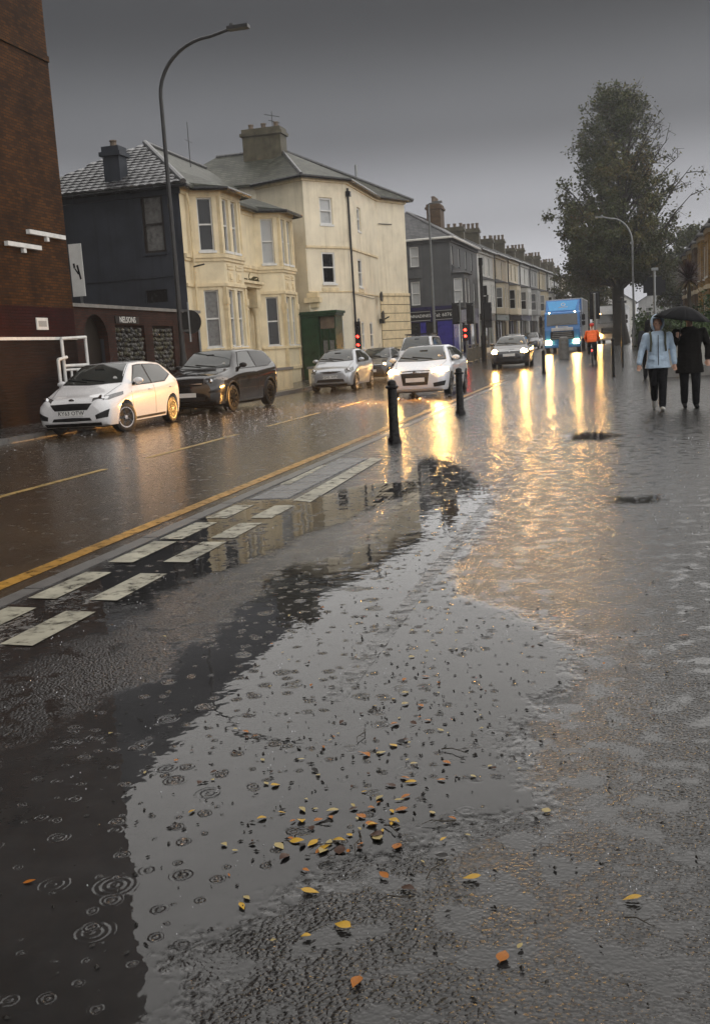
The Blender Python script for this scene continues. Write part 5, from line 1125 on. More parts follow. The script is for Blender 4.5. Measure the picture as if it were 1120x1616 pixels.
    if S.get('badge'):
        q, nn, _, _ = bvh.ray_cast(Vector((F + 2, 0, S['badge'])), Vector((-1, 0, 0))); bd = MB(); bd.lathe([(0, 0), (0.055, 0.0), (0.05, 0.018), (0, 0.022)], 14, (q.x, 0, S['badge']), 'X')
        bd.v = [Vector((v.x, v.y * 1.25, S['badge'] + (v.z - S['badge']) * 0.6)) for v in bd.v]; put('badge', bd, 'chrome')
    put('lower_lip', patch(bvh, [(F, -hw * 0.72, S.get('lip', 0.27)), (F, hw * 0.72, S.get('lip', 0.27))], [(F, -hw * 0.70, S.get('lip', 0.27) - 0.06), (F, hw * 0.70, S.get('lip', 0.27) - 0.06)], 10, 1, nx, 0.012), S.get('lipmat', 'plastic'))
    # bonnet seams and wipers
    for s in (1, -1):
        sm = [(X(0.30), s * hw * 0.66, 2), (X(cd - 0.05), s * hw * 0.80, 2)]; put('bonnet_seam', patch(bvh, [sm[0], sm[1]], [(sm[0][0], sm[0][1] + 0.012, 2), (sm[1][0], sm[1][1] + 0.012, 2)], 8, 1, (0, 0, -1), 0.002), 'plastic')
    for y0, y1 in S.get('wipers', ((0.30, -0.28), (-0.10, -0.62))):
        pts = []
        for k in range(6):
            f = k / 5; y = lerp(y0, y1, f); z = cz + 0.05 + f * 0.07; q, nn, _, _ = bvh.ray_cast(Vector((F + 3, y * hw * 1.15, z)), Vector((-1, 0, 0)))
            if q is not None: pts.append(q + nn * 0.02)
        if len(pts) > 2: wm = MB(); wm.tube(pts, 0.011, 5); put('wiper', wm, 'plastic')
    if S.get('antenna', True):
        an = MB(); an.tube([(X(rd + 0.25), 0, H - 0.02), (X(rd + 0.45), 0, H + 0.16)], 0.006, 5); put('aerial', an, 'plastic')
    ub = MB(); ub.box(-F + 0.35, -hw * 0.62, 0.15, F - 0.35, hw * 0.62, 0.30); put('underbody', ub, 'plastic')
    if S.get('rails'):
        for s in (1, -1):
            q0 = Vector((X(rd + 0.15), s * hw * 0.60, H - 0.0)); q1 = Vector((X(rr - 0.1), s * hw * 0.60, H - 0.03)); rl = MB(); rl.tube([q0 + Vector((0, 0, -0.05)), q0 + Vector((-0.06, 0, 0.05)), q1 + Vector((0.06, 0, 0.05)), q1 + Vector((0, 0, -0.05))], 0.02, 6); put('roof_rail', rl, 'plastic')
        for dd in (rd + 0.35, rr - 0.5):
            cb = MB(); cb.box(X(dd) - 0.05, -hw * 0.72, H + 0.05, X(dd) + 0.05, hw * 0.72, H + 0.10); put('roof_bar', cb, 'plastic')
    if S.get('arch'):
        for x in (fa, ra):
            for s in (1, -1):
                ar = MB(); pts = []
                for k in range(13):
                    a = R(-8 + 196 * k / 12); z = wr + 0.01 + math.sin(a) * (wr + 0.075); q, nn, _, _ = bvh.ray_cast(Vector((x + math.cos(a) * (wr + 0.075), s * 3, max(z, 0.26))), Vector((0, -s, 0)))
                    if q is not None: pts.append(q + nn * 0.004)
                ar.tube(pts, 0.026, 6); put('wheel_arch_trim', ar, 'plastic')
    return t
HATCH = dict(L=3.95, W=1.72, H=1.47, cowl=1.02, cowl_z=0.97, hood_z=0.76, roof_f=1.78, roof_r=3.45, belt=0.93, rise=0.07, wr=0.31, fover=0.80, rover=0.63)
# white hatchback, front wheels turned
FORD = dict(HATCH, W=1.74, H=1.48, paint='p_white', steer=R(-22), rim='rim', spokes=5, reg='KY63 OTW', plate_z=0.475, badge=0.735, hood_z=0.79, cowl_z=1.0, belt=0.94, rise=0.10,
            lamp=([(0.16, 0.50, 0.715), (0.40, 0.80, 0.80), (0.80, 0.95, 0.875)], [(0.10, 0.52, 0.645), (0.26, 0.80, 0.675), (0.72, 0.985, 0.80)]),
            grilles=[((-0.46, 0.46, 0.66), (-0.36, 0.36, 0.535), 'plastic'), ((-0.40, 0.40, 0.375), (-0.44, 0.44, 0.315), 'plastic')], fog=([(0.1, 0.60, 0.42), (0.2, 0.90, 0.53)], [(0.1, 0.62, 0.34), (0.2, 0.86, 0.37)]), lip=0.27)
make_car(dict(FORD, k=1.06), (-11.4, 21.9, 0.0), R(-88), 'white hatchback parked with its front wheels turned before the brick building', group='cars parked along the far kerb')
# black sport utility
SUV = dict(HATCH, L=4.36, W=1.92, H=1.70, cowl=1.20, cowl_z=1.16, hood_z=1.02, roof_f=1.88, roof_r=4.08, belt=1.12, rise=0.10, drop=0.07, tail_z=1.28, tail=0.10, smooth=1, wr=0.365, tw=0.23, fover=0.86, rover=0.82, gb=0.22, paint='p_black', rear_glass='glass_tint', rim='rim_dark', spokes=9, arch=True, plate_z=0.52, lens='lens', mirror='plastic', roof_w=0.66,
           lamp=([(0.14, 0.52, 0.875), (0.30, 0.78, 0.90), (0.62, 0.965, 0.915)], [(0.09, 0.52, 0.80), (0.24, 0.78, 0.82), (0.58, 0.985, 0.86)]),
           grilles=[((-0.48, 0.48, 0.86), (-0.44, 0.44, 0.755), 'plastic'), ((-0.55, 0.55, 0.46), (-0.48, 0.48, 0.36), 'plastic')], bars=[(-0.46, 0.46, 0.80, 0.815, 'chrome')], fog=([(0.1, 0.66, 0.60), (0.2, 0.94, 0.62)], [(0.1, 0.66, 0.55), (0.2, 0.93, 0.56)]), lip=0.32, antenna=False)
make_car(dict(SUV, k=1.04), (-11.2, 28.3, 0.0), R(-93), 'black sport utility car with dark alloy wheels parked behind the white hatchback', group='cars parked along the far kerb')
TOY = dict(HATCH, L=3.41, W=1.62, H=1.46, cowl=0.82, cowl_z=1.0, hood_z=0.80, roof_f=1.50, roof_r=2.98, belt=0.94, rise=0.09, wr=0.28, fover=0.60, rover=0.48, paint='p_silver', rim='rim', spokes=6, plate_z=0.50, badge=0.665, reg='YD05 WPV', lens='lens',
           lamp=([(0.12, 0.60, 0.72), (0.28, 0.82, 0.82), (0.48, 0.93, 0.855)], [(0.07, 0.64, 0.60), (0.14, 0.84, 0.62), (0.36, 0.985, 0.72)]), grilles=[((-0.40, 0.40, 0.685), (-0.22, 0.22, 0.635), 'plastic'), ((-0.46, 0.46, 0.42), (-0.50, 0.50, 0.33), 'plastic')], lip=0.27, sill='p_silver')
make_car(dict(TOY, k=1.1), (-10.35, 39.2, 0.0), R(-90), 'small silver city car parked in front of the cream corner building', group='cars parked along the far kerb')
BLK = dict(HATCH, paint='p_dark', rim='rim_dark', lit=None, plate_z=0.45, lens='lens', lamp=([(0.16, 0.52, 0.715), (0.34, 0.80, 0.77), (0.62, 0.95, 0.83)], [(0.10, 0.54, 0.62), (0.24, 0.80, 0.64), (0.52, 0.985, 0.73)]), grilles=[((-0.5, 0.5, 0.68), (-0.5, 0.5, 0.62), 'plastic'), ((-0.5, 0.5, 0.36), (-0.5, 0.5, 0.28), 'plastic')], bars=[(-0.5, 0.5, 0.685, 0.70, 'chrome')])
make_car(dict(BLK, lit='lamp_dim'), (-10.35, 46.0, gz(46)), R(-90), 'black hatchback queuing between the silver car and the white car', 'queuing_car')
VAN = dict(HATCH, L=4.3, W=1.82, H=1.86, cowl=0.95, cowl_z=1.18, hood_z=0.98, roof_f=1.58, roof_r=3.95, belt=1.14, rise=0.03, drop=0.02, tail_z=1.3, wr=0.33, roof_w=0.74, paint='p_white2', rails=True, antenna=False, plate_z=0.5, smooth=1, mirror='plastic',
           lamp=([(0.12, 0.60, 0.88), (0.3, 0.80, 0.92), (0.5, 0.94, 0.94)], [(0.08, 0.64, 0.74), (0.15, 0.82, 0.74), (0.34, 0.98, 0.80)]), grilles=[((-0.5, 0.5, 0.80), (-0.5, 0.5, 0.70), 'plastic')], wipers=((0.45, 0.15), (-0.1, -0.45)))
make_car(VAN, (-8.9, 48.5, gz(48)), R(-90), 'tall white car with black roof bars behind the lit white hatchback', 'queuing_car')
AUD = dict(HATCH, H=1.42, W=1.76, paint='p_white2', lit='lamp_on', roof_f=1.72, hood_z=0.80, cowl_z=0.97, rim='rim', spokes=5, plate_z=0.50, badge=0.70, doors=2, reg=None,
           lamp=([(0.14, 0.50, 0.72), (0.30, 0.80, 0.775), (0.55, 0.95, 0.81)], [(0.09, 0.53, 0.635), (0.20, 0.80, 0.64), (0.45, 0.985, 0.725)]), grilles=[((-0.40, 0.40, 0.735), (-0.34, 0.34, 0.36), 'plastic')], bars=[(-0.12, 0.12, 0.688, 0.70, 'chrome')], fog=([(0.1, 0.56, 0.40), (0.2, 0.92, 0.45)], [(0.1, 0.58, 0.30), (0.2, 0.88, 0.32)]), lip=0.275, lipmat='p_white2')
make_car(dict(AUD, k=1.07), (-5.5, 31.2, 0.0), R(-91), 'white hatchback driving towards the bollards with bright headlights', 'moving_car')
KA = dict(HATCH, L=3.62, W=1.66, H=1.40, cowl=0.92, cowl_z=0.96, hood_z=0.78, roof_f=1.55, roof_r=3.1, wr=0.285, fover=0.68, rover=0.5, paint='p_dark', lit='lamp_on', plate_z=0.56, badge=0.70, lamp=([(0.14, 0.60, 0.74), (0.28, 0.80, 0.80), (0.45, 0.92, 0.82)], [(0.08, 0.62, 0.62), (0.15, 0.82, 0.62), (0.34, 0.98, 0.70)]), grilles=[((-0.5, 0.5, 0.46), (-0.5, 0.5, 0.36), 'plastic')], bars=[(-0.5, 0.5, 0.715, 0.735, 'chrome')])
make_car(dict(KA, k=1.12), (-4.85, 52.0, gz(51)), R(-90), 'small dark grey hatchback with lit headlights beyond the bollards', 'moving_car')
make_car(dict(BLK, paint='p_silver'), (-7.2, 78, gz(78)), R(-91), 'pale silver car half hidden between the dark hatchback and the lorry', 'parked_car')
make_car(dict(BLK, paint='p_grey'), (-6.9, 92, gz(92)), R(-93), 'grey car parked by the far terrace shops', 'parked_car')

# ------------------------------------------------------------------ lorries
def make_lorry(loc, rz, label, cab, panel, box, side, Hb=3.6, lit='lamp_on', Lb=6.5):
    t = thing('lorry', loc, label, 'lorry', None, rz)
    def put(nm, m, mat, par=t, sm=False): return m.build(nm, M[mat], par, sm)
    def bevelled(m, nm, mat, w=0.06, par=t):
        o = m.build(nm, M[mat], par); md = o.modifiers.new('b', 'BEVEL'); md.width = w; md.segments = 3; md.limit_method = 'ANGLE'; return o
    # cab: side profile extruded across, front at x = 0 looking along +x
    prof = [(-1.75, 0.55), (-0.02, 0.55), (0.06, 0.62), (0.08, 1.0), (0.05, 1.55), (-0.02, 1.8), (-0.16, 2.68), (-0.32, 2.78), (-1.75, 2.80)]
    m = MB(); n = len(prof); m.add([(x, -1.18, z) for x, z in prof] + [(x, 1.18, z) for x, z in prof], [tuple(range(n)), tuple(range(2 * n - 1, n - 1, -1))] + [(i, n + i, n + (i + 1) % n, (i + 1) % n) for i in range(n)]); c = bevelled(m, 'cab', cab, 0.09)
    m = MB(); m.hexa([(0.02, -1.02, 1.86), (0.02, 1.02, 1.86), (-0.05, 1.02, 1.86), (-0.05, -1.02, 1.86), (-0.12, -1.0, 2.60), (-0.12, 1.0, 2.60), (-0.19, 1.0, 2.60), (-0.19, -1.0, 2.60)]); put('windscreen', m, 'car_glass')
    for y in (-0.7, 0.05):
        m = MB(); m.tube([(0.03, y, 1.88), (0.0, y + 0.55, 1.99)], 0.014, 5); put('wiper', m, 'plastic')
    for s in (1, -1):
        m = MB(); m.hexa([(-0.35, s * 1.17, 1.75), (-1.2, s * 1.17, 1.75), (-1.2, s * 1.195, 1.75), (-0.35, s * 1.195, 1.75), (-0.5, s * 1.17, 2.5), (-1.2, s * 1.17, 2.5), (-1.2, s * 1.195, 2.5), (-0.5, s * 1.195, 2.5)]); put('side_window', m, 'car_glass')
        m = MB(); m.tube([(-0.2, s * 1.15, 2.62), (-0.02, s * 1.42, 2.58), (-0.02, s * 1.42, 1.75), (-0.2, s * 1.17, 1.7)], 0.02, 6); a = put('mirror_arm', m, 'plastic')
        for z0, z1 in ((2.12, 2.5), (1.78, 2.05)): m = MB(); m.box(-0.08, s * 1.42 - 0.11, z0, 0.04, s * 1.42 + 0.11, z1); bevelled(m, 'mirror', 'plastic', 0.03, a)
        m = MB(); m.box(0.07, s * 0.92 - 0.19, 0.62, 0.125, s * 0.92 + 0.19, 0.86); h = bevelled(m, 'headlight', 'lamp_glow' if lit == 'lamp_on' else 'lens', 0.03)
        m = MB(); m.lathe([(0, 0.0), (0.085, 0.0), (0.095, 0.02), (0.06, 0.045), (0, 0.05)], 14, (0.115, s * 0.92, 0.74), 'X'); put('lamp_bulb', m, lit, h)
        if lit == 'lamp_on': HEADLAMPS.append((t, Vector((0.2, s * 0.92, 0.74))))
        m = MB(); m.lathe([(0, 0.0), (0.05, 0.0), (0.045, 0.03), (0, 0.04)], 10, (-0.13, s * 0.85, 2.72), 'X'); put('marker_lamp', m, 'lamp_dim')
    m = MB(); m.box(0.05, -0.72, 1.48, 0.115, 0.72, 1.70); bevelled(m, 'badge_panel', 'lorry_white', 0.03)
    m = MB(); m.box(0.06, -0.78, 0.92, 0.10, 0.78, 1.44); g = put('grille', m, 'plastic')
    for k in range(4): m = MB(); m.box(0.09, -0.72 + 0.04 * k, 0.97 + k * 0.125, 0.125, 0.72 - 0.04 * k, 1.03 + k * 0.125); put('grille_slat', m, 'galv', g)
    m = MB(); m.box(-0.3, -1.2, 0.36, 0.12, 1.2, 0.60); bevelled(m, 'bumper', cab, 0.05)
    m = MB(); m.box(0.115, -0.26, 0.42, 0.13, 0.26, 0.53); put('number_plate', m, 'plate')
    # air deflector with its panel and emblem
    m = MB(); m.hexa([(-0.35, -1.12, 2.78), (-0.35, 1.12, 2.78), (-1.6, 1.15, 2.78), (-1.6, -1.15, 2.78), (-1.0, -1.12, Hb - 0.05), (-1.0, 1.12, Hb - 0.05), (-1.6, 1.12, Hb - 0.05), (-1.6, -1.12, Hb - 0.05)]); d = bevelled(m, 'air_deflector', cab, 0.06)
    zt = Hb - 0.12; f = lambda z: -0.35 + (z - 2.78) / (Hb - 0.05 - 2.78) * (-0.65) + 0.012
    m = MB(); m.add([(f(2.86), -0.85, 2.86), (f(2.86), 0.85, 2.86), (f(zt), 1.04, zt), (f(zt), -1.04, zt), (f(2.86) - .03, -0.85, 2.86), (f(2.86) - .03, 0.85, 2.86), (f(zt) - .03, 1.04, zt), (f(zt) - .03, -1.04, zt)], [(0, 1, 2, 3), (7, 6, 5, 4), (0, 4, 5, 1), (1, 5, 6, 2), (2, 6, 7, 3), (3, 7, 4, 0)]); pn = put('deflector_panel', m, panel)
    if panel != cab:
        zc = 3.24; ring = [(f(zc) + 0.02 + 0.0, 0.05 + math.cos(a) * 0.13, zc + math.sin(a) * 0.10) for a in [R(30 * k) for k in range(13)]]
        m = MB(); m.tube([(f(p[2]) + 0.014, p[1], p[2]) for p in ring], 0.022, 5); put('emblem', m, 'sign_white', pn)
        m = MB(); m.box(f(3.07), -0.25, 3.05, f(3.07) + 0.02, 0.35, 3.09); put('lettering_strip', m, 'sign_white', pn)
        m = MB(); m.lathe([(0, 0), (0.09, 0), (0.09, 0.012), (0, 0.012)], 16, (0.035, -0.35, 1.755), 'X'); put('emblem', m, 'sign_white', c)
        m = MB(); m.box(0.03, -0.22, 1.735, 0.05, 0.4, 1.775); put('lettering_strip', m, 'sign_white', c)
    # box body and chassis
    m = MB(); m.box(-1.9 - Lb, -1.24, 1.05, -1.82, 1.24, Hb); bx = bevelled(m, 'box_body', side, 0.03)
    m = MB(); m.box(-1.9 - Lb, -1.25, Hb, -1.80, 1.25, Hb + 0.05); m.box(-1.835, -1.26, 1.05, -1.80, -1.2, Hb); m.box(-1.835, 1.2, 1.05, -1.80, 1.26, Hb); put('box_trim', m, box, bx)
    m = MB(); m.box(-1.835, -1.195, 2.85, -1.81, 1.195, Hb - 0.01); put('box_front', m, cab, bx)
    for k in range(6): 
        for s in (1, -1): m = MB(); m.box(-2.6 - k * 1.0, s * 1.24 - 0.012, 1.1, -2.56 - k * 1.0, s * 1.24 + 0.012, Hb - 0.03); put('side_rib', m, 'galv', bx)
    m = MB(); m.box(-1.9 - Lb, -0.5, 0.75, -0.6, 0.5, 1.04); put('chassis', m, 'plastic')
    tm, rm, dm = wheel_meshes(0.46, 0.28, 'rim', 8)
    for x in (-0.85, -6.0):
        for s in (1, -1):
            wo = link('wheel', tm, None, t); wo.location = (x, s * 1.03, 0.46); wo.rotation_euler = (0, 0, 0 if s > 0 else math.pi); link('rim', rm, None, wo); link('brake_disc', dm, None, wo)
    return t
make_lorry((-3.25, 71.0, gz(71)), R(-92), 'blue box lorry driving towards us with lit headlights and white emblem', 'lorry_blue', 'lorry_blue_light', 'lorry_white', 'lorry_side')
make_lorry((-0.15, 95.0, gz(95) - 0.02), R(-94), 'white box lorry with lit headlights behind the cyclist', 'lorry_white', 'lorry_white', 'lorry_white', 'lorry_white', 3.4)

for k, (car_o, p) in enumerate(HEADLAMPS):
    ld = bpy.data.lights.new('headlamp_beam', 'SPOT'); lo = bpy.data.objects.new('headlamp_beam', ld); COL.objects.link(lo); lo.parent = car_o
    near = k < 2                                            # the nearest car throws its beam well ahead over the carriageway
    ld.energy = 750 if near else 30; ld.color = (1.0, 0.47, 0.11); ld.spot_size = R(88 if near else 72); ld.spot_blend = 1.0; ld.shadow_soft_size = 0.06
    lo.location = p + Vector((0.03, 0, 0)); lo.rotation_euler = Vector((1.0, -0.62 if near else 0.0, -0.30 if near else -0.62)).to_track_quat('-Z', 'Y').to_euler()

# ------------------------------------------------------------------ street furniture
def put(nm, m, mat, par, sm=True): return m.build(nm, M[mat], par, sm)
def curved_lamp(loc, label, side, hgt, reach, rise, mat, r0=0.11, thin=0.045, sign=False):
    t = thing('street_lamp', loc, label, 'street lamp', 'street lamps')
    m = MB(); m.lathe([(r0 * 1.45, 0), (r0 * 1.45, 1.25), (r0 * 1.1, 1.4), (r0, 1.5), (r0 * 0.95, 1.6)], 14); put('base', m, mat, t)
    m = MB(); pts = [(0, 0, 1.5), (0, 0, hgt * 0.5), (0, 0, hgt)]; rs = [r0 * 0.9, r0 * 0.7, thin * 1.3]
    for k in range(1, 11):
        a = R(90 * k / 10); pts.append((side * reach * 0.62 * (1 - math.cos(a)), 0, hgt + rise * 0.92 * math.sin(a))); rs.append(thin * (1.3 - 0.03 * k))
    pts.append((side * reach * 0.85, 0, hgt + rise)); rs.append(thin); m.tube(pts, rs, 10); put('pole', m, mat, t)
    m = MB(); m.box(side * reach * 0.82 if side > 0 else -reach * 1.05, -0.13, hgt + rise - 0.045, side * reach * 1.05 if side > 0 else -reach * 0.82, 0.13, hgt + rise + 0.05); put('lamp_head', m, mat, t, False)
    m = MB(); m.lathe([(0, 0), (0.07, 0), (0.06, 0.09), (0, 0.1)], 8, (side * reach * 0.86, 0, hgt + rise + 0.045)); put('photocell', m, mat, t)
    return t
lp = curved_lamp((-12.75, 29.3, 0.12), 'tall dark curved street lamp rising behind the black sport utility', 1, 9.1, 2.75, 1.6, 'dark_steel', 0.10, 0.045)
rsgn = thing('round_sign', (-12.45, 29.22, 2.3), 'round grey sign back clamped to the tall curved lamp post', 'sign')
m = MB(); m.lathe([(0, -0.012), (0.36, -0.012), (0.36, 0.012), (0, 0.012)], 24, (0.0, 0.14, 0.35), 'Y'); put('disc', m, 'dark_steel', rsgn)
m = MB(); m.tube([(-0.02, 0.1, -0.25), (-0.02, 0.1, 0.95)], 0.03, 8); put('bracket_post', m, 'galv', rsgn)
for z_ in (0.1, 0.7): m = MB(); m.box(-0.35, 0.04, z_ - 0.03, 0.0, 0.12, z_ + 0.03); put('clamp', m, 'galv', rsgn, False)
curved_lamp((1.44, 72.0, gz(72)), 'slim grey curved street lamp standing before the big tree', -1, 6.9, 2.25, 1.9, 'galv', 0.10, 0.05)
t = thing('street_lamp', (-10.1, 60.0, gz(60)), 'straight grey street lamp with a short arm before the grey corner shop', 'street lamp', 'street lamps')
m = MB(); m.tube([(0, 0, 0), (0, 0, 1.4), (0, 0, 1.5), (0, 0, 9.25)], [0.13, 0.13, 0.09, 0.055], 10); put('pole', m, 'lamp_steel', t)
m = MB(); m.tube([(0, 0, 9.2), (0.05, 0, 9.27), (0.3, 0, 9.3)], 0.04, 8); put('arm', m, 'lamp_steel', t)
m = MB(); m.box(0.25, -0.12, 9.26, 0.8, 0.12, 9.36); put('lamp_head', m, 'lamp_steel', t, False)
def bollard(loc, label, kx_=0.84):
    t = thing('bollard', loc, label, 'bollard', 'black cast iron bollards along the cycle path')
    m = MB(); m.lathe([(0.135 * kx_, -0.02), (0.135 * kx_, 0.05), (0.115 * kx_, 0.08), (0.098 * kx_, 0.10), (0.085 * kx_, 0.84)], 16); put('shaft', m, 'iron_black', t)
    m = MB(); m.lathe([(0.09 * kx_, 0.83), (0.125 * kx_, 0.85), (0.125 * kx_, 0.875), (0.085 * kx_, 0.89), (0.085 * kx_, 0.92), (0.07 * kx_, 0.955), (0.03 * kx_, 0.975), (0, 0.98)], 16); put('cap', m, 'iron_black', t)
bollard((-3.32, 15.5, 0.012), 'black cast iron bollard by the slanting white lines'); bollard((-3.12, 21.3, 0.012), 'black cast iron bollard in front of the lit white hatchback'); bollard((-2.78, 43.3, gz(43.3)), 'slim black bollard before the blue lorry', 0.74)
t = thing('concrete_bollard', (-2.62, 58.5, gz(58.5)), 'thick grey concrete bollard standing before the blue lorry', 'bollard')
m = MB(); m.lathe([(0.27, -0.02), (0.27, 0.9), (0.25, 1.12), (0.24, 1.18), (0.18, 1.22), (0, 1.23)], 18); put('shaft', m, 'concrete', t); m = MB(); m.lathe([(0.275, 0.86), (0.275, 0.98)], 18); put('band', m, 'galv', t)
for loc, h, lab in (((0.02, 37.5, 0.012), 1.28, 'thin black post with domed cap on the footpath edge'), ((0.47, 52.5, gz(52.5)), 1.2, 'thin black post farther along the footpath by the tree')):
    t = thing('post', loc, lab, 'post'); m = MB(); m.lathe([(0.07, -0.02), (0.07, 0.06), (0.05, 0.09), (0.05, h)], 12); put('shaft', m, 'iron_black', t)
    m = MB(); m.lathe([(0.065, h - 0.02), (0.07, h + 0.02), (0.04, h + 0.07), (0, h + 0.085)], 12); put('cap', m, 'iron_black', t)
def signal(loc, label, face, z0, n, lit=(), px=0.0, polez=None, boxw=0.34, lr=1.0):
    """signal head; face = +1 looks away up the street, -1 looks towards the crossing"""
    t = thing('traffic_signal', loc, label, 'traffic light', 'traffic lights at the crossing'); h = 0.36 * n + 0.08; polez = polez or z0 + h + 0.15
    m = MB(); m.tube([(px, 0, 0), (px, 0, polez)], 0.055, 10); put('pole', m, 'galv', t); m = MB(); m.lathe([(0.058, polez - 0.02), (0.062, polez), (0.03, polez + 0.03), (0, polez + 0.035)], 10, (px, 0, 0)); put('pole_cap', m, 'galv', t)
    y0, y1 = (0.08, 0.30) if face > 0 else (-0.30, -0.08)
    m = MB(); m.box(-boxw / 2, y0, z0, boxw / 2, y1, z0 + h); hd = m.build('signal_head', M['sign_black'], t); md = hd.modifiers.new('b', 'BEVEL'); md.width = 0.03; md.segments = 2
    m = MB(); yb = y1 - 0.02 if face > 0 else y0 + 0.02; m.box(-boxw / 2 - 0.06 * lr, yb - 0.012, z0 - 0.06, boxw / 2 + 0.06 * lr, yb + 0.012, z0 + h + 0.06); put('backing_board', m, 'sign_black', t, False)
    for z_ in (z0 + 0.1, z0 + h - 0.1): m = MB(); m.tube([(px, 0, z_), (0, (y0 + y1) / 2, z_)], 0.025, 6); put('bracket', m, 'galv', t)
    yf = y1 if face > 0 else y0
    for k in range(n):
        zc = z0 + 0.04 + 0.18 + 0.36 * k; m = MB(); m.lathe([(r_ * lr, z_ * face) for r_, z_ in ((0, -0.02), (0.10, -0.02), (0.095, 0.02), (0.05, 0.035), (0, 0.04))], 14, (0, yf, zc), 'Y')
        ls = put('signal_lens', m, 'red_on' if k in lit else 'glass', t)
        m = MB(); pts = []
        for j in range(9):
            a = R(180 * j / 8); pts.append((0.125 * lr * math.cos(a), zc + 0.125 * lr * math.sin(a)))
        d = 0.16 * (1 if face > 0 else -1); m.v = [Vector((x, yf, z)) for x, z in pts] + [Vector((x * 0.95, yf + d, z - 0.01)) for x, z in pts] + [Vector((x * 0.9, yf, z - 0.012)) for x, z in pts] + [Vector((x * 0.86, yf + d, z - 0.022)) for x, z in pts]
        for j in range(8): m.f += [(j, j + 1, 10 + j, 9 + j), (18 + j, 27 + j, 28 + j, 19 + j), (9 + j, 10 + j, 28 + j, 27 + j)]
        m.build('visor', M['sign_black'], ls, True)
    return t
signal((-9.13, 62.0, gz(62) + 0.1), 'traffic light turned away on a grey pole before the blue shopfront', 1, 2.30, 3, px=0.30)
signal((-8.40, 63.0, gz(63) + 0.1), 'traffic light turned away beside the red signal', 1, 2.25, 3, px=0.28)
signal((-8.42, 61.2, gz(61)), 'traffic light facing the crossing with two red lamps lit', -1, 1.38, 2, lit=(0, 1), polez=2.5, boxw=0.26, lr=0.85)
signal((-10.72, 43.9, 0.1), 'slim crossing signal with two red lamps against the cream wall', -1, 1.42, 3, lit=(0, 1), polez=2.75, boxw=0.19, lr=0.62)
signal((-0.76, 50.0, gz(50)), 'traffic light turned away above the orange cyclist', 1, 2.15, 3, px=0.0, polez=3.25)
t = thing('camera_post', (-7.55, 62.5, gz(62.5)), 'tall black post with a dark box beside the railings', 'post')
m = MB(); m.tube([(0, 0, 0), (0, 0, 1.5), (0, 0, 1.6), (0, 0, 5.9)], [0.16, 0.16, 0.11, 0.10], 12); put('pole', m, 'iron_black', t)
m = MB(); m.box(0.12, -0.12, 2.0, 0.55, 0.12, 3.5); put('signal_box', m, 'sign_black', t, False); m = MB(); m.tube([(0.3, 0, 3.5), (0.34, 0, 3.95)], 0.07, 8); put('camera_housing', m, 'dark_steel', t); m = MB(); m.tube([(0, 0, 5.7), (0, 0, 6.15)], [0.13, 0.13], 12); put('cap', m, 'iron_black', t)
for k in range(3):
    y0 = 57.5 + k * 2.05; x0 = -7.85 + 0.05 * k; z0 = gz(y0); t = thing('guard_rail', (x0, y0, z0), ('steel guard rail panel nearest the tall black post', 'steel guard rail panel in the middle of the run by the crossing', 'steel guard rail panel at the far end of the run by the crossing')[k], 'railing', 'guard rail panels by the traffic lights')
    for y in (0, 2.0): m = MB(); m.tube([(0, y, 0), (0, y, 1.12)], 0.03, 8); put('post', m, 'rail_steel', t)
    for z in (0.18, 0.92, 1.10): m = MB(); m.tube([(0, 0, z), (0, 2.0, z)], 0.022, 6); put('rail', m, 'rail_steel', t)
    for j in range(13): m = MB(); m.tube([(0, 0.14 + j * 0.143, 0.18), (0, 0.14 + j * 0.143, 0.92)], 0.009, 5); put('bar', m, 'rail_steel', t)
t = thing('sign_post', (1.56, 40.0, 0.012), 'grey post carrying a black sign board turned away, small lamp on top', 'sign')
m = MB(); m.tube([(0, 0, 0), (0, 0, 3.72)], 0.05, 10); put('post', m, 'galv', t)
m = MB(); m.hexa([(-0.27, 0.06, 2.82), (0.27, 0.06, 2.82), (0.27, 0.085, 2.82), (-0.27, 0.085, 2.82), (-0.27, 0.06, 3.5), (0.27, 0.06, 3.5), (0.27, 0.085, 3.5), (-0.27, 0.085, 3.5)]); put('sign_board', m, 'sign_black', t, False)
m = MB(); m.box(-0.4, 0.062, 2.93, 0.4, 0.084, 3.38); put('sign_wing', m, 'sign_black', t, False); m = MB(); m.box(-0.1, -0.1, 3.72, 0.14, 0.12, 3.82); put('sign_lamp', m, 'galv', t, False)
t = thing('direction_post', (0.42, 45.0, gz(45)), 'slim dark post with a small cross arm beside the footpath', 'post')
m = MB(); m.tube([(0, 0, 0), (0, 0, 2.85)], 0.045, 8); put('post', m, 'dark_steel', t); m = MB(); m.box(-0.2, -0.02, 2.68, 0.2, 0.02, 2.78); put('arm', m, 'dark_steel', t, False); m = MB(); m.lathe([(0.05, 2.84), (0.06, 2.9), (0, 2.95)], 8); put('cap', m, 'dark_steel', t)
# garden wall on the right, hedge behind
t = thing('low_garden_wall', (1.75, 40, 0), 'low white rendered garden wall behind the two walkers', 'wall')
m = MB(t.location); m.box(1.7, 34.7, -0.05, 9.0, 34.95, 1.12); m.box(1.7, 34.952, -0.05, 1.95, 60, 1.12); m.build('wall', M['garden_wall'], t)
m = MB(t.location); m.box(1.64, 34.64, 1.12, 9.0, 35.0, 1.22); m.box(1.64, 35.002, 1.12, 2.0, 60, 1.22); m.build('coping', M['concrete'], t)
m = MB(t.location); m.box(1.66, 34.66, -0.02, 9.0, 34.698, 0.35); m.build('plinth', M['concrete'], t)

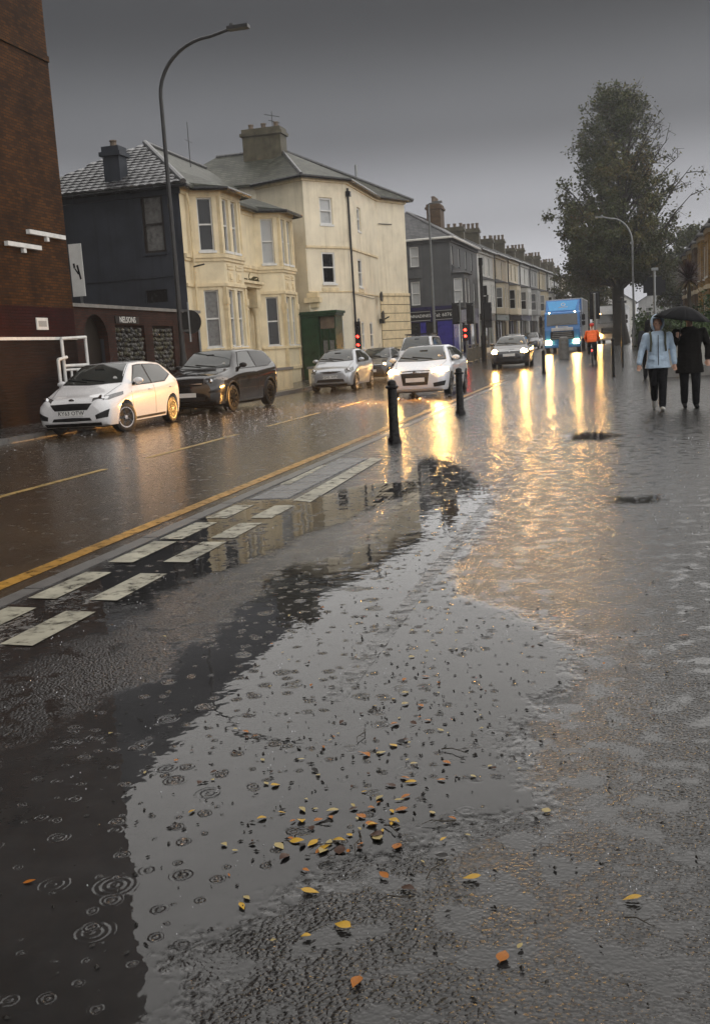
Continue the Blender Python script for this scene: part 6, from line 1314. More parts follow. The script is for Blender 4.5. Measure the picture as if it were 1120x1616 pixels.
# ------------------------------------------------------------------ people
def limb(m, pts, rs, n=12):
    """round-ended tapered chain"""
    pts = [Vector(p) for p in pts]; a, b = pts[0], pts[-1]; d0 = (pts[0] - pts[1]).normalized(); d1 = (pts[-1] - pts[-2]).normalized()
    P = [a + d0 * rs[0] * 0.9, a + d0 * rs[0] * 0.6] + pts + [b + d1 * rs[-1] * 0.6, b + d1 * rs[-1] * 0.9]; Q = [rs[0] * 0.4, rs[0] * 0.8] + list(rs) + [rs[-1] * 0.8, rs[-1] * 0.4]
    m.tube(P, Q, n)
def rings(m, secs, n=16):
    """closed loft of elliptical sections (cx, cy, z, rx, ry)"""
    vs = []
    for cx, cy, z, rx, ry in secs:
        for k in range(n): a = 2 * math.pi * k / n; vs.append((cx + rx * math.cos(a), cy + ry * math.sin(a), z))
    N_ = len(secs); m.add(vs, [(i * n + k, i * n + (k + 1) % n, (i + 1) * n + (k + 1) % n, (i + 1) * n + k) for i in range(N_ - 1) for k in range(n)] + [tuple(range(n - 1, -1, -1)), tuple((N_ - 1) * n + k for k in range(n))])
def ball(m, c, r, sub=2):
    b = bmesh.new(); bmesh.ops.create_icosphere(b, subdivisions=sub, radius=1.0)
    m.add([(c[0] + v.co.x * r[0], c[1] + v.co.y * r[1], c[2] + v.co.z * r[2]) for v in b.verts], [tuple(v.index for v in f.verts) for f in b.faces]); b.free()
def blob(name, m, mat, parent, voxel=0.012, it=4, wrinkle=0.0):
    o = link('tmp', m.mesh('tmp')); r = o.modifiers.new('r', 'REMESH'); r.mode = 'VOXEL'; r.voxel_size = voxel
    s = o.modifiers.new('s', 'SMOOTH'); s.iterations = it; s.factor = 0.5
    me = evaluated_mesh(o, name)
    if wrinkle:
        nv = len(me.vertices); co = np.empty(nv * 3); me.vertices.foreach_get('co', co); nr = np.empty(nv * 3); me.vertices.foreach_get('normal', nr); co = co.reshape(-1, 3); nr = nr.reshape(-1, 3)
        kk_ = np.array([noise.noise(Vector(c) * 9.0) + 0.6 * noise.noise(Vector((c[0] * 14, c[1] * 14, c[2] * 30))) for c in co]); me.vertices.foreach_set('co', (co + nr * kk_[:, None] * wrinkle).ravel())
    me.materials.clear(); me.polygons.foreach_set('use_smooth', [True] * len(me.polygons)); me.update()
    return link(name, me, M[mat], parent)
def hand(m, w, d, curl, side, grip=False):
    """palm and five fingers at wrist w pointing along d; curl bends the fingers"""
    w = Vector(w); d = Vector(d).normalized(); sd = Vector((side, 0, 0)); sd = (sd - d * sd.dot(d)).normalized(); nn = d.cross(sd) * side
    limb(m, [w, w + d * 0.05, w + d * 0.085], [0.026, 0.033, 0.034], 8)
    for k, ln in enumerate((0.072, 0.082, 0.076, 0.058)):
        b = w + d * 0.085 + sd * (0.028 - 0.019 * k) * -1; e1 = b + d * ln * 0.5 * math.cos(curl) + nn * ln * 0.5 * math.sin(curl); e2 = e1 + d * ln * 0.5 * math.cos(curl * 2.2) + nn * ln * 0.5 * math.sin(curl * 2.2); limb(m, [b, e1, e2], [0.0105, 0.0095, 0.008], 6)
    b = w + d * 0.03 - sd * 0.03; limb(m, [b, b - sd * 0.025 + d * 0.03, b - sd * 0.02 + d * 0.06 + nn * 0.015], [0.013, 0.011, 0.009], 6)
def head(m, c, yaw=0.0, face=-1):
    """skull, jaw, nose, brow, ears; face = -1 looks along -y"""
    x, y, z = c
    ball(m, (x, y + 0.008 * -face, z + 0.02), (0.074, 0.092, 0.108)); ball(m, (x, y + 0.028 * face, z - 0.055), (0.055, 0.06, 0.062)); limb(m, [(x, y + 0.082 * face, z + 0.02), (x, y + 0.100 * face, z - 0.02)], [0.010, 0.014], 8)
    ball(m, (x, y + 0.078 * face, z - 0.062), (0.024, 0.012, 0.008)); ball(m, (x, y + 0.075 * face, z + 0.035), (0.05, 0.018, 0.012)); ball(m, (x - 0.076, y, z), (0.012, 0.022, 0.032)); ball(m, (x + 0.076, y, z), (0.012, 0.022, 0.032)); limb(m, [(x, y - 0.01 * face, z - 0.18), (x, y - 0.01 * face, z - 0.05)], [0.06, 0.05], 10)
def eyes(par, c, face=-1):
    for s in (1, -1): m = MB(); ball(m, (c[0] + s * 0.031, c[1] + 0.080 * face, c[2] + 0.012), (0.013, 0.009, 0.008)); m.build('eye', M['hair'], par, True)
def figure(name, loc, rz, label, k, top, trouser, shoe, hips, armL, armR, hd=(0, -0.02, 1.60), shoulder=0.20, hem=0.80, girth=1.0, hoodmat=None, face=-1, coat_flare=0.0, hands=True, cat='person', grip=None, sleeve=0.0):
    t = thing('person', loc, label, cat, None, rz); t.scale = (k, k, k)
    (hl, kl, al, fl), (hr, kr, ar, fr) = hips
    body = MB(); head(body, hd, 0, face); rings(body, [(0, 0.0, 0.84, 0.15, 0.10), (0, 0, 0.95, 0.165, 0.11), (0, 0, 1.12, 0.14, 0.10), (0, 0, 1.30, 0.17, 0.11), (0, 0, 1.42, 0.12, 0.08), (0, 0, 1.46, 0.06, 0.06)])
    for arm, s in ((armL, 1), (armR, -1)):
        limb(body, arm[:3], [0.05, 0.042, 0.032])
        if hands: hand(body, arm[2], Vector(arm[3]), 0.5 if not (grip == s) else 1.15, s)
    for h_, k_, a_, f_ in hips: limb(body, [h_, k_, a_], [0.08, 0.06, 0.042])
    bo = blob('body', body, 'skin', t, 0.011, 2)
    eyes(bo, hd, face)
    tr = MB(); rings(tr, [(0, 0, 0.80, 0.17, 0.125), (0, 0, 0.92, 0.18, 0.13), (0, 0, 1.02, 0.165, 0.12)])
    for h_, k_, a_, f_ in hips:
        v = Vector(a_) + (Vector(k_) - Vector(a_)) * 0.04; limb(tr, [h_, Vector(h_).lerp(Vector(k_), 0.5), k_, Vector(k_).lerp(Vector(a_), 0.5), v], [0.105, 0.098, 0.080, 0.072, 0.066])
    blob('trousers', tr, trouser, t, 0.013, 3, 0.006)
    for h_, k_, a_, f_ in hips:
        s = MB(); a = Vector(a_); f = Vector(f_); dn = Vector((0, 0, -1)); limb(s, [a + Vector((0, 0, 0.03)), a + Vector((0, 0, -0.03))], [0.045, 0.046], 10); limb(s, [a + (a - f) * 0.22 + dn * 0.045, a.lerp(f, 0.6) + dn * 0.04, f + dn * 0.03], [0.036, 0.042, 0.034], 10); blob('shoe', s, shoe, t, 0.010, 2)
    jk = MB(); g = girth
    rings(jk, [(0, 0.0, hem, (0.215 + coat_flare) * g, (0.165 + coat_flare * .6) * g), (0, 0, lerp(hem, 1.0, .6), 0.205 * g, 0.155 * g), (0, 0, 1.08, 0.185 * g, 0.14 * g), (0, 0, 1.25, 0.205 * g, 0.145 * g), (0, 0, 1.36, (shoulder + 0.01), 0.12 * g), (0, 0, 1.425, shoulder * 0.72, 0.085 * g), (0, 0, 1.48, 0.085, 0.08)])
    for arm in (armL, armR):
        e = Vector(arm[1]).lerp(Vector(arm[2]), 0.92); limb(jk, [arm[0], Vector(arm[0]).lerp(Vector(arm[1]), 0.5), arm[1], e], [0.070 + sleeve, 0.066 + sleeve, 0.056 + sleeve, 0.046 + sleeve])
    jo = blob('jacket', jk, top, t, 0.013, 3, 0.008)
    return t, jo, bo
SP = lambda s, dy=0.0, w=0.20: (s * w, dy, 1.385)
# woman in the pale blue hooded jacket, walking towards us
t, jo, bo = figure('person', (0.82, 20.0, 0.012), R(2), 'person in pale blue hooded jacket and black trousers walking under the umbrella edge', 1.0, 'jacket_blue', 'cloth_black', 'shoe_pale',
                   [((0.085, 0, 0.88), (0.075, -0.10, 0.50), (0.06, -0.16, 0.085), (0.065, -0.33, 0.075)), ((-0.085, 0, 0.88), (-0.07, 0.02, 0.50), (-0.05, 0.30, 0.20), (-0.05, 0.36, 0.06))],
                   [SP(1), (0.275, 0.06, 1.12), (0.30, 0.0, 0.86), (0.05, -0.15, -1)], [SP(-1), (-0.29, 0.0, 1.12), (-0.345, -0.08, 0.88), (-0.1, -0.2, -1)], hem=0.79, girth=1.02, coat_flare=0.02, sleeve=0.006)
hm = MB()                                                   # raised hood, open at the face
vs = []
for i in range(9):
    th = R(-62 + i * 152 / 8)                               # from chin level over the crown
    for j in range(15):
        ph = R(-128 + 256 * j / 14) ; rr_ = 0.128
        vs.append((rr_ * math.sin(ph) * math.cos(th) * 0.94, 0.01 + rr_ * math.cos(ph) * math.cos(th) * 1.08, 1.625 + 0.155 * math.sin(th)))
fs = [(i * 15 + j, i * 15 + j + 1, (i + 1) * 15 + j + 1, (i + 1) * 15 + j) for i in range(8) for j in range(14)]
hm.add(vs, fs); ho = hm.build('hood', M['jacket_blue'], t, True, fix=False); sm = ho.modifiers.new('s', 'SOLIDIFY'); sm.thickness = 0.022; sm.offset = 0
pk = MB(); pk.add([(-0.10, -0.06, 1.70), (0.10, -0.06, 1.70), (0.06, -0.135, 1.715), (-0.06, -0.135, 1.715), (-0.08, -0.05, 1.745), (0.08, -0.05, 1.745), (0.05, -0.13, 1.728), (-0.05, -0.13, 1.728)], [(0, 1, 2, 3), (4, 7, 6, 5), (0, 4, 5, 1), (1, 5, 6, 2), (2, 6, 7, 3), (3, 7, 4, 0)]); pk.build('hood_peak', M['jacket_blue'], t, True)
for s in (1, -1):
    m = MB(); m.tube([(s * 0.13, 0.12, 1.43), (s * 0.135, 0.0, 1.465), (s * 0.13, -0.12, 1.40), (s * 0.125, -0.155, 1.25), (s * 0.14, -0.14, 1.10)], 0.02, 8); m.build('rucksack_strap', M['strap'], t, True)
m = MB(); m.box(-0.006, -0.168, 0.82, 0.006, -0.150, 1.40); m.build('zip', M['cloth_navy'], t)
for s in (1, -1): m = MB(); m.hexa([(s * 0.06, -0.168, 0.93), (s * 0.17, -0.14, 0.97), (s * 0.17, -0.125, 0.97), (s * 0.06, -0.15, 0.93), (s * 0.06, -0.168, 0.96), (s * 0.17, -0.14, 1.0), (s * 0.17, -0.125, 1.0), (s * 0.06, -0.15, 0.96)]); m.build('pocket_flap', M['jacket_blue'], t)
# man in the dark coat holding the umbrella
hx = (-0.20, -0.20, 1.34)
t2, jo2, bo2 = figure('person', (1.40, 20.2, 0.012), R(3), 'person in long dark coat holding a black umbrella', 1.03, 'cloth_dark', 'cloth_black', 'cloth_black',
                      [((0.10, 0, 0.88), (0.10, -0.06, 0.49), (0.10, -0.05, 0.09), (0.11, -0.22, 0.06)), ((-0.10, 0, 0.88), (-0.10, -0.02, 0.49), (-0.085, 0.10, 0.11), (-0.085, -0.06, 0.06))],
                      [SP(1, w=0.23), (0.33, 0.05, 1.12), (0.30, -0.10, 0.88), (0.0, -0.2, -1)], [SP(-1, w=0.23), (-0.31, -0.02, 1.10), (-0.235, -0.19, 1.28), (0.15, -0.05, 1)], hem=0.64, girth=1.10, shoulder=0.225, coat_flare=0.015, sleeve=0.008, grip=-1)
m = MB(); ball(m, (0, 0.01, 1.655), (0.085, 0.10, 0.09)); blob('hair', m, 'hair', t2, 0.012, 2)
um = thing('umbrella', (1.215, 19.98, 1.42), 'open black umbrella with a grey panel held over the dark coated person', 'umbrella')
um.rotation_euler = (R(4), R(9), R(6)); UR = 0.52; UZ = 0.26
NB = 8; cv = MB(); cg = MB()
def cp(a, f, sag=0.0): return (UR * f * math.cos(a) * (1 - sag), UR * f * math.sin(a) * (1 - sag), UZ + 0.235 * (1 - f ** 1.8) - sag * 0.10 * f)
for k in range(NB):
    g = cg if k in (2, 3) else cv; K1, K2 = 6, 6; vv = []
    for i in range(K1 + 1):
        f = 0.03 + 0.97 * i / K1
        for j in range(K2 + 1):
            u = j / K2; a = 2 * math.pi * (k + u) / NB; vv.append(cp(a, f, 0.10 * math.sin(math.pi * u) * f))
    g.add(vv, [(i * (K2 + 1) + j, i * (K2 + 1) + j + 1, (i + 1) * (K2 + 1) + j + 1, (i + 1) * (K2 + 1) + j) for i in range(K1) for j in range(K2)])
for g, mt in ((cv, 'umb_black'), (cg, 'umb_grey')):
    o = g.build('canopy', M[mt], um, True, fix=False); sm = o.modifiers.new('s', 'SOLIDIFY'); sm.thickness = 0.004; sm.offset = 1
m = MB(); m.tube([(0, 0, -0.06), (0, 0, UZ + 0.30)], [0.007, 0.006], 8); put('shaft', m, 'dark_steel', um)
m = MB(); m.tube([(0, 0, 0.02), (0, 0, -0.10), (0.01, 0, -0.13)], [0.017, 0.017, 0.014], 8); put('handle', m, 'plastic', um)
for k in range(NB):
    a = 2 * math.pi * k / NB; m = MB(); m.tube([Vector(cp(a, 0.03 + 0.97 * i / 6)) - Vector((0, 0, 0.008)) for i in range(7)], 0.004, 5); rb = put('rib', m, 'dark_steel', um); m = MB(); m.tube([(0, 0, UZ - 0.06), Vector(cp(a, 0.5)) - Vector((0, 0, 0.01))], 0.003, 4); put('strut', m, 'dark_steel', rb)
# walker with rucksack farther on, going away
t3, jo3, bo3 = figure('person', (1.12, 34.0, 0.012), R(180 + 8), 'person in dark coat and hood with grey rucksack walking away along the footpath', 1.06, 'cloth_navy', 'cloth_black', 'cloth_black',
                      [((0.085, 0, 0.88), (0.08, -0.14, 0.52), (0.07, -0.20, 0.085), (0.07, -0.36, 0.06)), ((-0.085, 0, 0.88), (-0.08, 0.04, 0.50), (-0.07, 0.32, 0.20), (-0.07, 0.36, 0.07))],
                      [SP(1), (0.28, 0.08, 1.12), (0.29, 0.06, 0.86), (0, -0.1, -1)], [SP(-1), (-0.29, -0.04, 1.12), (-0.31, -0.14, 0.88), (0, -0.2, -1)], hem=0.78, girth=1.05, sleeve=0.006)
m = MB(); ball(m, (0, 0.01, 1.63), (0.115, 0.125, 0.145)); limb(m, [(0, 0.02, 1.42), (0, 0.02, 1.55)], [0.13, 0.11]); blob('hood', m, 'cloth_black', t3, 0.014, 3)
rk = thing('rucksack', (1.12 - 0.026, 34.0 - 0.20, 0.98), 'grey rucksack on the back of the hooded walker', 'bag'); rk.rotation_euler = (0, 0, R(8))
m = MB(); rings(m, [(0, 0, 0.0, 0.13, 0.06), (0, 0, 0.06, 0.155, 0.085), (0, 0, 0.30, 0.15, 0.085), (0, 0, 0.46, 0.12, 0.06), (0, 0.01, 0.50, 0.06, 0.03)]); blob('sack', m, 'stonegrey', rk, 0.012, 3); m = MB(); m.box(-0.10, -0.105, 0.06, 0.10, -0.075, 0.24); put('front_pocket', m, 'cloth_navy', rk, False); m = MB(); m.tube([(-0.04, 0, 0.48), (-0.03, -0.01, 0.55), (0.03, -0.01, 0.55), (0.04, 0, 0.48)], 0.009, 6); put('grab_loop', m, 'cloth_black', rk)
# cyclist riding away, bicycle below
CX, CY, CZ = -0.90, 49.0, gz(49); CK = 1.07
by_ = thing('bicycle', (CX, CY, CZ), 'dark bicycle with a red rear lamp ridden along the cycle path', 'bicycle'); by_.scale = (CK,) * 3
def cyc_wheel(y):
    m = MB(); pts = [(0, y + 0.335 * math.cos(R(15 * k)), 0.345 + 0.335 * math.sin(R(15 * k))) for k in range(25)]; m.tube(pts, 0.019, 8, caps=False); wo = put('wheel', m, 'tyre', by_)
    m = MB(); m.tube([(0, y + 0.312 * math.cos(R(15 * k)), 0.345 + 0.312 * math.sin(R(15 * k))) for k in range(25)], 0.010, 6, caps=False); put('rim', m, 'galv', wo)
    m = MB(); m.tube([(-0.045, y, 0.345), (0.045, y, 0.345)], 0.018, 8); put('hub', m, 'galv', wo)
    for k in range(12): a = R(30 * k); m = MB(); m.tube([(0.02 * (-1) ** k, y, 0.345), (0, y + 0.31 * math.cos(a), 0.345 + 0.31 * math.sin(a))], 0.0022, 4); put('spoke', m, 'galv', wo)
cyc_wheel(-0.50); cyc_wheel(0.55)
fr = MB()
for a, b, r in (((0, -0.05, 0.30), (0, -0.20, 0.86), 0.018), ((0, -0.05, 0.30), (0, 0.36, 0.78), 0.02), ((0, -0.17, 0.76), (0, 0.34, 0.86), 0.017), ((0, 0.34, 0.92), (0, 0.40, 0.70), 0.02), ((0.03, -0.50, 0.345), (0.02, -0.17, 0.76), 0.010), ((-0.03, -0.50, 0.345), (-0.02, -0.17, 0.76), 0.010), ((0.03, -0.50, 0.345), (0.02, -0.05, 0.30), 0.011), ((-0.03, -0.50, 0.345), (-0.02, -0.05, 0.30), 0.011), ((0.045, 0.40, 0.70), (0.045, 0.55, 0.345), 0.012), ((-0.045, 0.40, 0.70), (-0.045, 0.55, 0.345), 0.012), ((-0.05, 0.40, 0.705), (0.05, 0.40, 0.705), 0.014)): fr.tube([a, b], r, 8)
put('frame', fr, 'black_paint', by_)
m = MB(); m.tube([(0, 0.34, 0.92), (0, 0.36, 1.0)], 0.014, 8); m.tube([(-0.27, 0.36, 1.02), (-0.05, 0.38, 1.0), (0.05, 0.38, 1.0), (0.27, 0.36, 1.02)], 0.013, 8); put('handlebar', m, 'black_paint', by_)
m = MB(); rings(m, [(0, -0.22, 0.88, 0.05, 0.10), (0, -0.22, 0.92, 0.075, 0.14), (0, -0.22, 0.94, 0.06, 0.12)]); put('saddle', m, 'plastic', by_)
m = MB(); m.tube([(0.03, -0.05, 0.30), (0.07, -0.05, 0.30), (0.09, 0.05, 0.17), (0.17, 0.05, 0.17)], 0.011, 6); put('crank', m, 'galv', by_); m = MB(); m.tube([(-0.03, -0.05, 0.30), (-0.07, -0.05, 0.30), (-0.09, -0.15, 0.43), (-0.17, -0.15, 0.43)], 0.011, 6); put('crank', m, 'galv', by_)
m = MB(); m.box(-0.026, -0.86, 0.60, 0.026, -0.83, 0.66); m.tube([(0, -0.83, 0.63), (0, -0.52, 0.70), (0, -0.2, 0.80)], 0.009, 6); ml = put('lamp_bracket', m, 'plastic', by_, False); m = MB(); ball(m, (0, -0.868, 0.63), (0.022, 0.012, 0.022)); put('rear_lamp', m, 'red_small', ml)
m = MB(); m.tube([(0, -0.5 + 0.37 * math.cos(R(a)), 0.345 + 0.37 * math.sin(R(a))) for a in range(60, 200, 14)], 0.022, 6); put('mudguard', m, 'black_paint', by_)
cy = thing('person', (CX, CY, CZ), 'cyclist in orange jacket and red helmet riding away', 'person'); cy.scale = (CK,) * 3
bd = MB(); head(bd, (0, 0.22, 1.66), 0, 1); rings(bd, [(0, -0.20, 0.94, 0.15, 0.11), (0, -0.15, 1.08, 0.14, 0.10), (0, 0.02, 1.30, 0.16, 0.11), (0, 0.12, 1.44, 0.14, 0.08), (0, 0.18, 1.52, 0.06, 0.06)])
for s in (1, -1): limb(bd, [(s * 0.19, 0.12, 1.41), (s * 0.27, 0.22, 1.16), (s * 0.25, 0.36, 1.05)], [0.05, 0.042, 0.032]); hand(bd, (s * 0.25, 0.35, 1.045), (0, 1, -0.3), 1.1, s)
legs = [[(0.10, -0.18, 0.96), (0.13, 0.12, 0.62), (0.125, -0.02, 0.24), (0.125, 0.14, 0.20)], [(-0.10, -0.18, 0.96), (-0.13, 0.16, 0.80), (-0.125, -0.20, 0.50), (-0.125, -0.05, 0.46)]]
for l in legs: limb(bd, l[:3], [0.08, 0.06, 0.042])
blob('body', bd, 'skin', cy, 0.012, 2)
jk = MB(); rings(jk, [(0, -0.22, 0.98, 0.20, 0.15), (0, -0.16, 1.10, 0.21, 0.155), (0, 0.0, 1.28, 0.225, 0.155), (0, 0.10, 1.40, 0.22, 0.12), (0, 0.16, 1.48, 0.13, 0.09)])
for s in (1, -1): limb(jk, [(s * 0.20, 0.10, 1.40), (s * 0.285, 0.20, 1.16), (s * 0.255, 0.33, 1.06)], [0.088, 0.075, 0.058])
blob('jacket', jk, 'orange', cy, 0.013, 3, 0.008)
tr = MB(); rings(tr, [(0, -0.20, 0.88, 0.16, 0.13), (0, -0.20, 1.0, 0.18, 0.14)])
for l in legs: limb(tr, [l[0], l[1], Vector(l[1]).lerp(Vector(l[2]), .95)], [0.105, 0.085, 0.062])
blob('trousers', tr, 'cloth_black', cy, 0.013, 3, 0.005)
for l in legs: m = MB(); limb(m, [Vector(l[2]) + Vector((0, -0.05, -0.02)), Vector(l[3])], [0.042, 0.036], 10); blob('shoe', m, 'cloth_black', cy, 0.011, 2)
m = MB(); ball(m, (0, 0.20, 1.72), (0.105, 0.135, 0.095)); ho = blob('helmet', m, 'helmet_red', cy, 0.012, 2)
for k in (-1, 0, 1): m = MB(); m.tube([(k * 0.045, 0.10 + 0.0, 1.800 - abs(k) * .012), (k * 0.048, 0.20, 1.822 - abs(k) * .012), (k * 0.045, 0.30, 1.79 - abs(k) * .012)], 0.012, 6); put('helmet_vent', m, 'plastic', ho)

# ------------------------------------------------------------------ trees, palm, hedge
def leaf_mat(name, cols, rough=0.45):
    m, t, b = principled(name); at = N(t, 'ShaderNodeAttribute', attribute_name='tint'); rp = N(t, 'ShaderNodeValToRGB'); cr = rp.color_ramp; cr.elements[0].color = (*cols[0], 1); cr.elements[1].color = (*cols[-1], 1)
    for i, c in enumerate(cols[1:-1]): e = cr.elements.new((i + 1) / (len(cols) - 1)); e.color = (*c, 1)
    L(t, at.outputs['Fac'], rp.inputs[0]); L(t, rp.outputs[0], b.inputs['Base Color']); b.inputs['Roughness'].default_value = rough; b.inputs['Specular IOR Level'].default_value = 0.12
    return m
M['leaf_tree'] = leaf_mat('autumn_tree_leaves', [(0.040, 0.052, 0.016), (0.068, 0.074, 0.024), (0.10, 0.088, 0.028), (0.14, 0.082, 0.022)])
M['leaf_hedge'] = leaf_mat('hedge_leaves', [(0.018, 0.035, 0.012), (0.04, 0.07, 0.02), (0.07, 0.10, 0.03)])
M['bark'] = vary('tree_bark', (0.035, 0.028, 0.02), 0.6, 6, 0.4, 0.6, 14)
def leaf_mesh(name, pts, size, seed):
    """pts: (position, tint): one small folded leaf each"""
    rnd = random.Random(seed); V = []; F = []; T = []
    for p, tn in pts:
        d = Vector((rnd.gauss(0, 1), rnd.gauss(0, 1), rnd.gauss(-0.3, 0.8))).normalized(); q = d.orthogonal().normalized(); q.rotate(Matrix.Rotation(rnd.uniform(0, 6.28), 3, d)); s = size * rnd.uniform(0.6, 1.3); n = d.cross(q) * s * 0.12
        b = len(V); V += [p, p + d * s * 0.5 + q * s * 0.36 + n, p + d * s, p + d * s * 0.5 - q * s * 0.36 + n]; F += [(b, b + 1, b + 2), (b, b + 2, b + 3)]; T += [tn] * 4
    me = bpy.data.meshes.new(name); me.from_pydata([tuple(v) for v in V], [], F); a = me.attributes.new('tint', 'FLOAT', 'POINT'); a.data.foreach_set('value', T); me.update(); return me
def make_tree(loc, label, env, z0, top, limbs, r0, leaf, per, seed, bare=None, name='tree', lean=0.0):
    rnd = random.Random(seed); t = thing(name, loc, label, 'tree'); tr = MB(); pts = []
    ax_ = lambda z: Vector((lean * z + 0.25 * math.sin(z * 0.35 + seed), 0.25 * math.cos(z * 0.3 + seed * 2) - 0.25 * math.cos(seed * 2), z))
    K = 12; tr.tube([ax_(top * 0.97 * i / K) - Vector((0.25 * math.sin(seed) * (1 - i / K), 0, 0)) for i in range(K + 1)], [r0 * (1.35 if i == 0 else 1) * (1 - 0.93 * i / K) for i in range(K + 1)], 10)
    def radius(z):
        for (a, ra), (b, rb) in zip(env, env[1:]):
            if z <= b: return lerp(ra, rb, max(0, (z - a) / (b - a)))
        return env[-1][1]
    for i in range(limbs):
        ze = lerp(z0 + 0.4, top * 0.985, ((i + rnd.random()) / limbs) ** 0.92); az = i * 2.4 + rnd.uniform(-.35, .35); R_ = radius(ze) * rnd.uniform(0.62, 1.06); zs = max(z0 * 0.8 + rnd.uniform(0, 1.2), ze - R_ * rnd.uniform(0.75, 1.35) - 0.8)
        if zs > ze - 0.2: zs = ze - 0.2
        a = ax_(zs); e = ax_(ze) + Vector((math.cos(az) * R_, math.sin(az) * R_, 0)); mid = a.lerp(e, 0.5) + Vector((0, 0, -0.25 * rnd.random())); lr = r0 * 0.30 * (1 - 0.75 * zs / top) + 0.02
        path_ = [a, a.lerp(mid, 0.6) + Vector((0, 0, 0.15)), mid, mid.lerp(e, 0.55) + Vector((0, 0, 0.2)), e]; tr.tube(path_, [lr, lr * 0.8, lr * 0.55, lr * 0.33, lr * 0.12], 6)
        for j in range(8):
            f = rnd.uniform(0.3, 1.0); b = a.lerp(mid, f * 2) if f < 0.5 else mid.lerp(e, f * 2 - 1); dl = Vector((rnd.gauss(0, 1) + math.cos(az) * 0.6, rnd.gauss(0, 1) + math.sin(az) * 0.6, rnd.gauss(0.45, 0.6))).normalized() * rnd.uniform(0.7, 1.5) * R_ / 4.5; c = b + dl
            tr.tube([b, b.lerp(c, .5) + Vector((0, 0, 0.06)), c], [lr * 0.3, lr * 0.2, lr * 0.08], 4, caps=False)
            for q in range(5):
                b2 = b.lerp(c, rnd.uniform(0.3, 1)); c2 = b2 + Vector((rnd.gauss(0, 1), rnd.gauss(0, 1), rnd.gauss(0.3, 0.8))).normalized() * rnd.uniform(0.35, 0.8)
                tr.tube([b2, c2], [0.024, 0.010], 3, caps=False)
                dens = 1.0 if bare is None else bare(c2, rnd); clump = 0.35 + 0.65 * noise.noise(c2 * 0.45 + Vector((seed, 0, 0))); tint = min(1, max(0, 0.35 + 0.55 * noise.noise(c2 * 0.33 + Vector((0, seed * 3.1, 0))) + rnd.gauss(0, 0.13)))
                for _ in range(int(per * dens * max(0.15, clump + 0.35) * rnd.uniform(0.6, 1.4))):
                    u = rnd.random(); pts.append((b2.lerp(c2, u) + Vector((rnd.gauss(0, 1), rnd.gauss(0, 1), rnd.gauss(0, 0.8))) * 0.22, min(1, max(0, tint + rnd.gauss(0, 0.08)))))
    tr.build('trunk', M['bark'], t, True, fix=False); link('crown', leaf_mesh('crown', pts, leaf, seed), M['leaf_tree'], t); return t
make_tree((0.75, 90.0, gz(90)), 'tall half bare autumn tree towering over the right side of the street', [(4.4, 3.6), (6, 5.0), (8.5, 5.5), (11, 5.5), (14, 5.1), (17, 4.0), (19.5, 2.7), (21.8, 1.0)], 5.2, 21.4, 96, 0.60, 0.24, 27, 3,
          bare=lambda p, r: (1.3 if p.z < 10 else (0.95 if p.z < 15 else 0.6)) * (0.35 if (p.x > 2.6 and p.z > 8.5) else 1.0) * (1.0 if not (p.x > 0.8 and p.z > 14) else 0.35), lean=0.02)
make_tree((-2.6, 118.0, gz(118)), 'lower autumn tree with olive leaves behind the terrace end', [(2.6, 2.2), (5, 3.6), (7.5, 3.4), (9.5, 1.8), (11, 0.5)], 3.0, 10.8, 30, 0.32, 0.30, 15, 11)
make_tree((7.6, 112.0, gz(112)), 'dark green tree behind the last brick houses', [(2.6, 2.4), (5, 3.4), (8, 3.6), (10, 2.2), (12, 0.5)], 3.0, 11.5, 30, 0.32, 0.30, 15, 17)
def foliage(name, label, boxes, n, size, seed, cat='hedge'):
    rnd = random.Random(seed); pts = []
    for x0, y0, z0, x1, y1, z1 in boxes:
        for _ in range(n):
            p = Vector((rnd.uniform(x0, x1), rnd.uniform(y0, y1), rnd.uniform(z0, z1))); k = noise.noise(p * 1.1)
            top = z0 + (z1 - z0) * (0.72 + 0.35 * noise.noise(Vector((p.x * 0.9, p.y * 0.9, 1.7))))
            if p.z < top and k > -0.35: pts.append((p, min(1, max(0, 0.4 + 0.6 * k + rnd.gauss(0, .12)))))
    c = thing(name, ((boxes[0][0] + boxes[0][3]) / 2, (boxes[0][1] + boxes[0][4]) / 2, 0), label, cat); off = c.location
    me = leaf_mesh('foliage', [(p - off, k) for p, k in pts], size, seed); link('foliage', me, M['leaf_hedge'], c)
    m = MB(off)
    for x0, y0, z0, x1, y1, z1 in boxes:
        for k in range(10): x, y = rnd.uniform(x0 + .1, x1 - .1), rnd.uniform(y0 + .1, y1 - .1); m.tube([(x, y, 0), (x + rnd.uniform(-.2, .2), y + rnd.uniform(-.2, .2), z0 + (z1 - z0) * 0.6)], [0.03, 0.01], 5)
    tag(m.build('stem', M['bark'], c), kind='stuff')
foliage('garden_hedge', 'unkempt green hedge behind the low white garden wall', [(2.2, 35.2, 0.2, 5.6, 44.8, 2.3)], 9000, 0.13, 5)
foliage('garden_shrub', 'tall dark shrub beside the brick houses', [(3.6, 46.5, 0.2, 5.2, 50.0, 3.3)], 3500, 0.15, 6, 'shrub')
foliage('garden_shrub', 'bright green shrubs beside the big tree trunk', [(1.6, 62.0, 0.2, 4.8, 86.0, 3.4)], 9000, 0.22, 8, 'shrub')
pm = thing('palm', (3.15, 45.2, 0), 'spiky dark red cordyline palm behind the umbrella', 'palm tree')
m = MB(); m.tube([(0, 0, 0), (0.05, 0, 1.5), (0.0, 0, 2.6), (-0.03, 0, 3.55)], [0.14, 0.10, 0.085, 0.08], 8); put('trunk', m, 'bark', pm)
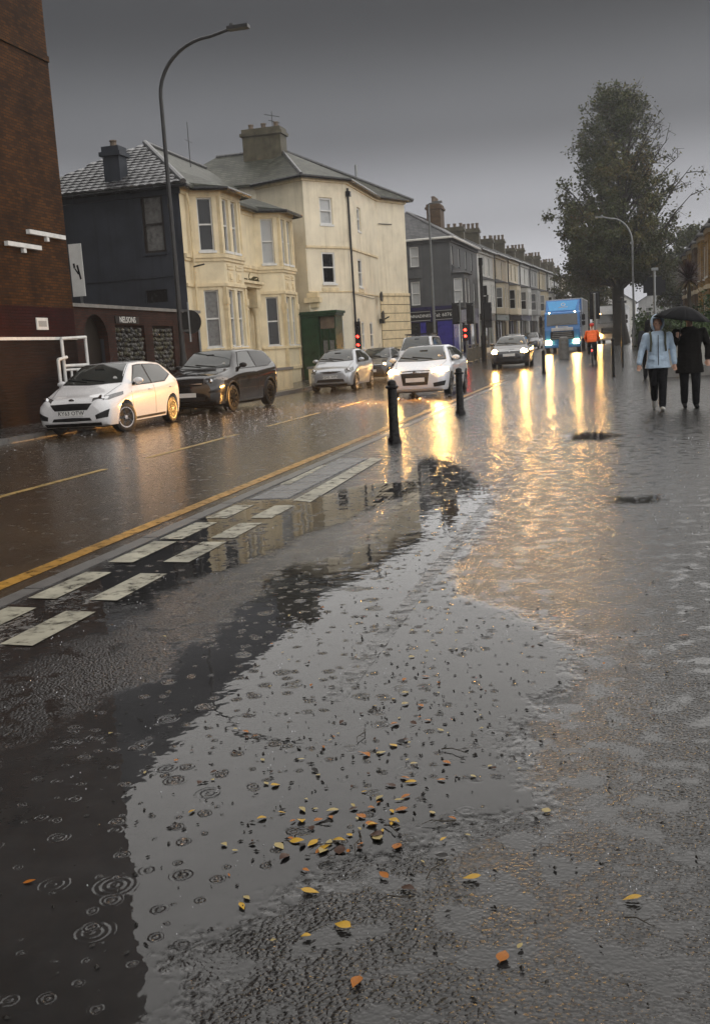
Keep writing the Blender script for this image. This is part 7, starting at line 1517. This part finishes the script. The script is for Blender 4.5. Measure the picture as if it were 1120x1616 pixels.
M['palm_leaf'] = vary('dark_red_palm_blade', (0.035, 0.012, 0.012), 0.35, 6, 0.5); M['palm_dead'] = vary('dry_palm_blade', (0.10, 0.07, 0.025), 0.5, 6, 0.4)
for k in range(130):
    az = k * 2.399; el = R(85 - 125 * (k / 130) ** 1.1); ln = random.uniform(0.7, 0.98) * (1 if el > -0.2 else 0.85); d = Vector((math.cos(az) * math.cos(el), math.sin(az) * math.cos(el), math.sin(el))); sdv = Vector((-math.sin(az), math.cos(az), 0)) * 0.035
    b0 = Vector((-0.03, 0, 3.55)) + d * 0.06; b1 = b0 + d * ln * 0.55; b2 = b0 + d * ln + Vector((0, 0, -0.16 * math.cos(el) * ln)); m = MB(); n2 = Vector((0, 0, 0.012))
    m.add([b0 - sdv * .5, b0 + sdv * .5, b1 + sdv, b1 - sdv, b2, b0 + n2, b1 + n2], [(0, 1, 5), (0, 5, 6, 3), (5, 1, 2, 6), (3, 6, 4), (6, 2, 4), (0, 3, 2, 1), (3, 4, 2)]); m.build('blade', M['palm_dead' if el < -0.35 else 'palm_leaf'], pm, fix=False)

# ------------------------------------------------------------------ fallen leaves, twigs, rain
LEAFC = [('yellow', (0.44, 0.26, 0.025)), ('pale', (0.33, 0.26, 0.11)), ('orange', (0.32, 0.11, 0.014)), ('brown', (0.05, 0.022, 0.012)), ('black', (0.012, 0.010, 0.009))]
LEAFL = {'yellow': 'small bright yellow fallen leaf on the wet path', 'pale': 'small pale buff fallen leaf on the wet path', 'orange': 'small orange fallen leaf on the wet path', 'brown': 'small dark brown fallen leaf on the wet path', 'black': 'small blackened fallen leaf on the wet path'}
lm = {}
for nm, c in LEAFC:
    mt = vary('fallen_leaf_' + nm, c, 0.4, 30, 0.45, spec=0.15); lm[nm] = []
    for v in range(3):
        m = MB(); K = 7; mid = []
        asp = (0.30, 0.42, 0.36)[v]; top_, bot_ = [], []
        for i in range(K + 1):
            f = i / K; wv = asp * math.sin(math.pi * f ** 0.8) * (1 - 0.25 * f); cz_ = 0.10 * math.sin(math.pi * f) * (1 if v else 0.4); top_.append((f - 0.5, wv, cz_ + 0.08 * wv)); bot_.append((f - 0.5, -wv * (0.9 + 0.1 * v), cz_ + 0.14 * wv)); mid.append((f - 0.5, 0, cz_))
        m.add(top_ + mid + bot_, [(i, i + 1, K + 2 + i, K + 1 + i) for i in range(K)] + [(K + 1 + i, K + 2 + i, 2 * K + 3 + i, 2 * K + 2 + i) for i in range(K)]); m.add([(-0.5, 0.012, 0), (-0.5, -0.012, 0), (-0.78, 0, 0.03)], [(0, 1, 2)])
        me = m.mesh('fallen_leaf', True, fix=False); me.materials.append(mt); lm[nm].append(me)
rl = random.Random(21)
def drop_leaf(x, y, nm, s):
    o = link('fallen_leaf', rl.choice(lm[nm]), None); o.location = (x, y, 0.020 + s * 0.03); o.scale = (s, s * rl.uniform(0.55, 1.15), s * rl.uniform(0.15, 1.1)); o.rotation_euler = (rl.uniform(-.2, .2), rl.uniform(-.2, .2), rl.uniform(0, 6.28)); wet_ = sdist(np.array([[x, y]]), PUD_MAIN)[0] > 0; tag(o, LEAFL[nm].replace('on the wet path', 'in the long puddle' if wet_ else 'on the rough wet asphalt'), 'leaf', nm + (' leaves lying in the puddle' if wet_ else ' leaves lying on the rough asphalt'))
kinds = ['yellow'] * 4 + ['pale'] * 4 + ['orange'] * 3 + ['brown'] * 3 + ['black'] * 3
for _ in range(70): drop_leaf(rl.gauss(-0.88, 0.20), rl.gauss(3.15, 0.42), rl.choice(kinds), rl.uniform(0.014, 0.046))
for _ in range(45): drop_leaf(rl.gauss(-0.80, 0.16), rl.gauss(2.72, 0.12), rl.choice(kinds), rl.uniform(0.014, 0.048))
for _ in range(60): drop_leaf(rl.gauss(-0.95, 0.5), rl.uniform(3.2, 5.6), rl.choice(kinds[4:]), rl.uniform(0.012, 0.034))
for _ in range(110): drop_leaf(rl.gauss(-1.0, 0.5), rl.uniform(2.6, 6.0), rl.choice(kinds[4:]), rl.uniform(0.009, 0.022))
for _ in range(60): drop_leaf(rl.uniform(-2.6, 2.6), rl.uniform(1.9, 9.0), rl.choice(kinds), rl.uniform(0.014, 0.042))
for x, y, nm in ((-0.40, 2.55, 'yellow'), (0.02, 2.50, 'yellow'), (-0.69, 2.27, 'yellow'), (-0.56, 2.47, 'brown'), (-0.28, 2.2, 'orange'), (-0.82, 2.42, 'yellow'), (-0.60, 2.05, 'orange'), (0.3, 4.9, 'orange')): drop_leaf(x, y, nm, 0.052)
for k in range(16):
    x, y = (rl.gauss(-0.7, 0.3), rl.gauss(2.7, 0.3)) if k < 8 else (rl.uniform(-1.5, 1.2), rl.uniform(2.0, 8.0)); a = rl.uniform(0, 6.28); ln = rl.uniform(0.03, 0.075); m = MB(); d = Vector((math.cos(a), math.sin(a), 0)) * ln; c = Vector((0, 0, 0.0)); p2 = Vector((-d.y, d.x, 0))
    m.tube([c - d, c - d * .3 + p2 * .15 + Vector((0, 0, .006)), c + d * .4 - p2 * .1 + Vector((0, 0, .008)), c + d], [0.0024, 0.002, 0.0016, 0.0008], 5); m.tube([c + d * .2 + Vector((0, 0, .006)), c + d * .5 + p2 * .35 + Vector((0, 0, .01))], [0.0014, 0.0007], 4); o = m.build('twig', M['bark'], None, True); o.location = (x, y, 0.022); tag(o, 'thin dark twig lying on the wet path', 'twig', 'twigs scattered on the path')
M['debris'] = vary('dark_debris', (0.014, 0.012, 0.01), 0.4, 10, 0.4)
m = MB()
for _ in range(900):
    x, y = (rl.gauss(-0.85, 0.5), rl.gauss(3.4, 0.9)) if rl.random() < 0.65 else (rl.uniform(-2.4, 2.2), rl.uniform(1.9, 9)); a = rl.uniform(0, 6.28); s = rl.uniform(0.004, 0.013); d = Vector((math.cos(a), math.sin(a), 0)) * s; q = Vector((-d.y, d.x, 0)) * rl.uniform(.25, .6); p = Vector((x, y, 0.019))
    m.add([p - d, p - q, p + d, p + q, p + Vector((0, 0, s * .5))], [(0, 1, 4), (1, 2, 4), (2, 3, 4), (3, 0, 4)])
tag(m.build('leaf_debris', M['debris'], fix=False), 'scatter of tiny dark leaf scraps on the wet path', 'debris', kind='stuff')
# splashing drops
M['drop'] = vary('water_drop', (0.55, 0.56, 0.58), 0.05, 5, 0.1, metal=0.55, coat=1.0)
m = MB(); b = bmesh.new(); bmesh.ops.create_icosphere(b, subdivisions=1, radius=1.0); ico_v = [v.co.copy() for v in b.verts]; ico_f = [tuple(v.index for v in f.verts) for f in b.faces]; b.free()
for _ in range(2600):
    q_ = rl.random()
    if q_ < 0.45: x, y = rl.gauss(-6.2, 1.9), rl.uniform(17, 29.5)
    elif q_ < 0.7: x, y = rl.uniform(-11.5, -2), rl.uniform(13, 34)
    else: x, y = rl.uniform(-3.0, 1.8), rl.uniform(2.2, 14)
    s = rl.uniform(0.0012, 0.0024) * (0.6 + y * 0.16)
    for k in range(rl.choice((1, 1, 2, 3))): p = Vector((x + rl.gauss(0, .02), y + rl.gauss(0, .02), 0.02 + abs(rl.gauss(0, 0.03)))); m.add([p + Vector((v.x, v.y, v.z * rl.uniform(1, 1.8))) * s for v in ico_v], ico_f)
tag(m.build('rain_splashes', M['drop'], None, True, fix=False), 'splashing raindrops bouncing off the road and path', 'raindrops', kind='stuff')
bpy.data.scenes.remove(SCRATCH)
# ------------------------------------------------------------------ rain haze filling the street
HZ = bpy.data.materials.new('rain_haze'); HZ.use_nodes = True; t = HZ.node_tree; t.nodes.clear(); o_ = N(t, 'ShaderNodeOutputMaterial'); pv = N(t, 'ShaderNodeVolumePrincipled')
pv.inputs['Color'].default_value = (0.88, 0.90, 0.93, 1); pv.inputs['Density'].default_value = 0.0008; pv.inputs['Anisotropy'].default_value = 0.35; L(t, pv.outputs[0], o_.inputs['Volume'])
m = MB(); m.box(-305, -65, -1.1, 305, 805, 26); tag(m.build('haze', HZ), 'pale rain haze hanging in the street', 'haze', kind='stuff')
